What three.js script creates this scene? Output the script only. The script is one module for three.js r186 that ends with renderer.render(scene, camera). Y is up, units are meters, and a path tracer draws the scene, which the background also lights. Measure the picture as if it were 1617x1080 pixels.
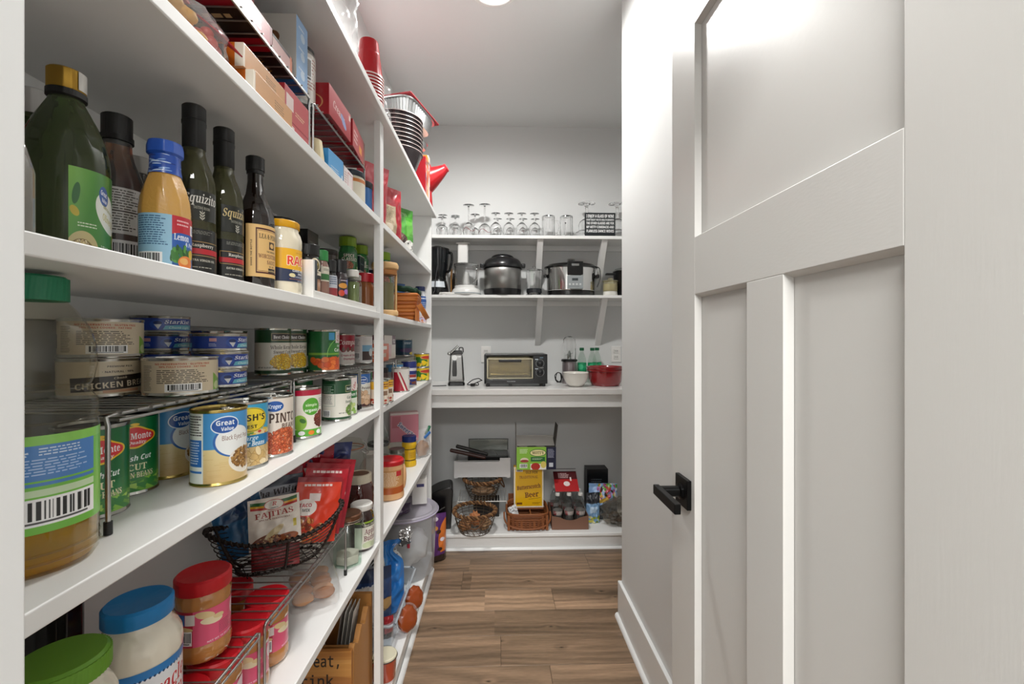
import * as THREE from 'three';
import { RoundedBoxGeometry } from 'three/addons/geometries/RoundedBoxGeometry.js';
import { mergeGeometries, toCreasedNormals, mergeVertices } from 'three/addons/utils/BufferGeometryUtils.js';
import { RectAreaLightUniformsLib } from 'three/addons/lights/RectAreaLightUniformsLib.js';
import { ImprovedNoise } from 'three/addons/math/ImprovedNoise.js';

/* ---------- camera, lights, exposure (y up, metres; the pantry runs from the door towards -z) ---------- */
const scene = new THREE.Scene();
scene.background = new THREE.Color(0x0b0b0c);
const camera = new THREE.PerspectiveCamera(2 * Math.atan(540 / 700) * 180 / Math.PI, 1617 / 1080, 0.02, 30);
camera.position.set(0, 1.268, 0);
camera.rotation.y = -0.0307;
camera.setViewOffset(1617, 1080, 0, 3, 1617, 1080);
const renderer = new THREE.WebGLRenderer();
renderer.toneMapping = THREE.LinearToneMapping;
renderer.toneMappingExposure = 1.0;
renderer.shadowMap.enabled = true;
RectAreaLightUniformsLib.init();
const LIGHT = { pantry: 10.5, hall: 44 };

/* ---------- helpers ---------- */
const V = (x, y, z) => new THREE.Vector3(x, y, z);
let seed = 7;
const rnd = (a = 0, b = 1) => { seed = (seed * 1664525 + 1013904223) >>> 0; return a + (b - a) * seed / 4294967296; };
const noise = new ImprovedNoise();
const mats = new Map();
function M(color, rough = 0.5, o = {}) {
  const k = color + '|' + rough + JSON.stringify(o);
  if (!mats.has(k)) mats.set(k, new THREE.MeshPhysicalMaterial({ color, roughness: rough, ...o, ...(o.attenuationColor ? { attenuationColor: new THREE.Color(o.attenuationColor) } : {}) }));
  return mats.get(k);
}
const METAL = (c = 0xc8c8c6, r = 0.25) => M(c, r, { metalness: 1 });
const GLASS = M(0xffffff, 0.02, { transmission: 1, thickness: 0, ior: 1.45, specularIntensity: 1 });
const PLASTIC = (c = 0xffffff, t = 0.9, r = 0.08) => M(c, r, { transmission: t, thickness: 0, ior: 1.4 });
const counts = {};
function numbered(n) { const k = counts[n] = (counts[n] ?? -1) + 1; return k ? n + '_' + String(k).padStart(3, '0') : n; }
function tag(o, name, label, category, group) {
  o.name = numbered(name); o.userData = { label, category };
  if (group) o.userData.group = group;
  if (!o.parent) scene.add(o);
  return o;
}
function thing(name, label, category, x, y, d, turn = 0, group) {
  const o = tag(new THREE.Group(), name, label, category, group);
  o.position.set(x, y, -d); o.rotation.y = turn;
  return o;
}
function part(parent, name, geo, mat, label) {
  const m = new THREE.Mesh(geo, mat); m.name = name;
  if (label) m.userData = { label };
  parent.add(m); return m;
}
function struct(name, geo, mat) { const m = new THREE.Mesh(geo, mat); m.name = name; m.userData = { kind: 'structure' }; scene.add(m); return m; }
function box(x0, x1, y0, y1, d0, d1, r = 0) {
  const w = x1 - x0, h = y1 - y0, l = d1 - d0;
  const g = r ? new RoundedBoxGeometry(w, h, l, 2, r) : new THREE.BoxGeometry(w, h, l);
  return g.translate((x0 + x1) / 2, (y0 + y1) / 2, -(d0 + d1) / 2);
}
const cube = (w, h, l, r = 0, seg = 2) => r ? new RoundedBoxGeometry(w, h, l, seg, Math.min(r, w / 2.01, h / 2.01, l / 2.01)) : new THREE.BoxGeometry(w, h, l);
function merge(...gs) {
  return mergeGeometries(gs.flat().map((g) => { const n = g.index ? g.toNonIndexed() : g.clone(); for (const k of Object.keys(n.attributes)) if (!['position', 'normal', 'uv'].includes(k)) n.deleteAttribute(k); n.clearGroups?.(); return n; }));
}
const crease = (g, a = 0.7) => toCreasedNormals(g, a);
function lat(pts, seg = 40) { return crease(new THREE.LatheGeometry(pts.map((p) => new THREE.Vector2(Math.max(p[0], 0.00001), p[1])), seg)); }
function tube(pts, r, seg = 0, rs = 6, closed = false) {
  const c = new THREE.CatmullRomCurve3(pts.map((p) => p.isVector3 ? p : V(...p)), closed, 'catmullrom', 0.3);
  return new THREE.TubeGeometry(c, seg || pts.length * 6, r, rs, closed);
}
function rod(a, b, r, rs = 6) {
  a = a.isVector3 ? a : V(...a); b = b.isVector3 ? b : V(...b);
  const d = b.clone().sub(a), g = new THREE.CylinderGeometry(r, r, d.length(), rs, 1);
  g.applyQuaternion(new THREE.Quaternion().setFromUnitVectors(V(0, 1, 0), d.normalize()));
  return g.translate((a.x + b.x) / 2, (a.y + b.y) / 2, (a.z + b.z) / 2);
}
function ring(r, t, y = 0, seg = 40, rs = 6) { return new THREE.TorusGeometry(r, t, rs, seg).rotateX(Math.PI / 2).translate(0, y, 0); }
function prism(pts, depth, bevel = 0) {          // outline in x,y extruded along z, centred
  const s = new THREE.Shape(pts.map((p) => new THREE.Vector2(...p)));
  return new THREE.ExtrudeGeometry(s, { depth, bevelEnabled: bevel > 0, bevelThickness: bevel, bevelSize: bevel, bevelSegments: 1, steps: 1 }).translate(0, 0, -depth / 2);
}
function rrect(w, h, r) {
  const s = new THREE.Shape(), x = -w / 2, y = -h / 2;
  s.moveTo(x + r, y); s.lineTo(x + w - r, y); s.quadraticCurveTo(x + w, y, x + w, y + r); s.lineTo(x + w, y + h - r); s.quadraticCurveTo(x + w, y + h, x + w - r, y + h);
  s.lineTo(x + r, y + h); s.quadraticCurveTo(x, y + h, x, y + h - r); s.lineTo(x, y + r); s.quadraticCurveTo(x, y, x + r, y); return s;
}

const CRYSTAL = M(0xffffff, 0.01, { transmission: 1, thickness: 0.002, ior: 1.5 });
// closed glass wall: an outer profile and the same profile pushed inwards
function shell(prof, th = 0.0014, seg = 40) { const inner = prof.map(([r, y], i) => [Math.max(0, r - th), i === prof.length - 1 && r < 0.001 ? y - th : y]).reverse(); return lat([...prof, ...inner, prof[0]], seg); }

/* ---------- printed artwork: every label is drawn on one of a few sheets ---------- */
const pages = [];
function art(w, h, draw) {
  w = Math.ceil(w); h = Math.ceil(h);
  let p = pages[pages.length - 1];
  const fits = () => { if (p.x + w + 6 > 2048) { p.x = 0; p.y += p.row + 6; p.row = 0; } return p.y + h + 6 <= 2048; };
  if (!p || !fits()) {
    const cv = document.createElement('canvas'); cv.width = cv.height = 2048;
    p = { cv, c: cv.getContext('2d'), x: 0, y: 0, row: 0 }; pages.push(p);
    p.tex = new THREE.CanvasTexture(cv); p.tex.colorSpace = THREE.SRGBColorSpace; p.tex.magFilter = THREE.LinearFilter;
    p.paper = new THREE.MeshPhysicalMaterial({ map: p.tex, roughness: 0.55 });
    p.gloss = new THREE.MeshPhysicalMaterial({ map: p.tex, roughness: 0.28, clearcoat: 0.3, clearcoatRoughness: 0.2 });
    p.film = new THREE.MeshPhysicalMaterial({ map: p.tex, roughness: 0.33, clearcoat: 0.5, clearcoatRoughness: 0.25 });
    fits();
  }
  const c = p.c, x = p.x, y = p.y;
  c.save(); c.beginPath(); c.rect(x, y, w, h); c.clip(); c.translate(x, y);
  c.textAlign = 'center'; c.textBaseline = 'middle';
  draw(c, w, h); c.restore();
  p.x += w + 6; p.row = Math.max(p.row, h);
  return { page: p, u0: (x + 1) / 2048, u1: (x + w - 1) / 2048, v0: 1 - (y + h - 1) / 2048, v1: 1 - (y + 1) / 2048, w, h };
}
function remap(g, a, start = 0, count = g.attributes.uv.count) {
  const uv = g.attributes.uv;
  for (let i = start; i < start + count; i++) uv.setXY(i, a.u0 + uv.getX(i) * (a.u1 - a.u0), a.v0 + uv.getY(i) * (a.v1 - a.v0));
  return g;
}
const fill = (c, col, x, y, w, h) => { c.fillStyle = col; c.fillRect(x, y, w, h); };
function oval(c, col, x, y, rx, ry, rot = 0, stroke, lw) { c.beginPath(); c.ellipse(x, y, rx, ry, rot, 0, 7); if (col) { c.fillStyle = col; c.fill(); } if (stroke) { c.strokeStyle = stroke; c.lineWidth = lw; c.stroke(); } }
function text(c, s, x, y, size, col = '#000', o = {}) {   // o: font, w (fit to this width), rot, stroke, lw, align, skew
  c.save(); c.translate(x, y); if (o.rot) c.rotate(o.rot); if (o.skew) c.transform(1, 0, -o.skew, 1, 0, 0);
  c.font = (o.i ? 'italic ' : '') + (o.thin ? '' : 'bold ') + size + 'px ' + (o.font || 'sans-serif'); c.textAlign = o.align || 'center';
  if (o.w) { const m = c.measureText(s).width; c.scale(o.w / m, 1); }
  if (o.stroke) { c.lineJoin = 'round'; c.strokeStyle = o.stroke; c.lineWidth = o.lw || 4; c.strokeText(s, 0, 0); }
  c.fillStyle = col; c.fillText(s, 0, 0); c.restore();
}
function bars(c, x, y, w, h) { fill(c, '#fff', x, y, w, h); let p = x + w * 0.08; while (p < x + w * 0.92) { const b = rnd(1, w * 0.05); fill(c, '#222', p, y + h * 0.1, b, h * 0.68); p += b + rnd(1.2, w * 0.045); } fill(c, '#555', x + w * 0.12, y + h * 0.84, w * 0.76, h * 0.07); }
function lines(c, x, y, w, h, n, col = '#333') { const s = h / n; for (let i = 0; i < n; i++) { let p = x; const e = x + w * rnd(0.75, 1); while (p < e) { const q = rnd(w * 0.05, w * 0.17); fill(c, col, p, y + i * s, Math.min(q, e - p), s * 0.42); p += q + w * 0.025; } } }
function beans(c, x, y, rx, ry, n, cols, s) { for (let i = 0; i < n; i++) { const a = rnd(0, 6.28), q = Math.sqrt(rnd()); const px = x + Math.cos(a) * q * rx, py = y + Math.sin(a) * q * ry; c.save(); c.translate(px, py); c.rotate(rnd(0, 3)); oval(c, cols[i % cols.length], 0, 0, s, s * 0.66, 0, 'rgba(60,25,5,.45)', s * 0.14); oval(c, 'rgba(255,255,255,.35)', -s * 0.25, -s * 0.2, s * 0.3, s * 0.14); c.restore(); } }

/* ---------- generic containers ---------- */
function rAt(prof, y) { for (let i = 1; i < prof.length; i++) { const [r0, y0] = prof[i - 1], [r1, y1] = prof[i]; if (y >= y0 && y <= y1 && y1 > y0) return r0 + (r1 - r0) * (y - y0) / (y1 - y0); } return prof[prof.length - 1][0]; }
// A printed band that follows a body of revolution; angle 0 faces +x (the aisle), positive angles turn towards the door end (+z).
function band(prof, y0, y1, mid, span, a, off = 0.0005, nu = 28, nv = 6) {
  const P = [], U = [], I = [];
  for (let j = 0; j <= nv; j++) for (let i = 0; i <= nu; i++) {
    const y = y0 + (y1 - y0) * j / nv, t = mid + span / 2 - span * i / nu, r = rAt(prof, y) + off;
    P.push(r * Math.cos(t), y, r * Math.sin(t)); U.push(i / nu, j / nv);
  }
  for (let j = 0; j < nv; j++) for (let i = 0; i < nu; i++) { const q = j * (nu + 1) + i; I.push(q, q + 1, q + nu + 2, q, q + nu + 2, q + nu + 1); }
  const g = new THREE.BufferGeometry();
  g.setAttribute('position', new THREE.Float32BufferAttribute(P, 3)); g.setAttribute('uv', new THREE.Float32BufferAttribute(U, 2)); g.setIndex(I); g.computeVertexNormals();
  return a ? remap(g, a) : g;
}
function lidGeo(r, h, bev = 0.002, knurl = 0) {
  if (!knurl) return lat([[0, 0], [r - bev * 0.3, 0], [r, bev * 0.4], [r, h - bev], [r - bev, h], [r - bev * 1.6, h], [r - bev * 2.2, h - bev * 0.35], [0, h - bev * 0.35]], 48);
  const g = new THREE.CylinderGeometry(r, r, h - bev, knurl * 2, 1, false).translate(0, (h - bev) / 2, 0), p = g.attributes.position;
  for (let i = 0; i < p.count; i++) { const a = Math.atan2(p.getZ(i), p.getX(i)), k = Math.round(a / Math.PI * knurl) % 2 ? 0.975 : 1; p.setX(i, p.getX(i) * k); p.setZ(i, p.getZ(i) * k); }
  g.computeVertexNormals();
  return merge(g, lat([[r * 0.97, h - bev * 1.2], [r - bev * 1.5, h], [0, h]], 40));
}
// o: n,l,c,g name label category group; x,y,d base; body profile, mat; fill {prof, mat}; lid {r,h,y,mat,knurl,label}; bands [{y0,y1,mid,span,art,mat,name}]
function vessel(o) {
  const t = thing(o.n, o.l, o.c, o.x, o.y, o.d, o.turn || 0, o.g);
  part(t, o.bodyName || 'body', lat(o.body, o.seg || 44), o.mat, o.bodyLabel);
  if (o.fill) part(t, o.fill.name || 'contents', lat(o.fill.prof, 36), o.fill.mat);
  if (o.lid) part(t, o.lid.name || 'lid', lidGeo(o.lid.r, o.lid.h, o.lid.bev || 0.0015, o.lid.knurl).translate(0, o.lid.y, 0), o.lid.mat, o.lid.label);
  for (const b of o.bands || []) part(t, b.name || 'paper_label', band(b.prof || o.body, b.y0, b.y1, b.mid ?? 0.5, b.span ?? 2.2, b.art, b.off), b.mat || b.art.page[b.fin || 'gloss']);
  return t;
}
// box with print on any face: faces = { px, nx, py, ny, pz, nz } of art or colour
function carton(w, h, l, faces, base = '#b08a5a', r = 0.0012, fin = 'gloss') {
  const g = new RoundedBoxGeometry(w, h, l, 2, r), n = g.attributes.position.count / 6, list = [];
  ['px', 'nx', 'py', 'ny', 'pz', 'nz'].forEach((k, i) => { const f = faces[k] ?? base; if (f.page) { remap(g, f, i * n, n); list.push(f.page[fin]); } else list.push(M(f, 0.45)); });
  g.clearGroups(); for (let i = 0; i < 6; i++) g.addGroup(i * n, n, i);
  return new THREE.Mesh(g.translate(0, h / 2, 0), list);
}
function boxThing(n, l, c, x, y, d, w, h, len, faces, base, turn = 0, g, fin) {
  const m = tag(carton(w, h, len, faces, base, 0.0012, fin), n, l, c, g); m.position.set(x, y, -d); m.rotation.y = turn; return m;
}
// sealed film bag: front faces +z; w,h,t size, base gusset 0..1, wrinkle amount
function bagGeo(w, h, t, o = {}) {
  const nu = o.nu || 22, nv = o.nv || 26, P = [], U = [], I = [], wr = o.wrinkle ?? 0.004, sd = o.seed ?? rnd(0, 50), gus = o.gusset ?? 0;
  for (const side of [1, -1]) {
    const base = P.length / 3;
    for (let j = 0; j <= nv; j++) for (let i = 0; i <= nu; i++) {
      const u = i / nu, v = j / nv, cu = Math.pow(Math.max(0, 1 - Math.pow(Math.abs(2 * u - 1), 2.6)), 0.6);
      const up = Math.pow(Math.sin(Math.PI * Math.min(1, 0.5 + 0.5 * Math.max(0, (v - (o.belly ?? 0.3)) / (0.94 - (o.belly ?? 0.3))))), 0.8) * (v > 0.94 ? 0 : 1);
      const low = v < (o.belly ?? 0.3) ? gus + (1 - gus) * Math.sin(Math.PI / 2 * v / (o.belly ?? 0.3)) : up;
      let z = side * t / 2 * cu * low;
      const k = Math.min(1, Math.min(u, 1 - u) * 8 + 0.15);
      z += wr * k * (noise.noise(u * 5 + sd, v * 6, sd) + 0.6 * noise.noise(u * 11, v * 13 + sd, side * 3 + sd)) * (v > 0.93 ? 0.4 : 1);
      z += wr * 0.9 * k * (0.22 - Math.abs(noise.noise(u * 7 + sd, v * 8, sd + 11))) * (v > 0.93 ? 0.3 : 1);
      if (v > 0.94 || (v < 0.02 && !gus)) z += side * 0.0004;
      const pinch = 1 - (o.neck ?? 0) * Math.exp(-Math.pow((v - (o.neckAt ?? 0.8)) / 0.1, 2)) - (o.taper ?? 0) * v;
      P.push((u - 0.5) * w * pinch * (1 - 0.03 * cu * low), v * h, z + (o.lean ?? 0) * v * v); U.push(side > 0 ? u : 1 - u, v);
    }
    for (let j = 0; j < nv; j++) for (let i = 0; i < nu; i++) { const q = base + j * (nu + 1) + i; side > 0 ? I.push(q, q + 1, q + nu + 2, q, q + nu + 2, q + nu + 1) : I.push(q, q + nu + 2, q + 1, q, q + nu + 1, q + nu + 2); }
  }
  if (gus) { const n = (nu + 1) * (nv + 1); for (let i = 0; i < nu; i++) I.push(i, n + i, n + i + 1, i, n + i + 1, i + 1); }
  const g = new THREE.BufferGeometry();
  g.setAttribute('position', new THREE.Float32BufferAttribute(P, 3)); g.setAttribute('uv', new THREE.Float32BufferAttribute(U, 2)); g.setIndex(I); g.computeVertexNormals();
  return g;
}
function bagThing(n, l, c, x, y, d, turn, w, h, t, a, o = {}) {
  const m = new THREE.Mesh(a.page ? remap(bagGeo(w, h, t, o), a) : bagGeo(w, h, t, o), a.page ? a.page[o.fin || 'film'] : a);
  tag(m, n, l, c, o.g); m.position.set(x, y, -d); m.rotation.set(o.tx || 0, turn, o.tz || 0, 'YXZ'); return m;
}
function blob(rx, ry, rz, amp, freq, sd, det = 4) {      // lumpy closed body
  const g = mergeVertices(new THREE.IcosahedronGeometry(1, det).deleteAttribute('uv').deleteAttribute('normal')), p = g.attributes.position, v = V();
  for (let i = 0; i < p.count; i++) { v.fromBufferAttribute(p, i); const k = 1 + amp * noise.noise(v.x * freq + sd, v.y * freq, v.z * freq - sd); p.setXYZ(i, v.x * rx * k, v.y * ry * k, v.z * rz * k); }
  const uv = []; for (let i = 0; i < p.count; i++) uv.push(0.5 + p.getX(i) / rx / 2.4, 0.5 + p.getY(i) / ry / 2.4);
  g.setAttribute('uv', new THREE.Float32BufferAttribute(uv, 2)); g.computeVertexNormals(); return g;
}

/* ---------- the room ---------- */
const CEIL = 2.82, XW = -0.656, BACK = 3.22;
function paintTex(base, amp, n = 256) {
  const d = new Uint8Array(n * n * 4);
  for (let i = 0; i < n * n; i++) { const v = base + amp * (rnd() - 0.5) + amp * noise.noise((i % n) / 18, Math.floor(i / n) / 18, 3); d[i * 4] = d[i * 4 + 1] = d[i * 4 + 2] = v; d[i * 4 + 3] = 255; }
  const t = new THREE.DataTexture(d, n, n); t.wrapS = t.wrapT = THREE.RepeatWrapping; t.magFilter = THREE.LinearFilter; t.repeat.set(3, 3); t.needsUpdate = true; return t;
}
const grain = paintTex(128, 60);
const wallMat = new THREE.MeshPhysicalMaterial({ color: 0xdadbda, roughness: 0.6, bumpMap: grain, bumpScale: 0.0003 });
const ceilMat = new THREE.MeshPhysicalMaterial({ color: 0xe2e3e2, roughness: 0.85 });
const shelfMat = new THREE.MeshPhysicalMaterial({ color: 0xefefed, roughness: 0.35 });
const doorMat = new THREE.MeshPhysicalMaterial({ color: 0xd0cfcb, roughness: 0.32, bumpMap: grain, bumpScale: 0.00012 });
const trimMat = new THREE.MeshPhysicalMaterial({ color: 0xe8e9e8, roughness: 0.3 });

struct('wall_left', box(XW - 0.12, XW, 0, CEIL, 0.19, BACK), wallMat);
struct('wall_back', box(XW - 0.12, 1.42, 0, CEIL, BACK, BACK + 0.12), wallMat);
struct('wall_right', box(0.563, 1.3, 0, CEIL, 0.19, 2.006), wallMat);
struct('wall_alcove', box(1.3, 1.42, 0, CEIL, 1.88, BACK), wallMat);
struct('wall_front', merge(box(-0.776, -0.327, 0, CEIL, 0.19, 0.295), box(0.44, 0.563, 0, CEIL, 0.19, 0.295), box(-0.327, 0.44, 2.07, CEIL, 0.19, 0.295)), wallMat);
struct('trim_1', merge(box(-0.327, -0.309, 0, 2.052, 0.185, 0.30, 0.002), box(0.435, 0.45, 0, 2.052, 0.185, 0.30, 0.002), box(-0.327, 0.45, 2.052, 2.07, 0.185, 0.30, 0.002)), trimMat);
struct('ceiling', box(-2.9, 2.9, CEIL, CEIL + 0.12, -3.4, BACK + 0.12), ceilMat);
struct('baseboard_right', merge(box(0.548, 0.563, 0, 0.165, 0.31, 2.021, 0.003), box(0.563, 1.3, 0, 0.165, 2.006, 2.021, 0.003)), trimMat);
struct('trim_2', merge(lat([[0, 0], [0.014, 0], [0.0125, 0.008], [0.008, 0.0145], [0, 0.017]], 16).translate(0.548, 0, -2.02), tubeQuarter(0.548, 0.31, 2.02)), trimMat);
function tubeQuarter(x, d0, d1) {
  const s = new THREE.Shape(); s.moveTo(0, 0); s.lineTo(-0.014, 0); s.quadraticCurveTo(-0.0125, 0.0145, 0, 0.017); s.lineTo(0, 0);
  return new THREE.ExtrudeGeometry(s, { depth: d1 - d0, bevelEnabled: false, curveSegments: 6 }).translate(x, 0, -d1);
}
// the hall behind the camera
struct('wall_hall', merge(box(-2.9, -0.776, 0, CEIL, 0.19, 0.295), box(1.3, 2.9, 0, CEIL, 0.19, 0.295), box(-2.9, -2.78, 0, CEIL, -3.4, 0.19), box(2.78, 2.9, 0, CEIL, -3.4, 0.19), box(-2.9, 2.9, 0, CEIL, -3.4, -3.28)), wallMat);

/* floor: planks laid across the pantry, each its own board */
const WT = 1024, plankTex = (() => {
  const n = WT, d = new Uint8Array(n * n * 4);
  for (let row = 0; row < 8; row++) {
    const tone = [0.95, 1.08, 0.82, 1.0, 1.16, 0.86, 1.06, 0.92][row], sd = row * 7.3, cx = 0.25 + 0.5 * ((row * 0.37) % 1), knots = [[rnd(0.1, 0.9), rnd(0.25, 0.75)], [rnd(0.1, 0.9), rnd(0.2, 0.8)]];
    for (let y = 0; y < 128; y++) for (let x = 0; x < n; x++) {
      const u = x / n * 1.22, v = y / 128 * 0.178;
      let warp = v * 60 + 2.2 * noise.noise(u * 1.6, v * 5, sd) + 0.8 * noise.noise(u * 5, v * 16, sd + 9);
      const arch = Math.abs(v - 0.089 - 0.02 * noise.noise(u * 1.2, 0, sd)) * 70 + Math.pow(Math.abs(u - cx * 1.22) * 3.2, 1.4);
      if (row % 2) warp = warp * 0.45 + arch * 0.8;
      for (const [kx, ky] of knots) { const q = Math.hypot((u - kx * 1.22) * 0.5, v - ky * 0.178); warp += 2.2 * Math.exp(-q * q / 0.00022); }
      const g1 = 0.5 + 0.5 * Math.sin(warp * 2.4), fine = noise.noise(u * 9, v * 420, sd + 3), fib = noise.noise(u * 40, v * 1200, sd + 5), broad = noise.noise(u * 1.1, v * 11, sd + 20);
      let k = tone * (0.85 + 0.16 * g1 + 0.18 * fine + 0.1 * fib + 0.34 * broad);
      for (const [kx, ky] of knots) { const q = Math.hypot((u - kx * 1.22) * 0.45, v - ky * 0.178); k *= 1 - 0.55 * Math.exp(-q * q / 0.000014); }
      const i = ((row * 128 + y) * n + x) * 4;
      d[i] = Math.min(255, 134 * k + 6); d[i + 1] = Math.min(255, 111 * k + 4); d[i + 2] = Math.min(255, 92 * k); d[i + 3] = 255;
    }
  }
  const t = new THREE.DataTexture(d, n, n); t.colorSpace = THREE.SRGBColorSpace; t.magFilter = THREE.LinearFilter; t.wrapS = THREE.RepeatWrapping; t.needsUpdate = true; return t;
})();
const plankMat = new THREE.MeshPhysicalMaterial({ map: plankTex, roughness: 0.36 });
const floor = struct('floor', box(-2.9, 2.9, -0.1, -0.0045, -3.4, BACK + 0.12), M(0x4a3a2e, 0.7));
function plankGeo(w, l, strip, u0) {
  const g = new RoundedBoxGeometry(w, 0.005, l, 1, 0.0011), p = g.attributes.position, uv = g.attributes.uv;
  for (let i = 0; i < p.count; i++) uv.setXY(i, u0 + p.getX(i) / 1.22, (strip + 0.5 + 0.97 * p.getZ(i) / 0.178) / 8);
  return g.translate(0, -0.002, 0);
}
{
  const joints = { 0: 0.13, 1: -0.33, 2: 0.35, 3: -0.42, 4: 0.31, 5: -0.17, 6: 0.56, 7: 0.21, 8: 0.02, 9: -0.3 };
  let n = 0;
  for (let k = -2; k < 10; k++) {
    const d0 = 1.369 + 0.178 * (k - 1), j = { [-2]: 0.3, [-1]: -0.2, 0: 0.45, 1: 0.1 }[k] ?? null;
    const map = { 2: 0.2, 3: 0.01, 4: -0.38, 5: 0.27, 6: -0.19, 7: 0.51, 8: 0.2, 9: -0.2 };
    const jx = j ?? map[k];
    let cuts = [jx - 2.44, jx - 1.22, jx, jx + 1.22, jx + 2.44].filter((x) => x > XW && x < 1.3); cuts = [XW, ...cuts, 1.3];
    for (let i = 0; i + 1 < cuts.length; i++) {
      const a = cuts[i] + 0.0006, b = cuts[i + 1] - 0.0006, strip = (n * 5 + k * 3 + 8) % 8; n++;
      const m = part(floor, numbered('plank'), plankGeo(b - a, 0.1768, (strip + 8) % 8, rnd()), plankMat);
      m.position.set((a + b) / 2, 0, -(d0 + 0.089));
    }
  }
  for (let k = 0; k < 6; k++) { const m = part(floor, numbered('plank'), plankGeo(1.2, 0.1768, k % 8, 0.1 * k), plankMat); m.position.set(0, 0, -(0.924 - 0.178 * k - 0.089)); }
}

/* built-in shelving along the left wall */
const XL = -0.37, S = { A: 1.975, B: 1.65, C: 1.355, D: 1.054, E: 0.641, F: 0.1 };
{
  const t = thing('shelving_unit', 'long white painted wooden shelving unit built along the left wall', 'shelves', XW, 0, 1.4);
  const at = (x0, x1, y0, y1, d0, d1, r) => box(x0 - XW, x1 - XW, y0, y1, d0 - 1.4, d1 - 1.4, r);
  for (const [k, y] of Object.entries(S)) part(t, 'shelf', at(XW, k === 'A' ? -0.348 : k === 'F' ? -0.362 : XL, y - 0.0206, y - 0.0006, 0.31, k === 'A' ? 2.51 : 2.46, 0.0022), shelfMat);
  for (const k of ['A', 'B', 'C', 'D', 'E']) part(t, 'wall_cleat', at(XW, XW + 0.018, S[k] - 0.058, S[k] - 0.0205, 0.32, 2.46, 0.001), shelfMat);
  part(t, 'end_panel', at(XW, XL - 0.001, 0, S.A - 0.0205, 2.46, 2.48, 0.002), shelfMat);
  part(t, 'end_panel', at(XW, XL - 0.001, 0, S.A - 0.0205, 0.296, 0.31, 0.002), shelfMat);
  part(t, 'front_post', at(XL - 0.019, XL + 0.001, 0, S.A - 0.0205, 1.397, 1.437, 0.0015), shelfMat);
  part(t, 'toe_board', at(XL - 0.02, XL - 0.002, 0, 0.0795, 0.31, 2.46, 0.001), shelfMat);
  part(t, 'shoe_moulding', tubeQuarterPlus(-0.37 - XW, 0.31 - 1.4, 2.46 - 1.4), trimMat);
}
function tubeQuarterPlus(x, d0, d1) {
  const s = new THREE.Shape(); s.moveTo(0, 0); s.lineTo(0.017, 0); s.quadraticCurveTo(0.015, 0.0145, 0, 0.018); s.lineTo(0, 0);
  return new THREE.ExtrudeGeometry(s, { depth: d1 - d0, bevelEnabled: false, curveSegments: 6 }).translate(x, 0, -d1);
}

/* shelves, worktop and low platform on the back wall */
{
  const mk = (name, label, cat, y, d0, h, braces) => {
    const t = thing(name, label, cat, 0, y, d0);
    part(t, 'board', box(XW, 1.3, -h, 0, 0, BACK - d0, 0.002), shelfMat);
    part(t, 'wall_cleat', box(XW, 1.3, -h - 0.038, -h - 0.0005, BACK - d0 - 0.018, BACK - d0, 0.001), shelfMat);
    for (const bx of braces) {
      const L = BACK - d0, g = prism([[0.012, -h - 0.0005], [0.062, -h - 0.0005], [L, -0.30], [L, -0.345]], 0.04);
      g.rotateY(Math.PI / 2);                                   // outline x -> depth
      part(t, 'brace', g.translate(bx, 0, 0), shelfMat);
    }
    return t;
  };
  mk('wall_shelf', 'upper white shelf on the back wall holding the glassware', 'shelf', 1.975, 2.985, 0.022, [0.285, 0.725]);
  mk('wall_shelf', 'lower white shelf on the back wall holding the kitchen appliances', 'shelf', 1.572, 2.98, 0.019, [0.285, 0.725]);
  const w = thing('worktop', 'white painted worktop below the back wall shelves', 'counter', 0, 0.97, 2.69);
  part(w, 'top', box(XW, 1.3, -0.036, 0, 0, BACK - 2.69, 0.003), new THREE.MeshPhysicalMaterial({ color: 0xe9e7e4, roughness: 0.2 }));
  part(w, 'apron', box(XW, 1.3, -0.115, -0.0365, 0.02, 0.04, 0.002), shelfMat);
  const p = thing('platform', 'low white platform on the floor under the worktop', 'platform', 0, 0, 2.66);
  part(p, 'top', box(XW, 1.3, 0.084, 0.104, 0, BACK - 2.66, 0.004), shelfMat);
  part(p, 'riser', box(XW, 1.3, 0, 0.0838, 0.028, 0.046, 0.001), shelfMat);
  part(p, 'shoe_moulding', (() => { const s = new THREE.Shape(); s.moveTo(0, 0); s.lineTo(0.017, 0); s.quadraticCurveTo(0.015, 0.0145, 0, 0.018); s.lineTo(0, 0); return new THREE.ExtrudeGeometry(s, { depth: 1.3 - XW, bevelEnabled: false, curveSegments: 6 }).rotateY(-Math.PI / 2).translate(1.3, 0, -0.028); })(), trimMat);
}

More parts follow.
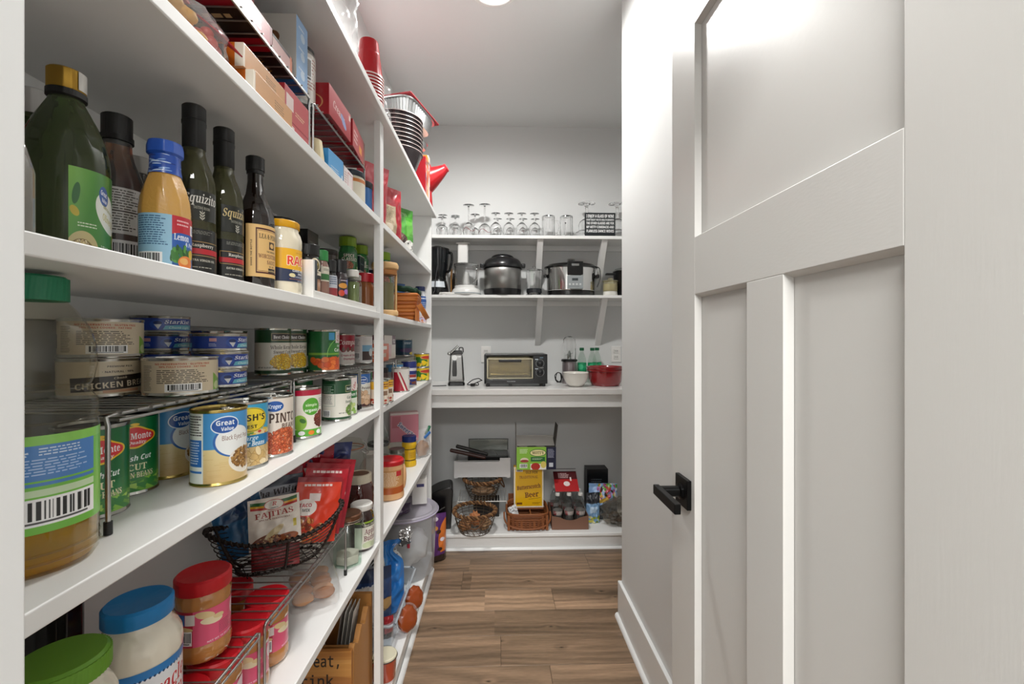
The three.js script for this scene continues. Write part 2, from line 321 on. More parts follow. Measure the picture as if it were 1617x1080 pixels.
/* the open door: three-panel shaker leaf, hinged beside the camera */
{
  const dr = new THREE.Group(); dr.name = 'door_1'; dr.userData = { kind: 'structure' }; scene.add(dr); dr.position.set(0.40, 0.01, -0.305);
  const W = 0.705, Hh = 2.02, T = 0.035;
  const bd = (d0, d1, y0, y1) => { const g = new RoundedBoxGeometry(T, y1 - y0, d1 - d0, 2, 0.0012); return g.translate(T / 2, (y0 + y1) / 2, -(d0 + d1) / 2); };
  part(dr, 'stile', bd(0, 0.1205, 0, Hh), doorMat); part(dr, 'stile', bd(0.587, W, 0, Hh), doorMat);
  part(dr, 'rail', bd(0.1205, 0.587, 1.904, Hh), doorMat); part(dr, 'rail', bd(0.1205, 0.587, 1.351, 1.468), doorMat); part(dr, 'rail', bd(0.1205, 0.587, 0, 0.22), doorMat);
  part(dr, 'mullion', bd(0.306, 0.398, 0.22, 1.351), doorMat);
  const panel = (d0, d1, y0, y1) => part(dr, 'panel', new THREE.BoxGeometry(0.012, y1 - y0, d1 - d0).translate(0.012 + 0.006, (y0 + y1) / 2, -(d0 + d1) / 2), doorMat);
  panel(0.1205, 0.587, 1.468, 1.904); panel(0.1205, 0.306, 0.22, 1.351); panel(0.398, 0.587, 0.22, 1.351);
  const cham = (d0, d1, y0, y1) => {       // sloped sticking round each recess
    const gs = [], a = 0.0, b = 0.0115, c = 0.006, q = (p) => { const g = new THREE.BufferGeometry(); g.setAttribute('position', new THREE.Float32BufferAttribute(p.flat(), 3)); g.setAttribute('uv', new THREE.Float32BufferAttribute(new Array(p.length * 2).fill(0), 2)); g.computeVertexNormals(); return g; };
    const O = [[a + 0.0012, y0, -d0], [a + 0.0012, y0, -d1], [a + 0.0012, y1, -d1], [a + 0.0012, y1, -d0]], N = [[b, y0 + c, -d0 - c], [b, y0 + c, -d1 + c], [b, y1 - c, -d1 + c], [b, y1 - c, -d0 - c]];
    for (let i = 0; i < 4; i++) { const j = (i + 1) % 4; gs.push(q([O[i], O[j], N[j], O[i], N[j], N[i]])); }
    part(dr, 'panel_moulding', mergeGeometries(gs), doorMat);
  };
  cham(0.1205, 0.587, 1.468, 1.904); cham(0.1205, 0.306, 0.22, 1.351); cham(0.398, 0.587, 0.22, 1.351);
  // lever set
  const blk = M(0x0d0d0d, 0.38, { metalness: 0.6 });
  const h = new THREE.Group(); h.name = 'lever_handle'; h.userData = { label: 'matte black lever handle on a square plate' }; dr.add(h); h.position.set(0, 0.935, -0.632);
  part(h, 'square_plate', cube(0.0095, 0.062, 0.062, 0.0018).translate(-0.0048, 0, 0), blk);
  part(h, 'neck', merge(lat([[0, 0], [0.0165, 0], [0.0165, 0.005], [0.0115, 0.007], [0.0115, 0.05], [0, 0.05]], 28).rotateZ(Math.PI / 2).translate(-0.0095, 0, 0)), blk);
  part(h, 'lever', cube(0.013, 0.021, 0.118, 0.002).translate(-0.058, 0.0, 0.043), blk);
}
// wall outlets behind the appliances
for (const [x, lab] of [[-0.09, 'white wall outlet behind the toaster oven, left of it'], [0.86, 'white wall outlet at the far right of the worktop above the red bowl']]) {
  const o = thing('wall_outlet', lab, 'outlet', x, 1.165, BACK);
  part(o, 'cover_plate', cube(0.07, 0.115, 0.006, 0.002).translate(0, 0, 0.003), M(0xeceae6, 0.35));
  for (const s of [-1, 1]) part(o, 'receptacle', cube(0.034, 0.03, 0.004, 0.0015).translate(0, s * 0.022, 0.007), M(0xdedcd8, 0.4));
  for (const s of [-1, 1]) for (const q of [-1, 1]) part(o, 'slot', cube(0.0025, 0.009, 0.001).translate(q * 0.006, s * 0.022 + 0.002, 0.0092), M(0x1a1a1a, 0.6));
}

/* lamps */
function discLamp(name, label, x, d, r, power, col = 0xfffefb) {
  const t = thing(name, label, 'ceiling light', x, CEIL, d);
  part(t, 'trim_ring', lat([[r * 1.0, -0.006], [r * 1.02, -0.010], [r * 1.24, -0.004], [r * 1.25, 0], [r, 0]], 48), M(0xf2f1ee, 0.4));
  part(t, 'diffuser', new THREE.CylinderGeometry(r, r, 0.004, 48).translate(0, -0.004, 0), new THREE.MeshPhysicalMaterial({ color: 0xffffff, emissive: col, emissiveIntensity: 1.6, roughness: 0.6 }), 'glowing round diffuser');
  const l = new THREE.SpotLight(col, power, 0, 1.54, 0.35, 2); l.position.set(0, -0.012, 0); l.target.position.set(0, -2, 0); l.shadow.radius = r * 0.9 / 0.02; l.name = 'lamp_light'; t.add(l, l.target); l.target.name = 'lamp_target';
  return t;
}
discLamp('ceiling_light', 'round recessed ceiling light above the pantry aisle', -0.02, 1.955, 0.09, LIGHT.pantry);
for (const [x, z, lab] of [[-0.2, 1.0, 'added fill light panel on the unseen hall ceiling just outside the pantry door'], [0.1, 2.3, 'added fill light panel on the unseen hall ceiling further back behind the camera']]) {
  const t = thing('added_fill_panel', lab, 'ceiling light', x, CEIL, -z);  // unseen panels added in the hall to brighten the pantry through the doorway
  part(t, 'frame', merge(box(-0.62, 0.62, -0.03, 0, -0.32, -0.3), box(-0.62, 0.62, -0.03, 0, 0.3, 0.32), box(-0.62, -0.6, -0.03, 0, -0.3, 0.3), box(0.6, 0.62, -0.03, 0, -0.3, 0.3)), M(0xf2f1ee, 0.4));
  part(t, 'diffuser', box(-0.6, 0.6, -0.02, -0.012, -0.3, 0.3), new THREE.MeshPhysicalMaterial({ color: 0xffffff, emissive: 0xfefdfb, emissiveIntensity: 1.6, roughness: 0.6 }));
  const l = new THREE.RectAreaLight(0xfefdfb, LIGHT.hall, 1.2, 0.6); l.position.set(0, -0.024, 0); l.rotation.x = -Math.PI / 2; l.name = 'fill_panel_light'; t.add(l);
}

/* ---------- wire risers ---------- */
const WIRE = METAL(0xb9b9b7, 0.28);
function riser(label, y, d0, d1, h = 0.133, xf = -0.43, xb = -0.636, step = 0.022) {
  const t = thing('wire_riser', label, 'wire rack', 0, y, 0, 0, 'chrome wire risers on the shelves');
  const r = 0.0026, k = 0.014;
  for (const x of [xf, xb]) part(t, 'leg_frame', tube([[x, 0.004, -d0 - 0.004], [x, h - k, -d0 - 0.004], [x, h - r, -d0 - k], [x, h - r, -(d0 + d1) / 2], [x, h - r, -d1 + k], [x, h - k, -d1 + 0.004], [x, 0.004, -d1 + 0.004]], r, 60, 7), WIRE);
  part(t, 'edge_rail', rod([xf + 0.004, h - 0.009, -d0 - 0.012], [xf + 0.004, h - 0.009, -d1 + 0.012], 0.002), WIRE);
  for (let d = d0 + 0.016; d < d1 - 0.012; d += step) part(t, 'cross_wire', rod([xf + 0.006, h - 0.0015, -d], [xb, h - 0.0015, -d], 0.0015, 5), WIRE);
  for (const x of [xf, xb]) for (const d of [d0 + 0.004, d1 - 0.004]) part(t, 'foot_cap', new THREE.CylinderGeometry(0.0042, 0.0042, 0.014, 10).translate(x, 0.007, -d), M(0x151515, 0.5));
  return t;
}
const RD = S.D + 0.1342;
riser('chrome wire riser holding the chicken and tuna cans', S.D, 0.498, 0.935);
riser('chrome wire riser holding the sweet corn cans', S.D, 0.942, 1.382);
riser('chrome wire riser just past the white post holding an orange box', S.D, 1.391, 1.83);
riser('chrome wire riser holding the blue can at the far end of the can shelf', S.D, 1.87, 2.31);

/* ---------- cans ---------- */
const TIN = METAL(0xcfcfca, 0.22), GOLDTIN = METAL(0xc9b26a, 0.28);
function can(n, l, x, y, d, r, h, a, o = {}) {
  const t = thing(n, l, 'can', x, y, d, 0, o.g), q = 0.0016;
  part(t, 'can_body', lat([[r - 0.006, 0.0035], [r - 0.0035, 0.0005], [r - 0.0005, 0], [r + 0.0006, 0.0015], [r - 0.0002, 0.0035], [r - 0.0008, 0.0045], [r - 0.0008, h - 0.0045], [r - 0.0002, h - 0.0035], [r + 0.0006, h - 0.0012], [r - 0.0002, h], [r - 0.0018, h - 0.0006], [r - 0.0026, h - 0.0042]], 40), o.tin || TIN);
  part(t, 'can_lid', lat([[r - 0.0024, h - 0.0042], [r * 0.86, h - 0.0044], [r * 0.84, h - 0.0034], [r * 0.74, h - 0.0034], [r * 0.72, h - 0.0042], [0, h - 0.0042]].reverse().map((p) => p), 36), o.lid || TIN);
  if (o.tab) part(t, 'pull_tab', merge(new THREE.TorusGeometry(0.008, 0.0016, 6, 16).rotateX(Math.PI / 2).scale(1, 1, 1.3).translate(0.012, h - 0.0025, 0)), TIN);
  if (a) part(t, 'paper_label', band([[r - 0.0008, 0], [r - 0.0008, h]], 0.0048, h - 0.0048, o.mid ?? 0.6, 6.2832, a, 0.0004, 48, 1), a.page.gloss);
  return t;
}
const CW = 620, CH = 268;
const aDel = art(CW, CH, (c, w, h) => {
  fill(c, '#0f6a35', 0, 0, w, h); const m = w / 2;
  const gr = c.createLinearGradient(0, h * 0.62, 0, h); gr.addColorStop(0, '#14713a'); gr.addColorStop(1, '#3f8f3e'); fill(c, gr, 0, h * 0.62, w, h * 0.4);
  for (let i = 0; i < 120; i++) { c.save(); c.translate(rnd(0, w), rnd(h * 0.78, h)); c.rotate(rnd(-0.7, 0.7)); fill(c, ['#8fc74a', '#6fae3c', '#b4dc6a', '#3d8a3a'][i % 4], -20, -5, 40, 10); c.restore(); }
  for (const q of [m, 60]) {
    c.save(); c.translate(q, h * 0.26); c.scale(1.02, 1);
    c.beginPath(); for (let i = 0; i <= 40; i++) { const t = i / 40 * 6.283, r = 1 + 0.12 * Math.cos(3 * t); c.lineTo(Math.cos(t) * 68 * r, Math.sin(t) * 38 * (1 + 0.1 * Math.cos(4 * t))); } c.fillStyle = '#f2c323'; c.fill();
    c.beginPath(); for (let i = 0; i <= 40; i++) { const t = i / 40 * 6.283, r = 1 + 0.12 * Math.cos(3 * t); c.lineTo(Math.cos(t) * 61 * r, Math.sin(t) * 32 * (1 + 0.1 * Math.cos(4 * t))); } c.fillStyle = '#d8262b'; c.fill();
    fill(c, '#f2c323', -5, -48, 10, 12); oval(c, '#f2c323', 0, -46, 14, 5);
    text(c, 'Del Monte', 0, -3, 30, '#fff', { font: 'serif', w: 112 }); text(c, 'Quality', 6, 20, 15, '#fff', { font: 'serif', i: 1 }); c.restore();
    text(c, '94%', q - 40, h * 0.47, 11, '#d8e05a'); text(c, 'Fresh Cut', q, h * 0.545, 26, '#fff', { i: 1, w: 108, rot: -0.04 });
    text(c, 'CUT', q + 8, h * 0.665, 33, '#f3ecc0', { font: 'serif', w: 62 }); text(c, 'GREEN BEANS', q, h * 0.775, 27, '#f3ecc0', { font: 'serif', w: 128, stroke: '#0c4f2a', lw: 3 });
  }
  lines(c, w * 0.72, h * 0.15, 90, h * 0.5, 12, '#dfe9c8');
});
const aGV = art(CW, CH, (c, w, h) => {
  fill(c, '#4b97d1', 0, 0, w, h * 0.52); const gr = c.createLinearGradient(0, h * 0.5, 0, h); gr.addColorStop(0, '#ecd9a0'); gr.addColorStop(1, '#cfae74'); fill(c, gr, 0, h * 0.52, w, h * 0.5);
  for (let i = 0; i < 60; i++) { c.globalAlpha = 0.25; fill(c, '#b98d4d', rnd(0, w), rnd(h * 0.55, h), rnd(20, 70), 2); } c.globalAlpha = 1;
  const m = w / 2;
  fill(c, '#e9efe9', m - 160, 0, 78, h); fill(c, '#2f73c4', m - 156, h * 0.38, 68, h * 0.38);
  lines(c, m - 154, h * 0.04, 66, h * 0.3, 8, '#222'); lines(c, m - 150, h * 0.41, 58, h * 0.33, 9, '#e8f0ff'); fill(c, '#2f73c4', m - 156, h * 0.82, 68, 8);
  oval(c, '#2b67b5', m + 26, h * 0.42, 74, 62); oval(c, '#f4f6f4', m + 32, h * 0.42, 72, 58); text(c, 'Black Eyed Peas', m + 40, h * 0.37, 25, '#8a6a60', { thin: 1, w: 118 });
  oval(c, '#f4f6fa', m - 6, h * 0.18, 50, 34, -0.1); oval(c, '#2156a8', m - 6, h * 0.18, 46, 30, -0.1); text(c, 'Great', m - 6, h * 0.15, 26, '#fff', { w: 66 }); text(c, 'Value', m + 2, h * 0.235, 20, '#fff', { w: 46 });
  c.save(); c.translate(m + 70, h * 0.72); c.rotate(0.15); oval(c, '#f1eadd', 0, 0, 66, 52); c.restore(); beans(c, m + 72, h * 0.69, 54, 40, 260, ['#b98a45', '#c99b55', '#a27335', '#7d5526'], 6.5);
  bars(c, w * 0.03, h * 0.55, 60, 80); lines(c, w * 0.86, h * 0.1, 70, h * 0.7, 15, '#23324a');
});
const aBush = art(CW, CH, (c, w, h) => {
  fill(c, '#3aa0c9', 0, 0, w, h); const m = w / 2; fill(c, '#d9bd84', 0, h * 0.66, w, h * 0.4); fill(c, '#e8cf9d', 0, h * 0.42, w, h * 0.12);
  for (let i = 0; i < 40; i++) oval(c, ['#c9422f', '#6fa23d', '#e5c24a'][i % 3], rnd(0, w), rnd(h * 0.41, h * 0.5), 9, 6);
  fill(c, '#1f7db5', 0, h * 0.5, w, h * 0.19);
  for (let i = 0; i < 90; i++) oval(c, ['#e9cf9a', '#d8b677', '#f2deb2'][i % 3], rnd(0, w), rnd(h * 0.72, h), 22, 13, rnd(0, 3), '#a87f45', 1.5);
  for (const q of [m - 30, m + 250]) { oval(c, '#f3d531', q, h * 0.25, 84, 54); oval(c, null, q, h * 0.25, 80, 50, 0, '#2c3a1a', 2); text(c, "BUSH'S", q, h * 0.22, 40, '#111', { w: 146 }); text(c, 'BEST', q, h * 0.36, 20, '#111', { w: 64 }); text(c, 'Large', q, h * 0.55, 24, '#e9f5ff', { font: 'serif', i: 1 }); text(c, 'Butter Beans', q, h * 0.635, 27, '#fff', { font: 'serif', i: 1, w: 138 }); }
});
const aPinto = art(CW, CH, (c, w, h) => {
  fill(c, '#e9ddd0', 0, 0, w, h); for (let i = 0; i < 60; i++) { c.globalAlpha = 0.3; fill(c, '#c9b7a5', rnd(0, w), rnd(0, h), 2, rnd(20, 90)); } c.globalAlpha = 1;
  const m = w / 2; oval(c, '#1d55a5', m - 34, h * 0.14, 42, 25); text(c, 'Kroger', m - 34, h * 0.14, 26, '#fff', { font: 'serif', i: 1, w: 62 });
  text(c, 'PINTO', m + 14, h * 0.35, 62, '#4a3328', { w: 150 }); text(c, 'BEANS', m + 44, h * 0.5, 32, '#5b4335', { w: 94 });
  beans(c, m + 18, h * 0.79, 108, 62, 420, ['#d9673a', '#c9552e', '#e47a4c', '#b84a28'], 10);
  bars(c, m - 140, h * 0.8, 40, 40); lines(c, m + 160, h * 0.1, 90, h * 0.7, 14, '#5b4335');
});
const aSimple = art(CW, CH, (c, w, h) => {
  fill(c, '#ece6db', 0, 0, w, h); fill(c, '#b5173a', 0, 0, w, h * 0.12); fill(c, '#5fae35', 0, h * 0.85, w, h * 0.15); const m = w / 2;
  oval(c, '#57a632', m, h * 0.36, 50, 50); text(c, 'simple', m, h * 0.33, 22, '#e6f5d6'); text(c, 'organic', m, h * 0.44, 24, '#fff', { w: 80 });
  oval(c, '#8ab83c', m - 66, h * 0.7, 38, 44); oval(c, '#39702a', m - 50, h * 0.66, 18, 12, 0.5);
  beans(c, m + 70, h * 0.65, 50, 46, 110, ['#7d3428', '#8f4233', '#6a2a20'], 12);
  for (const [q, k] of [[m - 56, '#fff'], [m - 2, '#e8852e'], [m + 48, '#fff']]) oval(c, k, q, h * 0.925, 18, 13);
  lines(c, m + 52, h * 0.2, 70, h * 0.2, 5, '#777'); bars(c, w * 0.06, h * 0.3, 70, 90);
});
const aPeas = art(CW, CH, (c, w, h) => {
  fill(c, '#e6e2d6', 0, 0, w, h); fill(c, '#1c4a2c', 0, 0, w, h * 0.34); fill(c, '#1c4a2c', 0, h * 0.94, w, h * 0.06); const m = w / 2 + 90;
  c.strokeStyle = '#c9c190'; c.lineWidth = 3; c.strokeRect(m - 58, h * 0.14, 116, 42); fill(c, '#16301f', m - 56, h * 0.15, 112, 38); text(c, 'Best Choice', m, h * 0.225, 24, '#fff', { font: 'serif', w: 100 });
  text(c, 'Garden', m, h * 0.45, 28, '#26452c', { font: 'serif', w: 96 }); text(c, 'Sweet Peas', m, h * 0.56, 26, '#26452c', { font: 'serif', w: 120 });
  beans(c, m + 4, h * 0.76, 60, 44, 150, ['#6e9c3d', '#86b24d', '#557f2c'], 9);
  c.strokeStyle = '#8fa593'; c.lineWidth = 2; c.strokeRect(m - 230, h * 0.1, 96, h * 0.55); lines(c, m - 224, h * 0.14, 84, h * 0.2, 5, '#c8d6c8'); lines(c, m - 224, h * 0.38, 84, h * 0.24, 6, '#777'); bars(c, m - 232, h * 0.76, 66, 44); text(c, 'NET WT 15 OZ', m - 72, h * 0.84, 11, '#333');
});
const aPeas2 = art(CW, CH, (c, w, h) => {
  fill(c, '#e3ead9', 0, 0, w, h); fill(c, '#2b5fa8', w * 0.34, 0, w * 0.1, h * 0.3); fill(c, '#e8dcd8', w * 0.44, 0, 90, h * 0.42); const m = w / 2;
  text(c, 'Libs', m - 4, h * 0.25, 34, '#b53032', { font: 'serif', i: 1, rot: -1.2 }); fill(c, '#2a7c39', 0, h * 0.36, w, h * 0.2); text(c, 'Green Peas', m, h * 0.46, 34, '#fff', { i: 1, w: 150 }); for (let i = 0; i < 60; i++) oval(c, ['#cfe08f', '#e3ebb5', '#8fba52'][i % 3], rnd(0, w), rnd(h * 0.62, h), 22, 14, 0, '#7fa54a', 1);
});
const aPotato = art(CW, CH, (c, w, h) => {
  fill(c, '#e9e6dc', 0, 0, w, h); fill(c, '#3e6fb4', 0, 0, w, h * 0.28); fill(c, '#4a2a2c', 0, h * 0.9, w, h * 0.1); const m = w / 2 - 20;
  oval(c, '#fff', m, h * 0.2, 44, 32); oval(c, '#2156a8', m, h * 0.2, 40, 28); text(c, 'Great', m, h * 0.17, 22, '#fff'); text(c, 'Value', m, h * 0.25, 18, '#fff'); text(c, 'New Potatoes', m + 10, h * 0.43, 30, '#4b3a34', { w: 170 });
  for (let i = 0; i < 60; i++) oval(c, ['#dcb795', '#e9cbac', '#caa07c'][i % 3], rnd(0, w), rnd(h * 0.56, h * 0.88), 27, 23, 0, '#9c7454', 2);
});
const aGreenCan = art(CW, CH, (c, w, h) => { fill(c, '#1d5c33', 0, 0, w, h); fill(c, '#e8e4d6', 0, h * 0.62, w, h * 0.3); c.strokeStyle = '#6fa05a'; c.lineWidth = 4; c.strokeRect(w * 0.1, h * 0.1, w * 0.3, h * 0.44); fill(c, '#8a2f2c', w * 0.55, h * 0.3, w * 0.3, h * 0.25); lines(c, w * 0.12, h * 0.14, w * 0.24, h * 0.36, 7, '#cfe0c0'); });
const aNavy = art(CW, CH, (c, w, h) => { fill(c, '#2c4f9c', 0, 0, w, h); fill(c, '#e3e6ec', 0, h * 0.55, w, h * 0.3); text(c, 'Great Value', w / 2, h * 0.3, 50, '#fff', { w: 240 }); });

can('can_of_green_beans', 'green can of cut green beans nearest the clear oil bottle', -0.505, S.D, 0.566, 0.0365, 0.111, aDel, { mid: 0.62, lid: M(0x1d1d1d, 0.4), tin: METAL(0xa5a5a0, 0.3) });
can('can_of_green_beans', 'second green can of cut green beans, beside a blue can', -0.53, S.D, 0.648, 0.0365, 0.111, aDel, { mid: 0.62, lid: M(0x1d1d1d, 0.4) });
can('can_of_black_eyed_peas', 'blue can of black-eyed peas mostly hidden behind its twin, under the wire riser', -0.529, S.D, 0.729, 0.0375, 0.1115, aGV, { mid: 0.42, tin: GOLDTIN, lid: GOLDTIN });
can('can_of_black_eyed_peas', 'blue can of black-eyed peas standing nearest the shelf edge with its side panel showing', -0.4285, S.D, 0.694, 0.0375, 0.1115, aGV, { mid: 0.74, tin: GOLDTIN, lid: GOLDTIN, tab: 1 });
can('can_of_butter_beans', 'can of large butter beans with a yellow oval, between blue and beige cans', -0.437, S.D, 0.774, 0.0375, 0.1115, aBush, { mid: 0.5 });
can('can_of_pinto_beans', 'beige can of pinto beans with orange-brown beans on it', -0.429, S.D, 0.852, 0.0375, 0.1115, aPinto, { mid: 0.62, tab: 1 });
can('can_of_beans', 'dark green can just visible behind the beige pinto bean can', -0.474, S.D, 0.935, 0.0375, 0.1115, aGreenCan, { mid: 0.3 });
can('can_of_kidney_beans', 'cream can of kidney beans with red top band and green circle', -0.437, S.D, 1.007, 0.0375, 0.1095, aSimple, { mid: 0.68 });
can('can_of_peas', 'cream and dark green can of garden sweet peas near the shelf edge', -0.437, S.D, 1.213, 0.0375, 0.1115, aPeas, { mid: 0.9 });
can('can_of_peas', 'pale green can of peas with a red script corner, behind the sweet peas can', -0.446, S.D, 1.291, 0.0375, 0.1115, aPeas2, { mid: 0.3 });
can('can_of_potatoes', 'can of whole new potatoes with blue top, next to the white post', -0.447, S.D, 1.434, 0.036, 0.1115, aPotato, { mid: 0.68 });
can('can_of_beans', 'dark green can behind the new potatoes can beside the white post', -0.462, S.D, 1.512, 0.036, 0.1115, aGreenCan, { mid: 0.2 });
can('can_of_vegetables', 'dark green can at the back, seen above the cream kidney bean can', -0.535, S.D, 1.09, 0.0375, 0.1115, aGreenCan, { mid: 0.4 });
can('can_of_vegetables', 'dark green lidded can at the back, seen just left of the sweet peas can', -0.535, S.D, 1.2, 0.0375, 0.1115, aGreenCan, { mid: 1.6 });
can('can_of_vegetables', 'navy blue can at the back under the riser, above the butter beans', -0.54, S.D, 0.835, 0.0375, 0.1115, aNavy, { mid: 0.5 });
can('can_of_vegetables', 'navy blue can at the back under the riser, above the pinto beans', -0.553, S.D, 0.925, 0.0375, 0.1115, aNavy, { mid: 1.5 });

/* on the riser */
const aChick = art(900, 168, (c, w, h) => {
  fill(c, '#d8c9ad', 0, 0, w, h); const m = w * 0.5;
  text(c, 'NO PRESERVATIVES · GLUTEN FREE', m, h * 0.1, 14, '#b5482f', { w: 215 }); text(c, '98% FULLY COOKED · FAT FREE', m, h * 0.19, 13, '#b5482f', { w: 180 });
  lines(c, m - 100, h * 0.29, 200, h * 0.44, 8, '#4b4036'); bars(c, m - 68, h * 0.72, 140, 42); lines(c, m - 172, h * 0.15, 50, h * 0.8, 16, '#6b6257');
  c.save(); c.beginPath(); c.moveTo(m + 132, h * 0.42); c.lineTo(m + 132, h); c.lineTo(m + 270, h); c.closePath(); c.fillStyle = '#7fb03a'; c.fill(); c.restore(); oval(c, '#c9d79a', m + 162, h * 0.84, 24, 22);
  fill(c, '#3a302a', m + 200, h * 0.3, 56, h * 0.56); oval(c, '#6d625a', m + 228, h * 0.3, 28, 6); fill(c, '#c9bda6', m + 202, h * 0.55, 52, h * 0.2); text(c, 'CHICKEN', m + 228, h * 0.65, 16, '#2b2420', { w: 46 });
  const q = w * 0.08; for (const s of [q, q + w]) { text(c, 'PREMIUM PICK', s, h * 0.16, 13, '#332a24'); text(c, '· NATURAL · 98% ·', s, h * 0.32, 15, '#332a24'); c.save(); c.translate(s, h * 0.64); c.rotate(-0.05); fill(c, '#2f2620', -170, -h * 0.2, 340, h * 0.42); text(c, 'Chunk', 0, -h * 0.13, 15, '#d8c9ad', { i: 1, font: 'serif' }); text(c, 'CHICKEN BREAST', 0, h * 0.07, 42, '#e2d4ba', { w: 310 }); c.restore(); fill(c, '#cf9f7c', s - 60, h * 0.87, 140, 14); }
});
const aStar = art(900, 110, (c, w, h) => {
  fill(c, '#1d3f9e', 0, 0, w, h); for (const m of [w * 0.5, w * 0.02, w * 1.02]) {
    text(c, 'StarKist', m + 30, h * 0.3, 46, '#fff', { i: 1, font: 'serif', w: 150 }); c.beginPath(); c.moveTo(m - 40, h * 0.62); c.quadraticCurveTo(m + 40, h * 0.48, m + 130, h * 0.55); c.lineTo(m + 130, h * 0.92); c.lineTo(m - 50, h * 0.92); c.fillStyle = '#6ec1d6'; c.fill(); text(c, 'Chunk Light', m + 40, h * 0.75, 26, '#d8f2f6', { i: 1, w: 130 });
    oval(c, '#2a56b8', m - 76, h * 0.5, 34, 40); oval(c, '#16306f', m - 74, h * 0.38, 20, 16); c.beginPath(); c.moveTo(m - 92, h * 0.5); c.lineTo(m - 56, h * 0.5); c.lineTo(m - 72, h * 0.9); c.fillStyle = '#e9edf2'; c.fill();
    fill(c, '#d8a0a8', m - 190, h * 0.16, 36, 30); lines(c, m - 192, h * 0.58, 40, h * 0.3, 3, '#cfd8ee');
  }
});
const ckG = 'chicken cans on the wire riser', tuG = 'blue tuna cans on the wire riser';
const ck = (l, x, d, k, mid) => can('can_of_chicken', l, x, RD + k * 0.0553, d, 0.0472, 0.0548, aChick, { mid, tab: 1, g: ckG });
ck('beige can of chicken breast, lower of the pair stacked behind the oil bottle', -0.577, 0.662, 0, -2.25);
ck('beige can of chicken, upper of the pair stacked behind the oil bottle', -0.576, 0.663, 1, 0.75);
ck('beige can of chicken at the front edge of the wire riser, with a green triangle', -0.48, 0.686, 0, 0.9);
const tu = (l, x, d, k, mid) => can('can_of_tuna', l, x, RD + k * 0.0305, d, 0.0425, 0.030, aStar, { mid, g: tuG });
tu('blue tuna can at the bottom of the stack by the wall', -0.594, 0.797, 0, 0.5); tu('blue tuna can, second of four in the stack by the wall', -0.592, 0.796, 1, 0.55); tu('blue tuna can, third of four in the stack by the wall', -0.594, 0.797, 2, 0.15); tu('blue tuna can on top of the stack by the wall', -0.593, 0.798, 3, 0.52);
tu('blue tuna can at the bottom of the stack near the riser edge', -0.488, 0.79, 0, 0.2); tu('blue tuna can in the middle of the stack near the riser edge', -0.486, 0.791, 1, 0.22); tu('blue tuna can on top of the stack near the riser edge', -0.488, 0.79, 2, 0.02);
const aCorn = art(CW, CH, (c, w, h) => {
  fill(c, '#e4dfd3', 0, 0, w, h); fill(c, '#1d4528', 0, 0, w, h * 0.29); fill(c, '#1d4528', 0, h * 0.92, w, h * 0.08); const m = w / 2 + 8;
  c.strokeStyle = '#c2a77a'; c.lineWidth = 3; c.strokeRect(m - 64, h * 0.08, 128, 42); fill(c, '#2a201a', m - 62, h * 0.085, 124, 39); text(c, 'Best Choice', m, h * 0.165, 27, '#fff', { font: 'serif', w: 108 });
  text(c, 'Whole Kernel', m, h * 0.4, 30, '#5b5148', { font: 'serif', w: 140 }); text(c, 'Sweet Corn', m + 6, h * 0.51, 28, '#5b5148', { font: 'serif', w: 120 }); beans(c, m + 4, h * 0.73, 72, 46, 260, ['#f3c81c', '#f8d94a', '#e2ae12'], 9); text(c, 'NET WT 15.25 OZ (432g)', m - 90, h * 0.86, 10, '#333');
  lines(c, m + 120, h * 0.35, 100, h * 0.5, 11, '#777'); bars(c, m - 260, h * 0.4, 70, 90);
});
const aCarrot = art(CW, CH, (c, w, h) => {
  fill(c, '#1f6a34', 0, 0, w, h); const m = w / 2; fill(c, '#7fb53f', 0, h * 0.55, w, h * 0.06); fill(c, '#3f8a3c', m - 20, h * 0.3, w, h * 0.26); c.strokeStyle = '#8ecf6a'; c.lineWidth = 5; c.beginPath(); c.arc(m + 100, h * 0.62, 130, 2.9, 4.7); c.stroke();
  fill(c, '#4aa3d8', m - 20, h * 0.03, 42, 52); fill(c, '#e8dcd8', m + 30, 0, 60, h * 0.3); text(c, 'Libs', m + 60, h * 0.15, 30, '#b53032', { font: 'serif', i: 1, rot: -1.2 }); text(c, 'Sliced', m + 74, h * 0.37, 20, '#fff'); text(c, 'Carrots', m + 74, h * 0.48, 32, '#fff', { w: 110 });
  for (let i = 0; i < 70; i++) oval(c, ['#e8662a', '#f27f3c', '#dc5520'][i % 3], rnd(m - 130, m + 160), rnd(h * 0.72, h), 25, 20, 0, '#b8461a', 2);
});
const aCran = art(CW, CH, (c, w, h) => { fill(c, '#e6ded8', 0, 0, w, h); fill(c, '#a91f33', 0, 0, w, h * 0.46); const m = w / 2; for (let i = 0; i < 14; i++) oval(c, '#a91f33', i * 48, h * 0.46, 26, 22 + (i % 3) * 7); text(c, 'Company', m, h * 0.25, 60, '#f3e6e0', { font: 'serif', i: 1, w: 240 }); for (let i = 0; i < 5; i++) oval(c, '#7d5348', m - 70 + i * 40, h * 0.5, 14, 22); text(c, 'Cream of Chicken', m, h * 0.7, 26, '#a3303e', { w: 180 }); text(c, 'Dumplings', m, h * 0.82, 26, '#a3303e', { w: 140 }); });
const aCream = art(CW, CH, (c, w, h) => { fill(c, '#dedbd9', 0, 0, w, h); const m = w / 2; fill(c, '#7fb0cf', m - 30, h * 0.34, 120, h * 0.25); fill(c, '#4a3836', m - 30, h * 0.58, 120, h * 0.34); oval(c, '#cfd4d4', m + 60, h * 0.62, 24, 40); lines(c, m - 140, h * 0.1, 90, h * 0.3, 6, '#8a8a90'); bars(c, m - 130, h * 0.62, 76, 70); c.strokeStyle = '#b8b4b4'; c.strokeRect(m - 150, h * 0.06, 110, h * 0.45); });
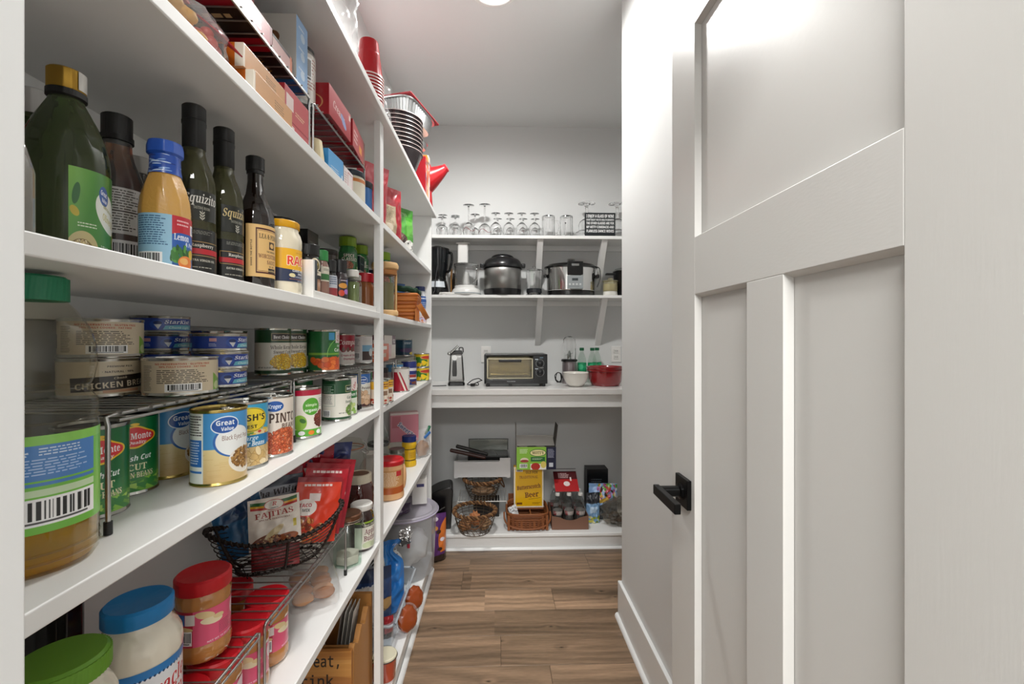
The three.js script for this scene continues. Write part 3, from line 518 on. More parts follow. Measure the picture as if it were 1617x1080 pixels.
can('can_of_sweet_corn', 'tall can of whole kernel sweet corn, the fully visible one on the riser', -0.517, RD, 1.034, 0.0375, 0.107, aCorn, { mid: 0.62, g: 'sweet corn cans' });
can('can_of_sweet_corn', 'can of whole kernel sweet corn half hidden behind its twin', -0.514, RD, 1.112, 0.0375, 0.107, aCorn, { mid: 0.66, g: 'sweet corn cans' });
can('can_of_soup', 'narrow brown and orange can between the tuna stack and the sweet corn', -0.572, RD, 0.96, 0.0335, 0.1, art(360, 170, (c, w, h) => { fill(c, '#5d4a32', 0, 0, w, h); for (let i = 0; i < 70; i++) oval(c, ['#c9622c', '#7a8a3a', '#d9a13c', '#8c3b2a'][i % 4], rnd(0, w), rnd(h * 0.1, h), 12, 9); }), { mid: 0.4 });
can('can_of_vegetables', 'can with orange and green top showing behind the tuna stack near the riser edge', -0.57, RD, 0.822 + 0.06, 0.03, 0.098, art(360, 170, (c, w, h) => { fill(c, '#dd8f2c', 0, 0, w, h); fill(c, '#2f7a35', w * 0.52, 0, w * 0.1, h); fill(c, '#6cb8c0', w * 0.62, 0, w * 0.2, h); lines(c, w * 0.2, h * 0.12, w * 0.3, h * 0.1, 2, '#5d3a10'); }), { mid: 0.55 });
can('can_of_carrots', 'green can of sliced carrots on the wire riser', -0.448, RD, 1.153, 0.0375, 0.106, aCarrot, { mid: 0.68 });
can('can_of_vegetables', 'dark green can behind the carrot can on the riser', -0.527, RD, 1.2, 0.036, 0.1, aGreenCan, { mid: 0.9 });
can('can_of_soup', 'red and white soup can on the riser, between carrots and a white can', -0.497, RD, 1.435, 0.036, 0.1, aCran, { mid: 0.5 });
can('can_of_milk', 'pale grey can with a blue and brown picture on the riser next to the post', -0.472, RD, 1.545, 0.0365, 0.097, aCream, { mid: 0.9 });

/* right of the post, on and under the risers */
boxThing('food_box', 'orange box with white stickers and a barcode, on the wire riser', 'box', -0.475, RD, 1.685, 0.085, 0.066, 0.16, { px: art(220, 130, (c, w, h) => { fill(c, '#d95a1e', 0, 0, w, h); fill(c, '#f4efe6', 70, 18, 110, 26); fill(c, '#333', 40, 24, 22, 12); bars(c, 20, 62, 60, 52); fill(c, '#c9b09a', 110, 70, 50, 30); }), pz: art(140, 130, (c, w, h) => { fill(c, '#dd5f20', 0, 0, w, h); fill(c, '#f4efe6', 50, 26, 80, 26); bars(c, 4, 66, 74, 52); c.strokeStyle = '#f1e6d8'; c.lineWidth = 5; c.strokeRect(92, 76, 28, 24); }) }, '#d2581e');
boxThing('food_box', 'white and purple food box behind the orange box', 'box', -0.535, RD, 1.9, 0.15, 0.1, 0.2, { px: art(200, 150, (c, w, h) => { fill(c, '#e9dfd6', 0, 0, w, h); fill(c, '#5d2446', w * 0.68, 0, w * 0.32, h * 0.4); fill(c, '#e3b9c0', w * 0.1, h * 0.4, w * 0.5, h * 0.5); text(c, '12', w * 0.84, h * 0.25, 36, '#fff'); }), py: '#7a2a33', pz: art(200, 150, (c, w, h) => { fill(c, '#e6d6cc', 0, 0, w, h); fill(c, '#6b2a3c', 0, 0, w, h * 0.2); lines(c, 20, h * 0.3, 120, h * 0.5, 7, '#8f7a74'); }) }, '#e4d8cf');
can('can_of_fruit', 'dark teal blue can at the end of the riser by the end panel', -0.478, RD, 2.26, 0.042, 0.085, art(420, 170, (c, w, h) => { fill(c, '#1d4a63', 0, 0, w, h); fill(c, '#173a52', 0, h * 0.5, w, h * 0.5); lines(c, w * 0.42, h * 0.16, 70, 26, 2, '#e6eef2'); oval(c, '#4a3560', w / 2, h * 0.68, 70, 24); oval(c, '#d8c04a', w / 2 + 40, h * 0.88, 30, 16); }), { mid: 0.8 });
const aTom = art(360, 170, (c, w, h) => { fill(c, '#e6d8c6', 0, 0, w, h); fill(c, '#e0ad34', 0, 0, w, h * 0.34); lines(c, w * 0.36, h * 0.1, 110, 36, 2, '#7a2a1c'); for (let i = 0; i < 30; i++) oval(c, '#b5402c', rnd(0, w), rnd(h * 0.72, h), 12, 9); fill(c, '#8a6a54', w * 0.4, h * 0.42, 60, 34); });
can('small_can', 'short can with a yellow top band at the shelf edge, nearest the post', -0.396, S.D, 1.485, 0.031, 0.082, aTom, { mid: 0.7, g: 'yellow banded small cans' });
can('small_can', 'short can with a yellow top band, second from the post', -0.396, S.D, 1.552, 0.031, 0.082, aTom, { mid: 0.7, g: 'yellow banded small cans' });
can('small_can', 'low dark red can under the riser behind the yellow banded cans', -0.49, S.D, 1.64, 0.042, 0.105, art(300, 120, (c, w, h) => { fill(c, '#7a2730', 0, 0, w, h); lines(c, 90, 30, 120, 60, 4, '#d8b0b0'); }), { mid: 0.6 });
vessel({ n: 'spice_jar', l: 'dark slim jar beside the riser leg right of the yellow banded cans', c: 'jar', x: -0.43, y: S.D, d: 1.67, body: [[0, 0], [0.019, 0], [0.02, 0.004], [0.02, 0.085], [0.017, 0.095]], mat: M(0x3a2622, 0.3), lid: { r: 0.018, h: 0.018, y: 0.092, mat: M(0x1a1a1a, 0.4) } });
can('can_of_tomatoes', 'white can with red diagonal panel under the far riser', -0.409, S.D, 1.868, 0.037, 0.1, art(420, 180, (c, w, h) => { fill(c, '#e6e2dc', 0, 0, w, h); c.beginPath(); c.moveTo(w * 0.2, h * 0.15); c.lineTo(w * 0.42, h * 0.15); c.lineTo(w * 0.58, h); c.lineTo(w * 0.2, h); c.fillStyle = '#b32638'; c.fill(); c.strokeStyle = '#f0e6d8'; c.lineWidth = 14; c.beginPath(); c.moveTo(w * 0.38, h * 0.15); c.lineTo(w * 0.52, h); c.stroke(); lines(c, w * 0.6, h * 0.3, 70, 40, 3, '#44506a'); }), { mid: 0.9 });
can('can_of_soup', 'pale blue topped can under the far riser behind the red diagonal can', -0.455, S.D, 1.958, 0.037, 0.112, art(420, 180, (c, w, h) => { fill(c, '#dcdad6', 0, 0, w, h); fill(c, '#5f9cc9', 0, 0, w, h * 0.3); lines(c, w * 0.45, h * 0.45, 90, 60, 4, '#556'); }), { mid: 0.7 });
can('can_of_milk', 'navy, white and red banded can under the end of the far riser', -0.424, S.D, 2.115, 0.036, 0.118, art(420, 200, (c, w, h) => { fill(c, '#24337f', 0, 0, w, h); fill(c, '#e9e6ea', 0, h * 0.28, w, h * 0.12); fill(c, '#e9e6ea', 0, h * 0.55, w, h * 0.2); fill(c, '#b03a30', w * 0.4, h * 0.56, w * 0.2, h * 0.12); for (let i = 0; i < 24; i++) oval(c, '#8a4a34', rnd(0, w), rnd(h * 0.82, h), 14, 10); }), { mid: 0.8 });
const aPine = art(420, 170, (c, w, h) => { fill(c, '#3a7a2c', 0, 0, w, h); fill(c, '#e8c21c', 0, 0, w, h * 0.22); oval(c, '#c8402a', w * 0.55, h * 0.26, 70, 26, 0, '#f0d060', 5); for (let i = 0; i < 46; i++) oval(c, ['#f3d21e', '#f7e04a', '#e0b010'][i % 3], rnd(w * 0.1, w), rnd(h * 0.5, h), 26, 18, rnd(0, 3)); });
can('can_of_pineapple', 'yellow and green can of pineapple, lower of two stacked at the shelf end', -0.405, S.D, 2.355, 0.04, 0.072, aPine, { mid: 0.9, g: 'stacked pineapple cans' });
can('can_of_pineapple', 'yellow and green can of pineapple, upper of two stacked at the shelf end', -0.406, S.D + 0.0725, 2.356, 0.04, 0.072, aPine, { mid: 0.8, g: 'stacked pineapple cans' });

/* clear oil bottle at the door end */
{
  const a = art(420, 420, (c, w, h) => {
    fill(c, '#79c34a', 0, 0, w, h); fill(c, '#8ed05c', 0, 0, w, h * 0.1); fill(c, '#4f86c9', w * 0.26, h * 0.1, w * 0.58, h * 0.36); lines(c, w * 0.44, h * 0.13, w * 0.34, h * 0.09, 3, '#dbe8f8'); text(c, '*', w * 0.35, h * 0.2, 60, '#dbe8f8'); lines(c, w * 0.32, h * 0.24, w * 0.48, h * 0.18, 6, '#b4cdf0'); fill(c, '#4f86c9', w * 0.26, h * 0.48, w * 0.58, h * 0.035); fill(c, '#cfe6bd', w * 0.26, h * 0.55, w * 0.58, h * 0.07); bars(c, w * 0.26, h * 0.64, w * 0.58, h * 0.28);
  });
  const clear = M(0xf4f2ea, 0.04, { transmission: 1, thickness: 0, ior: 1.35 });
  const prof = [[0, 0.002], [0.05, 0], [0.054, 0.006], [0.054, 0.13], [0.0525, 0.138], [0.054, 0.146], [0.053, 0.155], [0.046, 0.165], [0.046, 0.168], [0.050, 0.176], [0.0525, 0.19], [0.052, 0.208], [0.047, 0.226], [0.036, 0.243], [0.0285, 0.251], [0.0255, 0.256], [0.0255, 0.268]];
  const K = 0.885; for (const q of prof) q[0] *= K;
  const t = thing('oil_bottle', 'large clear plastic oil bottle with green lid, nearest the door on the can shelf', 'bottle', -0.449, S.D, 0.441);
  part(t, 'bottle', lat(prof, 48), clear);
  part(t, 'oil', lat([[0, 0.003], [0.043, 0.003], [0.0466, 0.009], [0.0466, 0.0455], [0, 0.0455]], 44), M(0xf0c838, 0.06, { transmission: 0.72, thickness: 0, ior: 1.4 }));
  part(t, 'cap', lidGeo(0.0262, 0.024, 0.002, 46).translate(0, 0.252, 0), M(0x0d7a52, 0.4));
  part(t, 'paper_label', band(prof, 0.04, 0.128, 0.55, 2.35, a, 0.0006), a.page.gloss);
  part(t, 'moulded_rib', merge(ring(0.0476, 0.0014, 0.012, 48), ring(0.0476, 0.0012, 0.02, 48), ring(0.0474, 0.0012, 0.138, 48), ring(0.0407, 0.0012, 0.167, 40)), clear);
}

/* ---------- bottle shelf (at eye level) ---------- */
const dark = (c, att, d) => M(c, 0.03, { transmission: 0.92, thickness: 0.05, ior: 1.42, attenuationColor: att, attenuationDistance: d });
const BLK = M(0x121212, 0.42), BLKG = M(0x0f0f10, 0.15);
{
  const a = art(460, 300, (c, w, h) => {
    const g = c.createLinearGradient(0, 0, w, h); g.addColorStop(0, '#8fc95a'); g.addColorStop(0.35, '#4f9140'); g.addColorStop(1, '#3d7d3c'); fill(c, g, 0, 0, w, h);
    oval(c, '#2f6a34', w * 0.1, h * 0.3, 22, 40, 0.4); oval(c, '#c9b63c', w * 0.08, h * 0.5, 30, 16, 0.3);
    oval(c, '#eef0e8', w * 0.66, h * 0.46, 130, 66, 0.25); oval(c, '#2c5aa6', w * 0.55, h * 0.26, 48, 34, 0.2); text(c, 'Great', w * 0.55, h * 0.23, 24, '#fff', { rot: 0.15 }); text(c, 'Value', w * 0.56, h * 0.31, 20, '#fff', { rot: 0.15 });
    text(c, '100% Extra Virgin', w * 0.68, h * 0.42, 17, '#8f8a4a', { rot: 0.2 }); text(c, 'Olive Oil', w * 0.68, h * 0.54, 34, '#c2b45c', { font: 'serif', w: 150, rot: 0.2 }); lines(c, w * 0.12, h * 0.62, 150, 20, 2, '#dfe9d2');
    oval(c, '#cfc08a', w * 0.2, h * 0.95, 110, 70); oval(c, '#8f7a4a', w * 0.18, h * 0.96, 84, 46); beans(c, w * 0.18, h * 0.93, 64, 26, 40, ['#e6d8b0', '#d9c48c'], 14); oval(c, '#b7a13a', w * 0.86, h * 0.74, 18, 28, 0.2); oval(c, '#d9cc5a', w * 0.92, h * 0.9, 16, 24); text(c, '1 QT 1 PT (1.5L)', w * 0.62, h * 0.88, 18, '#e8eede', { rot: 0.08 });
  });
  const prof = [[0, 0], [0.035, 0], [0.037, 0.004], [0.037, 0.105], [0.0362, 0.118], [0.033, 0.135], [0.027, 0.152], [0.02, 0.167], [0.0152, 0.177], [0.0142, 0.184], [0.0142, 0.19]];
  const t = vessel({ n: 'olive_oil_bottle', l: 'broad dark green olive oil bottle with gold cap, nearest the door', c: 'bottle', x: -0.48, y: S.C, d: 0.508, body: prof, mat: dark(0xb9d08a, '#3f6a12', 0.035), bands: [{ y0: 0.004, y1: 0.098, mid: -0.02, span: 1.6, art: a }],
    lid: { n: 'cap', name: 'cap', r: 0.0165, h: 0.023, y: 0.188, mat: METAL(0xb08a3c, 0.35), label: 'gold screw cap' } });
  part(t, 'cap_collar', lat([[0.0145, 0.179], [0.0172, 0.181], [0.0172, 0.1875], [0.0145, 0.188]], 36), BLK);
  part(t, 'cap_seal', band([[0.0166, 0.188], [0.0166, 0.212]], 0.1895, 0.2095, -0.15, 0.75, null, 0.0005, 10, 1), M(0xd8d6d0, 0.3), 'silver seal strip on the cap');
}
{
  const a = art(300, 250, (c, w, h) => { fill(c, '#e9e7e3', 0, 0, w, h); lines(c, 18, 14, w * 0.8, h * 0.9, 16, '#5b5650'); fill(c, '#4d4742', 14, h * 0.5, w * 0.85, 7); }), b = art(200, 90, (c, w, h) => bars(c, 0, 0, w, h * 1.2));
  const prof = [[0, 0], [0.031, 0], [0.0335, 0.004], [0.0335, 0.1], [0.0315, 0.114], [0.025, 0.135], [0.0185, 0.153], [0.0158, 0.166], [0.0155, 0.187]];
  const t = vessel({ n: 'dressing_bottle', l: 'brown salad dressing bottle with black cap showing its white back label', c: 'bottle', x: -0.51, y: S.C, d: 0.609, body: prof, mat: dark(0xffffff, '#7a3c14', 0.05), bands: [{ y0: 0.05, y1: 0.11, mid: 0.78, span: 1.7, art: a }, { y0: 0.006, y1: 0.042, mid: 0.5, span: 1.15, art: b, name: 'barcode_label' }], lid: { r: 0.0165, h: 0.028, y: 0.184, mat: BLK, knurl: 30 } });
  part(t, 'cap_collar', lat([[0.0152, 0.176], [0.0178, 0.177], [0.0178, 0.184], [0.0152, 0.185]], 32), BLK);
}
vessel({ n: 'sauce_bottle', l: 'slim dark bottle with white cap behind the brown dressing bottle', c: 'bottle', x: -0.588, y: S.C, d: 0.745, body: [[0, 0], [0.024, 0], [0.025, 0.004], [0.025, 0.12], [0.017, 0.15], [0.0115, 0.165], [0.0115, 0.186]], mat: M(0x14110d, 0.1, { clearcoat: 1 }), lid: { r: 0.0135, h: 0.027, y: 0.184, mat: M(0xc9c7c3, 0.4) } });
vessel({ n: 'sauce_bottle', l: 'dark bottle with white cap standing behind the big olive oil bottle', c: 'bottle', x: -0.592, y: S.C, d: 0.585, body: [[0, 0], [0.026, 0], [0.027, 0.004], [0.027, 0.14], [0.02, 0.17], [0.0145, 0.186], [0.0145, 0.2]], mat: dark(0xb9d08a, '#33500f', 0.02), lid: { r: 0.0165, h: 0.032, y: 0.198, mat: M(0xcfcdca, 0.4) } });
vessel({ n: 'sauce_bottle', l: 'red labelled bottle at the back next to the door jamb', c: 'bottle', x: -0.618, y: S.C, d: 0.53, body: [[0, 0], [0.028, 0], [0.029, 0.004], [0.029, 0.18], [0.024, 0.192], [0.022, 0.2]], mat: M(0x9c2024, 0.35), lid: { r: 0.022, h: 0.016, y: 0.199, mat: M(0xd9d4c4, 0.4) } });
vessel({ n: 'sauce_bottle', l: 'clear narrow bottle at the shelf edge right beside the door jamb', c: 'bottle', x: -0.415, y: S.C, d: 0.375, body: [[0, 0], [0.0245, 0], [0.0255, 0.004], [0.0255, 0.055], [0.02, 0.078], [0.012, 0.09]], mat: M(0xe6e2da, 0.1, { transmission: 0.8 }), lid: { r: 0.013, h: 0.016, y: 0.089, mat: BLK } });
{
  const seal = art(300, 150, (c, w, h) => { fill(c, '#1f4fb0', 0, 0, w, h); for (let i = 0; i < 60; i++) { c.save(); c.translate(rnd(0, w), rnd(0, h)); c.rotate(rnd(-0.4, 0.4)); oval(c, ['#8fb4e8', '#16398c', '#c9dcf4'][i % 3], 0, 0, rnd(8, 20), rnd(3, 6)); c.restore(); } });
  const a = art(460, 250, (c, w, h) => {
    fill(c, '#9cc9e2', 0, 0, w, h); lines(c, 14, 12, w * 0.42, h * 0.56, 13, '#2c5a86'); bars(c, 12, h * 0.72, w * 0.36, h * 0.24);
    const x = w * 0.5; fill(c, '#c62636', x, 0, w - x, h * 0.42); fill(c, '#2a5fb4', x, h * 0.32, w - x, h * 0.26); c.beginPath(); c.moveTo(x, h * 0.36); c.quadraticCurveTo(x + 100, h * 0.24, w, h * 0.4); c.lineTo(w, h * 0.3); c.lineTo(x, h * 0.24); c.fillStyle = '#c62636'; c.fill();
    lines(c, x + 30, h * 0.08, 90, h * 0.14, 2, '#f2c8c8'); fill(c, '#fff', x + 140, h * 0.12, 60, 50); text(c, 'N', x + 170, h * 0.22, 44, '#2a4fa4'); text(c, 'Lemon', x + 66, h * 0.4, 42, '#fff', { font: 'serif', w: 110 }); text(c, '& Pepper', x + 150, h * 0.52, 28, '#fff', { font: 'serif', i: 1 });
    fill(c, '#2d5f9c', x, h * 0.58, w - x, h * 0.42); for (let i = 0; i < 26; i++) oval(c, ['#3f7a34', '#2c5a28', '#5a9a44'][i % 3], rnd(x, x + 130), rnd(h * 0.62, h * 0.86), 24, 12, rnd(0, 3)); oval(c, '#e8813a', x + 96, h * 0.88, 60, 34); oval(c, '#f2b86a', x + 80, h * 0.85, 34, 16); oval(c, '#d8b43a', x + 150, h * 0.7, 30, 24);
  });
  const prof = [[0, 0], [0.0255, 0], [0.0275, 0.004], [0.0275, 0.066], [0.0275, 0.078], [0.0262, 0.092], [0.0225, 0.108], [0.0175, 0.122], [0.0158, 0.132], [0.0155, 0.15], [0.0158, 0.16], [0.0158, 0.164]];
  const t = vessel({ n: 'marinade_bottle', l: 'yellow marinade bottle with blue wrapped neck and red and blue label', c: 'bottle', x: -0.43, y: S.C, d: 0.586, body: prof, mat: M(0xd7a452, 0.2, { clearcoat: 0.8, clearcoatRoughness: 0.05, bumpMap: grain, bumpScale: 0.0006 }), bands: [{ y0: 0.004, y1: 0.07, mid: 0.7, span: 3.0, art: a }, { y0: 0.124, y1: 0.151, mid: 0.6, span: 6.28, art: seal, off: 0.0009, name: 'neck_wrap' }] });
  part(t, 'cap', lat([[0.016, 0.148], [0.0194, 0.151], [0.0194, 0.16], [0.018, 0.166], [0, 0.166]], 40), seal.page.film && M(0x2757b8, 0.35));
}
for (const [d, mid, l] of [[0.655, 0.62, 'tall dark green flavoured oil bottle, the taller looking one beside the yellow marinade'], [0.725, 0.3, 'tall dark green flavoured oil bottle, second one, beside the tan labelled sauce bottle']]) {
  const a = art(320, 300, (c, w, h) => {
    fill(c, '#101210', 0, 0, w, h); lines(c, w * 0.25, h * 0.05, w * 0.5, 24, 3, '#8a8a80'); c.strokeStyle = '#b9965a'; c.lineWidth = 4; c.strokeRect(w * 0.12, h * 0.28, w * 0.9, 86); text(c, 'Raspberry', w * 0.52, h * 0.35, 28, '#e6e2d8', { font: 'serif' }); fill(c, '#b8202c', w * 0.1, h * 0.42, w * 0.9, 34); text(c, 'EXTRA VIRGIN OIL', w * 0.52, h * 0.66, 20, '#cfcbbd'); lines(c, w * 0.22, h * 0.8, w * 0.6, 14, 1, '#a8a498');
  });
  const prof = [[0, 0], [0.0255, 0], [0.0268, 0.004], [0.0268, 0.128], [0.0258, 0.142], [0.0215, 0.158], [0.016, 0.172], [0.0138, 0.182], [0.013, 0.2], [0.0128, 0.222]];
  const t = vessel({ n: 'flavoured_oil_bottle', l, c: 'bottle', x: -0.44, y: S.C, d, body: prof, mat: dark(0xc9c78a, '#4a4e14', 0.022), bands: [{ y0: 0.003, y1: 0.07, mid, span: 2.4, art: a }], lid: { r: 0.0146, h: 0.022, y: 0.2285, mat: BLK, bev: 0.002 } });
  part(t, 'capsule', lat([[0.0138, 0.188], [0.0144, 0.189], [0.0144, 0.222], [0.0151, 0.2235], [0.0151, 0.2275], [0.014, 0.2285]], 36), BLK);
  // white lettering and a small sprig printed on the glass
  const s = art(340, 150, (c, w, h) => { fill(c, '#14170d', 0, 0, w, h); text(c, 'Squizito', w / 2, h * 0.28, 62, d < 0.7 ? '#d8d6cf' : '#cbb57e', { font: 'serif', i: 1, w: w * 0.92 }); text(c, 'TASTING ROOM', w / 2, h * 0.58, 20, '#9a988c'); c.strokeStyle = '#b9b7aa'; c.lineWidth = 4; c.beginPath(); c.moveTo(w / 2, h * 0.66); c.lineTo(w / 2, h); c.stroke(); for (let i = 0; i < 3; i++) for (const k of [-1, 1]) oval(c, '#b9b7aa', w / 2 + k * 13, h * (0.74 + i * 0.09), 12, 4, k * -0.5); });
  part(t, 'printed_lettering', band(prof, 0.082, 0.124, mid, 1.75, s, 0.0004), s.page.gloss);
}
{
  const a = art(420, 300, (c, w, h) => {
    fill(c, '#e0b877', 0, 0, w, h); c.save(); text(c, 'SHAKE THE BOTTLE', 44, h * 0.55, 17, '#3a2412', { rot: -Math.PI / 2, w: 150 }); c.restore();
    c.strokeStyle = '#4a1c16'; c.lineWidth = 9; c.strokeRect(82, 24, 270, h - 50); c.lineWidth = 2; c.strokeRect(92, 34, 250, h - 70); text(c, 'LEA & PERRINS', 220, 66, 36, '#1c120c', { font: 'serif', w: 236 }); fill(c, '#4a3424', 190, 92, 66, 44); oval(c, '#e0b877', 222, 114, 22, 14);
    text(c, 'THE ORIGINAL', 218, 150, 15, '#3a2412'); text(c, 'WORCESTERSHIRE', 218, 178, 32, '#5b1d16', { font: 'serif', w: 240 }); text(c, 'SAUCE', 218, 212, 30, '#5b1d16', { font: 'serif', w: 100 }); text(c, 'EST. 1835', 218, 236, 13, '#3a2412'); fill(c, '#2a1a14', 180, 246, 90, 26); text(c, 'Lea & Perrins', 225, 259, 15, '#e8d3a0', { i: 1 });
  });
  const prof = [[0, 0], [0.029, 0], [0.0305, 0.004], [0.0305, 0.122], [0.029, 0.136], [0.022, 0.154], [0.016, 0.168], [0.0128, 0.19], [0.0122, 0.212]];
  const t = vessel({ n: 'worcestershire_bottle', l: 'dark brown sauce bottle with a large tan label and black cap', c: 'bottle', x: -0.43, y: S.C, d: 0.798, body: prof, mat: M(0x140b07, 0.06, { clearcoat: 1 }), bands: [{ y0: 0.022, y1: 0.112, mid: 0.2, span: 2.7, art: a, fin: 'paper' }], lid: { r: 0.0148, h: 0.024, y: 0.2115, mat: BLK, knurl: 34 } });
  part(t, 'cap_collar', lat([[0.0118, 0.204], [0.0136, 0.205], [0.0136, 0.211], [0.0118, 0.2115]], 30), BLK);
}
{
  const a = art(520, 300, (c, w, h) => {
    fill(c, '#f0b41e', 0, 0, w, h * 0.56); fill(c, '#25304f', 0, h * 0.52, w, h * 0.5); c.beginPath(); c.ellipse(w * 0.5, h * 0.5, w * 0.55, h * 0.14, 0, 0, 7); c.fillStyle = '#f0b41e'; c.fill();
    text(c, 'SINCE 1937', w * 0.52, h * 0.11, 15, '#c98a10'); text(c, 'RAGÚ', w * 0.56, h * 0.36, 112, '#e9432e', { w: 330, stroke: '#fbe9c6', lw: 12 }); text(c, 'CLASSIC ALFREDO', w * 0.56, h * 0.66, 26, '#fff', { w: 210 }); text(c, 'SAUCE', w * 0.56, h * 0.75, 24, '#fff'); lines(c, w * 0.38, h * 0.82, 160, 18, 2, '#c9cfe0'); oval(c, '#e6d9a6', w * 0.36, h * 0.8, 34, 18); lines(c, w * 0.3, h * 0.91, 200, 8, 1, '#e08a5a'); text(c, 'NET WT 15 OZ', w * 0.56, h * 0.965, 13, '#cfd4e2');
  });
  const prof = [[0, 0], [0.033, 0], [0.0362, 0.005], [0.037, 0.016], [0.0362, 0.024], [0.0362, 0.088], [0.037, 0.096], [0.037, 0.107], [0.034, 0.118], [0.0305, 0.124], [0.0305, 0.131]];
  const t = vessel({ n: 'sauce_jar', l: 'cream pasta sauce jar with yellow lid and orange and navy label', c: 'jar', x: -0.425, y: S.C, d: 0.882, body: prof, mat: M(0xe9dfc6, 0.12, { clearcoat: 0.8 }), bands: [{ y0: 0.025, y1: 0.088, mid: 0.2, span: 2.7, art: a }], lid: { r: 0.0325, h: 0.014, y: 0.1295, mat: M(0xe6a817, 0.35), bev: 0.002 } });
  part(t, 'lid_top', lat([[0, 0.1435], [0.024, 0.1435], [0.026, 0.1448], [0.027, 0.1435]].reverse(), 36), M(0xc9c5b4, 0.35));
}
{ // dark things at the back
  vessel({ n: 'seasoning_tin', l: 'round black lidded tin with a pale emblem behind the worcestershire bottle', c: 'tin', x: -0.58, y: S.C, d: 1.19, body: [[0, 0], [0.038, 0], [0.04, 0.004], [0.04, 0.2], [0.036, 0.204]], mat: M(0x1d1d20, 0.3), lid: { r: 0.043, h: 0.03, y: 0.2, mat: M(0x17181b, 0.3) }, bands: [{ y0: 0.205, y1: 0.228, mid: 0.9, span: 0.8, off: 0.0035, prof: [[0.0398, 0], [0.0398, 0.24]], art: art(120, 90, (c, w, h) => { fill(c, '#17181b', 0, 0, w, h); oval(c, '#c9c4b0', w / 2, h / 2, 38, 36); oval(c, '#4a4a40', w / 2, h / 2, 26, 24); }), name: 'emblem' }] });
  boxThing('seasoning_box', 'tall black carton at the back behind the yellow lidded jar', 'box', -0.585, S.C, 1.335, 0.07, 0.235, 0.075, { px: art(120, 300, (c, w, h) => { fill(c, '#141416', 0, 0, w, h); lines(c, 20, 40, 80, 90, 5, '#5b5b5b'); fill(c, '#4a1a22', 0, h * 0.4, w, 22); }), pz: art(120, 300, (c, w, h) => { fill(c, '#121214', 0, 0, w, h); lines(c, 24, 60, 70, 60, 4, '#777'); }) }, '#151517');
  vessel({ n: 'pepper_mill', l: 'dark pepper mill behind the yellow lidded jar and the white rack side', c: 'pepper mill', x: -0.52, y: S.C, d: 1.1, body: [[0, 0], [0.022, 0], [0.023, 0.01], [0.0195, 0.06], [0.021, 0.09], [0.0185, 0.1], [0.021, 0.115], [0.021, 0.135], [0.012, 0.145], [0, 0.147]], mat: M(0x26282a, 0.3) });
}
/* spice rack: white steps */
{
  const t = thing('spice_rack', 'white stepped spice rack standing on the bottle shelf beside the yellow lidded jar', 'rack', 0, S.C, 0);
  const w = M(0xebe9e4, 0.4);
  part(t, 'side_panel', box(-0.50, -0.378, 0, 0.078, 0.918, 0.926, 0.001), w); part(t, 'side_panel', box(-0.60, -0.502, 0, 0.142, 0.928, 0.936, 0.001), w);
  part(t, 'step', box(-0.486, -0.378, 0, 0.016, 0.9265, 1.39, 0.0015), w); part(t, 'step', box(-0.60, -0.4865, 0.122, 0.136, 1.40, 1.86, 0.0015), w); part(t, 'riser_panel', box(-0.4925, -0.487, 0, 0.1215, 1.40, 1.86, 0.001), w);
}
const SP = S.C + 0.0165;
vessel({ n: 'spice_tin', l: 'dark grey flat spice tin directly behind the white rack side panel', c: 'tin', x: -0.404, y: SP, d: 0.952, body: [[0, 0], [0.018, 0], [0.019, 0.003], [0.019, 0.062], [0.018, 0.066], [0, 0.066]], mat: M(0x3c4044, 0.4) });
const spiceGlass = M(0xffffff, 0.03, { transmission: 1, thickness: 0, ior: 1.4 });
function spice(l, x, y, d, r, h, lidCol, lidH, powder, labelArt, mid, o = {}) {
  const n = r * 0.8, body = [[0, 0], [r * 0.93, 0], [r, r * 0.08], [r, h * 0.72], [r * 0.93, h * 0.82], [n, h * 0.9], [n, h]];
  return vessel({ n: 'spice_jar', l, c: 'spice jar', x, y, d, body, mat: o.solid ? M(o.solid, 0.25, { clearcoat: 0.5 }) : spiceGlass, fill: o.solid ? null : { name: 'ground_spice', prof: [[0, 0.002], [r * 0.88, 0.002], [r * 0.94, 0.006], [r * 0.94, h * (o.full ?? 0.62)], [0, h * (o.full ?? 0.62) + 0.001]], mat: M(powder, 0.9) }, lid: { r: n * 1.14, h: lidH, y: h * 0.93, mat: M(lidCol, 0.4), knurl: o.knurl ?? 26 }, bands: labelArt ? [{ y0: h * (o.l0 ?? 0.25), y1: h * (o.l1 ?? 0.66), mid, span: o.span ?? 1.8, art: labelArt }] : [] });
}
const aSp1 = art(220, 190, (c, w, h) => { fill(c, '#29241d', 0, 0, w, h); oval(c, '#e6d9b8', w / 2, h * 0.32, 58, 58); oval(c, '#6b5a1e', w / 2, h * 0.34, 46, 46); oval(c, '#c9a92c', w / 2, h * 0.3, 24, 18); fill(c, '#e8ddc4', 0, h * 0.62, w, h * 0.2); lines(c, 40, h * 0.67, 140, 20, 1, '#3a2c1c'); fill(c, '#29241d', 0, h * 0.84, w, 12); });
const aSp2 = art(160, 150, (c, w, h) => { fill(c, '#cfc9b8', 0, 0, w, h); lines(c, 30, h * 0.16, 100, 24, 2, '#343'); fill(c, '#2f6a34', 0, h * 0.5, w, h * 0.4); });
const aSp3 = art(160, 150, (c, w, h) => { fill(c, '#b9bec6', 0, 0, w, h); fill(c, '#8e2f34', 0, h * 0.6, w, h * 0.4); lines(c, 20, 12, 110, 60, 4, '#39506e'); });
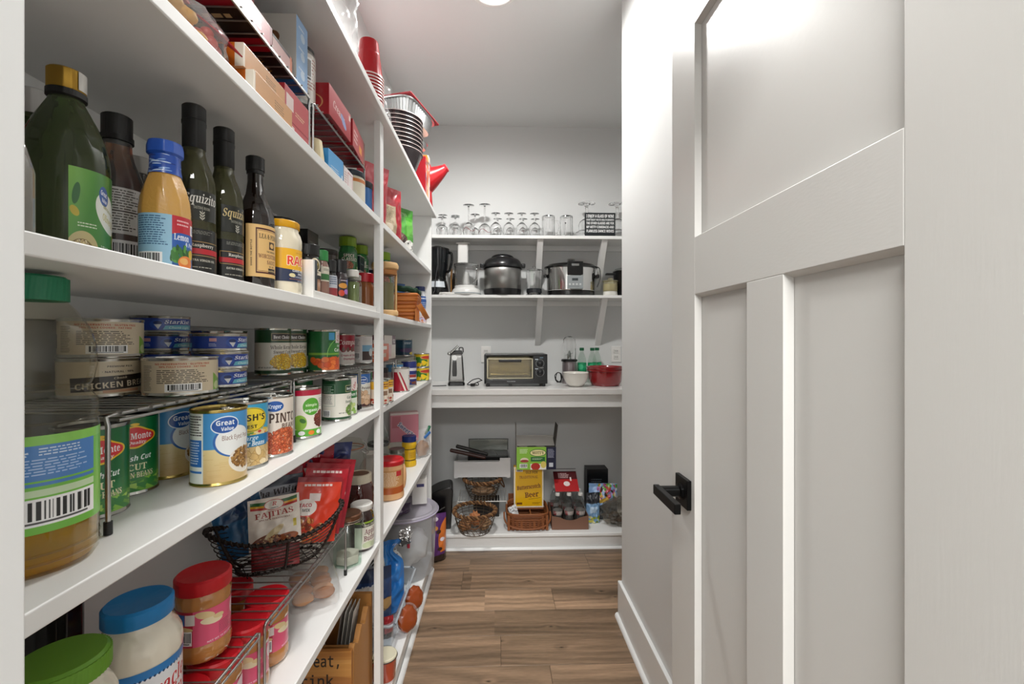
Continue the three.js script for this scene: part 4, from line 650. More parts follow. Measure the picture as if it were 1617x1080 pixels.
const aSp4 = art(200, 190, (c, w, h) => { fill(c, '#2b2226', 0, 0, w, h); fill(c, '#3f5ea8', w * 0.6, 0, w * 0.4, h * 0.3); oval(c, '#d9963a', w * 0.4, h * 0.34, 50, 26); oval(c, '#a46ab8', w * 0.6, h * 0.64, 34, 26); oval(c, '#c9452c', w * 0.3, h * 0.72, 34, 30); lines(c, 50, h * 0.05, 80, 20, 1, '#e6d0d8'); });
const aClassic = art(300, 260, (c, w, h) => { fill(c, '#1f6a34', 0, 0, w, h); c.save(); text(c, 'SPICE', w * 0.42, h * 0.16, 50, '#e9e7d6', { w: 140, stroke: '#123d20', lw: 5 }); text(c, 'CLASSICS', w * 0.46, h * 0.33, 50, '#e9e7d6', { w: 210, stroke: '#123d20', lw: 5 }); c.restore(); beans(c, w * 0.36, h * 0.6, 70, 44, 80, ['#9a4a24', '#7f3a1c', '#b8622e'], 12); text(c, 'OREGANO', w * 0.45, h * 0.86, 34, '#cfe3a0', { w: 170 }); fill(c, '#cdd6a8', w * 0.8, h * 0.62, w * 0.2, h * 0.4); });
spice('tan spice jar with a wide black lid and a dark round picture label', -0.432, SP, 1.018, 0.0275, 0.094, 0x161616, 0.024, 0xc08a62, aSp1, 0.5, { full: 0.42, l0: 0.36, l1: 0.86 });
spice('small spice jar with green lid and green label beside the tan spice jar', -0.43, SP, 1.088, 0.0185, 0.094, 0x2f8a44, 0.026, 0x6a4a3a, aSp2, 0.3, { l0: 0.4, l1: 0.78, solid: '#8f6a5c' });
spice('small spice jar with black lid and pale blue label, between green and purple ones', -0.432, SP, 1.148, 0.0185, 0.076, 0x1c1c1c, 0.03, 0x8a4a3a, aSp3, 0.5, { l0: 0.1, l1: 0.8 });
spice('black lidded spice jar with an orange and purple picture label', -0.424, SP, 1.198, 0.02, 0.082, 0x161616, 0.034, 0x3a2c26, aSp4, 0.5, { l0: 0.08, l1: 0.7, solid: '#3a3234', span: 2.4 });
spice('slim black lidded spice jar behind the orange and purple one', -0.44, SP, 1.252, 0.018, 0.084, 0x1a1a1a, 0.03, 0x5a4a44, aSp3, 0.2, { l0: 0.1, l1: 0.62 });
spice('clear spice jar with a white lid and green herbs', -0.419, SP, 1.292, 0.0175, 0.084, 0xe6e3dc, 0.02, 0x6d7a4a, null, 0, { full: 0.75 });
spice('clear spice jar with a grey lid, right of the white lidded one', -0.427, SP, 1.338, 0.0185, 0.08, 0xa8a6a0, 0.016, 0x7a746c, null, 0, { full: 0.7 });
spice('dark capped clear jar just left of the red lidded spice jar', -0.45, SP, 1.388 - 0.022, 0.0165, 0.074, 0x202020, 0.018, 0x8f8268, null, 0, { full: 0.6 });
spice('large brown spice jar with a red lid next to the white post', -0.4255, S.C, 1.434, 0.0275, 0.105, 0xb81c28, 0.028, 0x8a4a22, null, 0, { solid: '#8f5630', knurl: 30 });
const SU = S.C + 0.1365, classics = 'big green lidded spice canisters';
spice('big green spice canister with white lettering, the leftmost of three', -0.524, SU, 1.56, 0.0315, 0.108, 0x7ea01c, 0.032, 0x3f6a34, aClassic, 0.9, { solid: '#2c7a3c', l0: 0.03, l1: 0.72, span: 2.6, knurl: 0 });
spice('big green spice canister just left of the white post', -0.525, SU, 1.70, 0.0315, 0.108, 0x7ea01c, 0.032, 0x3f6a34, aClassic, 0.9, { solid: '#2c7a3c', l0: 0.03, l1: 0.72, span: 2.6, knurl: 0 });
spice('big green spice canister visible right of the white post', -0.4475, S.C + 0.101, 1.738, 0.0295, 0.13, 0x7ea01c, 0.03, 0x3f6a34, aClassic, 0.6, { solid: '#2c7a3c', l0: 0.03, l1: 0.72, span: 2.6, knurl: 0 });
boxThing('wooden_block', 'plain wooden riser block under the green canister right of the post', 'block', -0.4475, S.C, 1.738, 0.06, 0.1004, 0.06, {}, '#c9a878');
boxThing('spice_box', 'small white and dark slate spice box among the green canisters', 'box', -0.51, SU, 1.622, 0.034, 0.08, 0.05, { px: art(90, 130, (c, w, h) => { fill(c, '#dcdad6', 0, 0, w, h); fill(c, '#27333f', 0, 6, w, h * 0.62); lines(c, 18, h * 0.36, 60, 10, 1, '#c9d0d6'); }), pz: art(70, 130, (c, w, h) => { fill(c, '#dcdad6', 0, 0, w, h); fill(c, '#27333f', 0, 6, w, h * 0.62); }) }, '#dcdad6');
vessel({ n: 'seasoning_tin', l: 'dark low lidded jar behind the spice jars, left of the big green canister', c: 'jar', x: -0.56, y: SU, d: 1.455, body: [[0, 0], [0.034, 0], [0.036, 0.004], [0.036, 0.05]], mat: M(0x4a4038, 0.2), lid: { r: 0.037, h: 0.018, y: 0.049, mat: M(0x2e2a27, 0.35) } });

/* right of the post */
{
  const wood = M(0xd9b07a, 0.55), t = thing('glass_canister', 'glass canister between a round wooden base and a round wooden top', 'canister', -0.412, S.C, 1.625);
  const disc = (y, r) => lat([[0, y], [r - 0.004, y], [r, y + 0.004], [r, y + 0.016], [r - 0.004, y + 0.021], [0, y + 0.021]], 40);
  part(t, 'base', disc(0, 0.047), wood); part(t, 'top', lat([[0, 0.166], [0.04, 0.166], [0.047, 0.171], [0.0485, 0.182], [0.044, 0.192], [0, 0.194]], 40), wood); part(t, 'lid_rim', lat([[0.034, 0.148], [0.042, 0.15], [0.042, 0.1655], [0.034, 0.166]], 40), M(0xb0743a, 0.5));
  part(t, 'glass', lat([[0.034, 0.022], [0.034, 0.147]], 40), GLASS); part(t, 'dried_herbs', lat([[0, 0.023], [0.031, 0.023], [0.031, 0.12], [0, 0.122]], 32), M(0x6f6a44, 0.9));
  for (const a of [-0.55, 1.6, 3.7]) part(t, 'spindle', rod([0.0405 * Math.cos(a), 0.021, 0.0405 * Math.sin(a)], [0.0405 * Math.cos(a), 0.1655, 0.0405 * Math.sin(a)], 0.0042, 10), wood);
}
boxThing('tea_box', 'tall navy box with pale lettering behind the wooden topped canister', 'box', -0.604, S.C, 2.13, 0.085, 0.235, 0.16, { px: art(160, 220, (c, w, h) => { fill(c, '#2e3452', 0, 0, w, h); fill(c, '#8a7f9c', w * 0.15, h * 0.12, w * 0.7, h * 0.4); lines(c, 30, h * 0.2, 90, 60, 4, '#d8d0dc'); oval(c, '#4a2c3c', w * 0.5, h * 0.75, 40, 30); }), pz: '#24304c' }, '#2a3250');
bagThing('snack_pouch', 'bright blue foil pouch on the bottle shelf near the end panel', 'pouch', -0.535, S.C, 2.285, 0.75, 0.13, 0.205, 0.05, art(160, 220, (c, w, h) => { fill(c, '#1f6fb8', 0, 0, w, h); oval(c, '#d8e6f2', w * 0.6, h * 0.4, 50, 30, -0.4); fill(c, '#164f8c', 0, 0, w, h * 0.12); }), { gusset: 0.8 });
bagThing('snack_pouch', 'orange pouch next to the blue pouch by the end panel', 'pouch', -0.54, S.C, 2.40, 0.4, 0.1, 0.2, 0.035, art(140, 220, (c, w, h) => { fill(c, '#e0901e', 0, 0, w, h); fill(c, '#efb04a', w * 0.55, 0, w * 0.2, h); }), { gusset: 0.8, taper: 0.2 });
{
  const t = thing('woven_basket', 'orange woven wood basket with dark green lining and a lowered handle', 'basket', -0.452, S.C, 2.045, 0.12);
  const w = [M(0xc2702c, 0.5), M(0xb4642a, 0.5), M(0xcc7c36, 0.5)], L = 0.125, Wd = 0.082, h = 0.11;
  const loop = (y, k, off) => { const pts = [], a = Wd * k + off, b = L * k + off; for (const [sx, sz] of [[1, -1], [1, 1], [-1, 1], [-1, -1]]) for (const q of (sx * sz > 0 ? [0, 1] : [1, 0])) pts.push([sx * (a - (q ? 0.018 : 0)), y, sz * (b - (q ? 0 : 0.018))]); return pts; };
  const strap = (pts, hh, th) => { const c = new THREE.CatmullRomCurve3(pts.map((p) => V(...p)), true, 'catmullrom', 0.4), s = new THREE.Shape([[-hh / 2, -th / 2], [hh / 2, -th / 2], [hh / 2, th / 2], [-hh / 2, th / 2]].map((p) => new THREE.Vector2(...p))); return new THREE.ExtrudeGeometry(s, { steps: 64, extrudePath: c, bevelEnabled: false }); };
  for (let i = 0; i < 6; i++) part(t, 'woven_strip', tube(loop(0.012 + i * 0.016, 0.82 + i * 0.03, i % 2 ? 0.0015 : -0.0015), 0.0092, 64, 6, true), w[i % 3]);
  part(t, 'rim_band', merge(tube(loop(h, 1.02, 0.002), 0.007, 64, 6, true), tube(loop(h - 0.012, 1.01, 0.002), 0.0065, 64, 6, true)), w[0]);
  for (let i = 0; i < 9; i++) for (const s of [-1, 1]) part(t, 'stake', box(-0.0035, 0.0035, 0, h, -0.006, 0.006).rotateY(Math.PI / 2 * 0).applyMatrix4(new THREE.Matrix4().makeTranslation(s * (Wd * 0.93 + 0.003), 0, (i - 4) * 0.024)), w[2]);
  part(t, 'bottom', new THREE.BoxGeometry(Wd * 1.6, 0.006, L * 1.6).translate(0, 0.004, 0), w[1]);
  const lining = []; for (let i = 0; i <= 60; i++) { const a = i / 60 * 6.283; lining.push([Math.sign(Math.cos(a)) * Math.pow(Math.abs(Math.cos(a)), 0.4) * Wd, h + 0.018 + rnd(-0.006, 0.01), Math.sign(Math.sin(a)) * Math.pow(Math.abs(Math.sin(a)), 0.4) * L]); } lining.pop();
  part(t, 'green_lining', merge(tube(lining, 0.013, 120, 6, true), new THREE.BoxGeometry(Wd * 1.8, 0.01, L * 1.8).translate(0, h - 0.01, 0)), M(0x12351f, 0.85), 'dark green fabric lining');
  const hp = []; for (let i = 0; i <= 16; i++) { const a = i / 16 * Math.PI; hp.push(V(Wd + 0.012 + 0.03 * Math.sin(a), h * 0.62 - 0.055 * Math.sin(a), L * 0.92 * Math.cos(a))); }
  const c = new THREE.CatmullRomCurve3(hp), sh = new THREE.Shape([[-0.0025, -0.011], [0.0025, -0.011], [0.0025, 0.011], [-0.0025, 0.011]].map((p) => new THREE.Vector2(...p)));
  part(t, 'handle', new THREE.ExtrudeGeometry(sh, { steps: 40, extrudePath: c, bevelEnabled: false }), w[2]);
}
vessel({ n: 'drink_bottle', l: 'shapely bottle with navy cap and blue label at the end of the bottle shelf', c: 'bottle', x: -0.425, y: S.C, d: 2.425, body: [[0, 0], [0.032, 0], [0.034, 0.005], [0.034, 0.06], [0.028, 0.08], [0.031, 0.1], [0.033, 0.125], [0.03, 0.15], [0.024, 0.168], [0.022, 0.18]], mat: M(0xd9dbe0, 0.2, { clearcoat: 0.6 }), bands: [{ y0: 0.066, y1: 0.15, mid: 0.6, span: 4, art: art(260, 140, (c, w, h) => { fill(c, '#2c559c', 0, 0, w, h); lines(c, 80, h * 0.12, 100, 24, 1, '#dfe6f2'); lines(c, 60, h * 0.4, 140, 60, 4, '#b9c8e0'); fill(c, '#c9a0a8', 0, h * 0.8, w, h * 0.2); }) }, { y0: 0.004, y1: 0.05, mid: 0.6, span: 4, art: art(200, 70, (c, w, h) => { fill(c, '#d8c8c4', 0, 0, w, h); for (let i = 0; i < 40; i++) oval(c, ['#c47a5a', '#b9b0d0', '#a85a48'][i % 3], rnd(0, w), rnd(0, h), 10, 8); }), name: 'lower_label' }], lid: { r: 0.026, h: 0.024, y: 0.179, mat: M(0x1c2f66, 0.4), knurl: 28 } });
bagThing('plastic_bag', 'small crumpled clear bag lying on the basket lining', 'bag', -0.50, S.C + 0.14, 1.97, 0.7, 0.1, 0.07, 0.045, M(0xf2f2f2, 0.15, { transmission: 0.75 }), { wrinkle: 0.012 });

/* ---------- box shelf (above the bottles) ---------- */
riser('chrome wire riser under the stack of red boxes on the box shelf', S.B, 0.53, 0.953, 0.133, -0.40, -0.636, 0.03);
riser('chrome wire riser under the two dark red boxes near the post', S.B, 0.965, 1.34, 0.133, -0.40, -0.636, 0.03);
const RB = S.B + 0.1342;
{
  const side = art(620, 90, (c, w, h) => { fill(c, '#b5323c', 0, 0, w, h); fill(c, '#bf474e', 0, 0, w, h * 0.3); text(c, 'ZATARAIN’S', w * 0.62, h * 0.52, 52, '#f4dcd6', { w: 330 }); fill(c, '#8e1c26', w * 0.97, 0, w * 0.03, h); });
  const under = art(620, 420, (c, w, h) => { fill(c, '#a3142a', 0, 0, w, h); fill(c, '#231a1a', 0, h * 0.66, w, h * 0.22); fill(c, '#7d0f20', 0, 0, w, h * 0.14); text(c, 'ZATARAIN’S', w * 0.5, h * 0.4, 110, '#f0e2dc', { font: 'serif', w: w * 0.86 }); lines(c, w * 0.1, h * 0.7, w * 0.8, 60, 2, '#c9b48a'); });
  boxThing('rice_box', 'long red box with white capitals lying on the wire riser, lower of the stacked pair', 'box', -0.50, RB, 0.652, 0.19, 0.042, 0.312, { px: side, ny: under, pz: '#a3142a', nz: '#5b1420', py: '#a3142a' }, '#a3142a');
  boxThing('rice_box', 'red box lying on top of the long red box with white capitals', 'box', -0.505, RB + 0.0425, 0.625, 0.18, 0.05, 0.285, { px: art(500, 100, (c, w, h) => { fill(c, '#b23a40', 0, 0, w, h); text(c, 'ZATARAIN’S', w * 0.62, h * 0.5, 50, '#f0d0cc', { w: 320 }); fill(c, '#8e1c26', w * 0.96, 0, w * 0.04, h); }), nz: '#7a1822', pz: '#a32430' }, '#a82a34');
  boxThing('rice_box', 'flat black box with gold script underneath, beside the red stack on the riser', 'box', -0.50, RB, 0.852, 0.185, 0.04, 0.078, { px: art(220, 90, (c, w, h) => { fill(c, '#cfa09c', 0, 0, w, h); fill(c, '#2b1c1c', 0, 0, w, h * 0.16); fill(c, '#2b1c1c', 0, h * 0.86, w, h * 0.14); fill(c, '#e0845c', w * 0.86, 0, w * 0.1, h); }), ny: art(220, 400, (c, w, h) => { fill(c, '#17120f', 0, 0, w, h); for (let i = 0; i < 5; i++) { c.strokeStyle = '#b8934a'; c.lineWidth = 7; c.beginPath(); for (let q = 0; q <= 30; q++) c.lineTo(w * (0.15 + 0.7 * q / 30), h * (0.15 + i * 0.18) + 22 * Math.sin(q * (0.9 + i * 0.1))); c.stroke(); } }), pz: '#2b1c1c' }, '#1b1513');
}
boxThing('chocolate_box', 'tall pale grey and sky blue chocolate box standing on the riser', 'box', -0.482, RB, 0.924, 0.158, 0.136, 0.052, { pz: art(320, 280, (c, w, h) => { fill(c, '#c9c6c0', 0, 0, w, h); oval(c, null, w * 0.22, h * 0.24, 34, 30, 0, '#4a4a4c', 3); text(c, 'dC', w * 0.22, h * 0.24, 30, '#4a4a4c', { i: 1, font: 'serif' }); oval(c, '#8a5a34', w * 0.62, h * 0.52, 44, 36); oval(c, '#6f4528', w * 0.7, h * 0.34, 28, 26); fill(c, '#3f7fc0', 0, h * 0.93, w, h * 0.07); }), px: art(120, 280, (c, w, h) => { fill(c, '#8fb6e0', 0, 0, w, h); for (let i = 0; i < 3; i++) { lines(c, w * 0.2, h * (0.12 + i * 0.3), 70, 16, 1, '#dfeaf6'); oval(c, '#c9dcf0', w * 0.55, h * (0.24 + i * 0.28), 22, 18); } }), ny: '#2f66ac' }, '#bfc4c8');
{
  const a = art(360, 180, (c, w, h) => { fill(c, '#e3ddd6', 0, 0, w, h); lines(c, w * 0.3, 14, w * 0.36, h * 0.7, 10, '#b07a74'); bars(c, w * 0.44, h * 0.08, 44, 90); });
  vessel({ n: 'seasoning_canister', l: 'white paper labelled canister just behind the sky blue chocolate box', c: 'canister', x: -0.447, y: RB, d: 1.02 - 0.016, body: [[0, 0], [0.0345, 0], [0.0355, 0.003], [0.0355, 0.118], [0.0335, 0.122]], mat: METAL(0xb9b9b7, 0.3), lid: { r: 0.033, h: 0.01, y: 0.121, mat: M(0x2b2b2c, 0.4) }, bands: [{ y0: 0.008, y1: 0.113, mid: 0.6, span: 5, art: a }] });
}
{
  const sd = art(420, 160, (c, w, h) => { const g = c.createLinearGradient(0, 0, 0, h); g.addColorStop(0, '#d9868a'); g.addColorStop(1, '#b02a34'); fill(c, g, 0, 0, w, h); text(c, 'Creamy', w * 0.42, h * 0.5, 56, '#f2dedb', { i: 1, font: 'serif', rot: 0.06 }); oval(c, '#9fb0e0', w * 0.64, h * 0.62, 60, 22, 0.4); fill(c, '#ecdcd8', w * 0.9, h * 0.1, 34, 30); });
  const en = art(200, 160, (c, w, h) => { fill(c, '#9c0f1e', 0, 0, w, h); c.strokeStyle = '#c9925a'; c.lineWidth = 4; c.beginPath(); c.arc(w * 0.66, h * 0.6, 50, 0, 7); c.stroke(); oval(c, '#c9a07a', w * 0.75, h * 0.62, 16, 12); });
  const un = art(420, 300, (c, w, h) => { fill(c, '#8f0f1c', 0, 0, w, h); fill(c, '#7a2a2a', 0, 0, w, h * 0.2); oval(c, '#2a0d10', w * 0.32, h * 0.5, 120, 70); text(c, 'Creamy', w * 0.32, h * 0.5, 60, '#b8a89a', { i: 1, font: 'serif' }); });
  boxThing('food_box', 'dark red box with white script lying on the riser, nearer of the two', 'box', -0.475, RB, 1.086 + 0.012, 0.178, 0.072, 0.148, { px: sd, pz: en, ny: un }, '#9c1420');
  boxThing('food_box', 'dark red box with an orange patch on the riser, farther of the two', 'box', -0.478, RB, 1.258, 0.17, 0.072, 0.16, { px: art(420, 160, (c, w, h) => { const g = c.createLinearGradient(0, 0, 0, h); g.addColorStop(0, '#cc5a5e'); g.addColorStop(1, '#b02430'); fill(c, g, 0, 0, w, h); lines(c, w * 0.1, h * 0.3, 120, h * 0.5, 3, '#f4e2de'); fill(c, '#f0a03a', w * 0.5, h * 0.5, 90, 46); fill(c, '#8a5a4a', w * 0.86, 0, w * 0.14, h); }), ny: un, nz: '#6f2a2a' }, '#a81a26', 0.1);
}
// under the risers, at the shelf edge
{
  const film = M(0xffffff, 0.12, { transmission: 0.85 });
  const t = thing('snack_bag', 'clear plastic bag of golden snacks with a red strip, lying at the shelf edge', 'bag', -0.43, S.B + 0.008, 0.605);
  part(t, 'film', blob(0.05, 0.035, 0.085, 0.22, 2.1, 4).translate(0, 0.033, 0), film);
  part(t, 'snacks', merge(...Array.from({ length: 16 }, (_, i) => blob(0.013, 0.009, 0.013, 0.2, 2, i, 2).translate(rnd(-0.018, 0.03), rnd(0.014, 0.045), rnd(-0.01, 0.055)))), M(0xd29a32, 0.6));
  part(t, 'sweets', merge(...Array.from({ length: 9 }, (_, i) => new THREE.SphereGeometry(0.009, 12, 8).translate(rnd(0, 0.032), rnd(0.012, 0.04), rnd(-0.05, -0.015)))), M(0xb93a2c, 0.4));
  part(t, 'red_header', new THREE.BoxGeometry(0.002, 0.05, 0.05).rotateZ(0.9).translate(0.022, 0.055, -0.055), M(0xc01f34, 0.4));
  part(t, 'red_strip', new THREE.BoxGeometry(0.055, 0.002, 0.07).rotateZ(-0.25).translate(-0.012, 0.07, 0.03), M(0xd04a4e, 0.4));
}
{
  const mk = (k) => art(340, 110, (c, w, h) => { fill(c, '#dca878', 0, 0, w, h); fill(c, '#eee2d2', 0, 0, 10, h); fill(c, '#cf9560', 0, 0, w, 6); lines(c, w * 0.5, h * 0.32, 90, h * 0.4, 4, '#8f7658'); }), end = art(150, 110, (c, w, h) => { fill(c, '#cf6a1e', 0, 0, w, h); fill(c, '#f2ead8', w * 0.86, 0, w * 0.14, h); fill(c, '#3a2c24', w * 0.5, h * 0.1, w * 0.2, h * 0.8); oval(c, '#e0a04a', w * 0.25, h * 0.6, 24, 18); });
  const f = { px: mk(), pz: end, nz: '#cf6a1e', py: '#dca878' };
  boxThing('tea_box', 'tan box with orange end at the shelf edge, lower of the stacked pair', 'box', -0.432, S.B, 0.77, 0.1, 0.0428, 0.128, f, '#d8a070');
  boxThing('tea_box', 'tan box with orange end at the shelf edge, upper of the stacked pair', 'box', -0.445, S.B + 0.0432, 0.767, 0.1, 0.0375, 0.134, f, '#d8a070');
}
boxThing('food_box', 'red carton with white label patches at the shelf edge beside the tan boxes', 'box', -0.452, S.B, 0.891, 0.108, 0.099, 0.104, { px: art(300, 250, (c, w, h) => { const g = c.createLinearGradient(0, 0, 0, h); g.addColorStop(0, '#c4545a'); g.addColorStop(1, '#cc6a6c'); fill(c, g, 0, 0, w, h); fill(c, '#ecd8d4', 18, h * 0.14, 84, 66); lines(c, w * 0.42, h * 0.34, 130, 26, 2, '#ecd0a8'); fill(c, '#a3303a', 0, h * 0.6, w, 8); fill(c, '#ecd8d4', 30, h * 0.68, 84, 60); lines(c, w * 0.45, h * 0.82, 120, 16, 1, '#f0dcc8'); }), pz: '#a3202c' }, '#b83a42');
{
  const t = thing('paper_cup_stack', 'short stack of cream paper cups at the shelf edge', 'cups', -0.418, S.B, 1.012);
  for (let i = 0; i < 2; i++) part(t, 'cup', lat([[0.019, 0.002], [0.0195, 0.0], [0.0255, 0.052], [0.027, 0.053], [0.027, 0.055], [0.0245, 0.054], [0.0185, 0.003], [0, 0.003]], 32).rotateX(Math.PI).translate(0, 0.056 + i * 0.011, 0), M(0xe2d3ab, 0.6));
}
boxThing('food_box', 'small bright blue box at the shelf edge left of a white box', 'box', -0.407, S.B, 1.078, 0.036, 0.062, 0.084, { px: art(200, 150, (c, w, h) => { fill(c, '#5aa6de', 0, 0, w, h); lines(c, 30, h * 0.55, 110, 40, 3, '#cfe2f2'); fill(c, '#e2edf6', w * 0.86, h * 0.6, 16, 50); }), pz: '#2a86c8' }, '#4a9ad6', -0.06);
boxThing('food_box', 'small white box with pink print at the shelf edge', 'box', -0.408, S.B, 1.17, 0.034, 0.062, 0.07, { px: art(160, 150, (c, w, h) => { fill(c, '#e8dcda', 0, 0, w, h); c.strokeStyle = '#b8484e'; c.lineWidth = 5; c.strokeRect(70, 20, 76, 110); lines(c, 14, 30, 44, 90, 6, '#b88a84'); }), pz: '#cdbdb6' }, '#e4dbd8');
{
  const a = art(420, 180, (c, w, h) => { fill(c, '#e2dac6', 0, 0, w, h); fill(c, '#c9742c', 0, 0, w, h * 0.14); lines(c, w * 0.12, h * 0.5, 60, 50, 4, '#7a5c44'); fill(c, '#d9d9d6', w * 0.62, h * 0.14, w * 0.14, h); lines(c, w * 0.63, h * 0.2, w * 0.12, h * 0.7, 11, '#555'); });
  vessel({ n: 'coffee_jar', l: 'cream labelled jar with orange band and dark lid at the shelf edge by the post', c: 'jar', x: -0.425, y: S.B, d: 1.297, body: [[0, 0], [0.036, 0], [0.0375, 0.004], [0.0375, 0.078], [0.034, 0.086]], mat: M(0xd8cfb8, 0.3), lid: { r: 0.0365, h: 0.016, y: 0.085, mat: M(0x222a36, 0.35) }, bands: [{ y0: 0.006, y1: 0.077, mid: 0.55, span: 5, art: a }] });
  vessel({ n: 'canister', l: 'blue canister with dark lid at the shelf edge touching the white post', c: 'canister', x: -0.428, y: S.B, d: 1.388, body: [[0, 0], [0.034, 0], [0.035, 0.003], [0.035, 0.085]], mat: M(0x2f6fb4, 0.35), lid: { r: 0.037, h: 0.02, y: 0.0845, mat: M(0x2c2f34, 0.4) } });
}
// pouches right of the post
{
  const red = (s) => art(240, 320, (c, w, h) => { fill(c, '#b3192a', 0, 0, w, h); fill(c, '#c22a38', 0, 0, w, h * 0.25); if (s) { fill(c, '#c9b594', w * 0.04, h * 0.36, w * 0.66, h * 0.54); lines(c, w * 0.07, h * 0.4, w * 0.58, h * 0.3, 11, '#7d6a54'); oval(c, '#dfd2ba', w * 0.46, h * 0.76, 28, 22); } else { fill(c, '#e6dcd6', w * 0.06, h * 0.7, w * 0.14, h * 0.2); } });
  bagThing('snack_pouch', 'plain red glossy pouch leaning right beside the post on the box shelf', 'pouch', -0.438, S.B, 1.53, 0.95, 0.13, 0.215, 0.05, red(0), { gusset: 0.8, wrinkle: 0.006, lean: 0.02 });
  bagThing('snack_pouch', 'red pouch with a beige ingredients panel on its back', 'pouch', -0.432, S.B, 1.72, 0.95, 0.15, 0.21, 0.055, red(1), { gusset: 0.8, wrinkle: 0.006 });
  bagThing('snack_pouch', 'green pouch with dark snacks pictured at the bottom', 'pouch', -0.43, S.B, 1.96, 0.95, 0.145, 0.2, 0.055, art(240, 320, (c, w, h) => { fill(c, '#4aa52c', 0, 0, w, h); fill(c, '#3c8f24', 0, 0, w, h * 0.2); text(c, 'SALTED', w * 0.5, h * 0.15, 30, '#cfe6bd', { thin: 1 }); text(c, 'N', w * 0.16, h * 0.42, 70, '#eef4e6'); fill(c, '#6ab84a', w * 0.6, h * 0.28, w * 0.3, h * 0.35); oval(c, '#5d4238', w * 0.3, h * 0.76, 80, 60); beans(c, w * 0.32, h * 0.76, 70, 50, 40, ['#4a332c', '#7d5c50', '#2f201c'], 18); oval(c, '#e8e6e0', w * 0.75, h * 0.86, 70, 50); for (let i = 0; i < 8; i++) oval(c, '#33302c', rnd(w * 0.5, w), rnd(h * 0.78, h), 8, 6); }), { gusset: 0.8, wrinkle: 0.005 });
  bagThing('snack_pouch', 'pale translucent bag standing behind the green pouch', 'pouch', -0.53, S.B, 1.94, 0.8, 0.14, 0.24, 0.05, M(0xe0e4d8, 0.2, { transmission: 0.6 }), { gusset: 0.7, wrinkle: 0.008 });
}

/* ---------- top shelf ---------- */
const ORD = ['first', 'second', 'third', 'fourth', 'fifth', 'sixth', 'seventh', 'eighth', 'ninth', 'tenth', 'eleventh', 'twelfth', 'thirteenth', 'fourteenth', 'fifteenth'];
{
  // stack of red cups, rims down, in a clear bag
  const lay = [], R = 0.047, cupG = lat([[0.0299, 0.118], [0.0302, 0.1195], [0.0275, 0.1195], [0.027, 0.117], [0, 0.117]].slice(0, 3).reverse().concat([[0.0300, 0.118], [0.034, 0.085], [0.0335, 0.083], [0.0385, 0.05], [0.038, 0.048], [0.0445, 0.006], [0.0462, 0.0045], [0.047, 0.002], [0.0462, 0], [0.0452, 0.0005], [0.0438, 0.006], [0.0376, 0.049], [0.0334, 0.085], [0.0299, 0.1165], [0, 0.1165]]), 40);
  const cm = M(0xb80f1c, 0.3, { clearcoat: 0.3 }), rim = lat([[0.0462, 0.005], [0.0475, 0.003], [0.0472, 0.0002], [0.0455, 0]], 40);
  const c0 = new THREE.Group(); part(c0, 'cup_wall', cupG, cm); part(c0, 'rolled_rim', rim, M(0xe6c9c6, 0.35));
  const N = 15;
  for (let i = 0; i < N; i++) {
    const c = i ? c0.clone() : c0; scene.add(c); c.position.set(-0.425, S.A + 0.0105 * i, -1.47); c.rotation.z = 0;
    tag(c, 'plastic_cup', i === 0 ? 'red plastic cup at the very bottom of the stack on the top shelf' : i === N - 1 ? 'red plastic cup on top of the stack, its base facing up' : 'red plastic cup nested in the stack, rim ' + ORD[i] + ' from the shelf', 'cup', 'nested red plastic cups');
    if (i === N - 1) part(c, 'base_ring', lat([[0.0275, 0.118], [0.0285, 0.124], [0.0255, 0.1245], [0.025, 0.119]], 36), cm);
  }
  const film = M(0xffffff, 0.1, { transmission: 0.93 });
  bagThing('plastic_bag', 'open clear plastic bag slumped behind the red cup stack', 'bag', -0.47, S.A, 1.62, 0.9, 0.2, 0.25, 0.07, film, { wrinkle: 0.02, neck: 0.3, neckAt: 0.75 });
  bagThing('plastic_bag', 'clear plastic bag of party ware at the door end of the top shelf', 'bag', -0.445, S.A, 1.10, 1.35, 0.3, 0.33, 0.12, M(0xf0f0f0, 0.2, { transmission: 0.92 }), { wrinkle: 0.018, gusset: 0.6 });
  bagThing('napkin_pack', 'red pack of napkins inside the clear bag on the top shelf', 'napkins', -0.45, S.A + 0.006, 1.10, 1.35, 0.12, 0.2, 0.03, M(0xb5303e, 0.5), { wrinkle: 0.003, gusset: 0.9 });
}
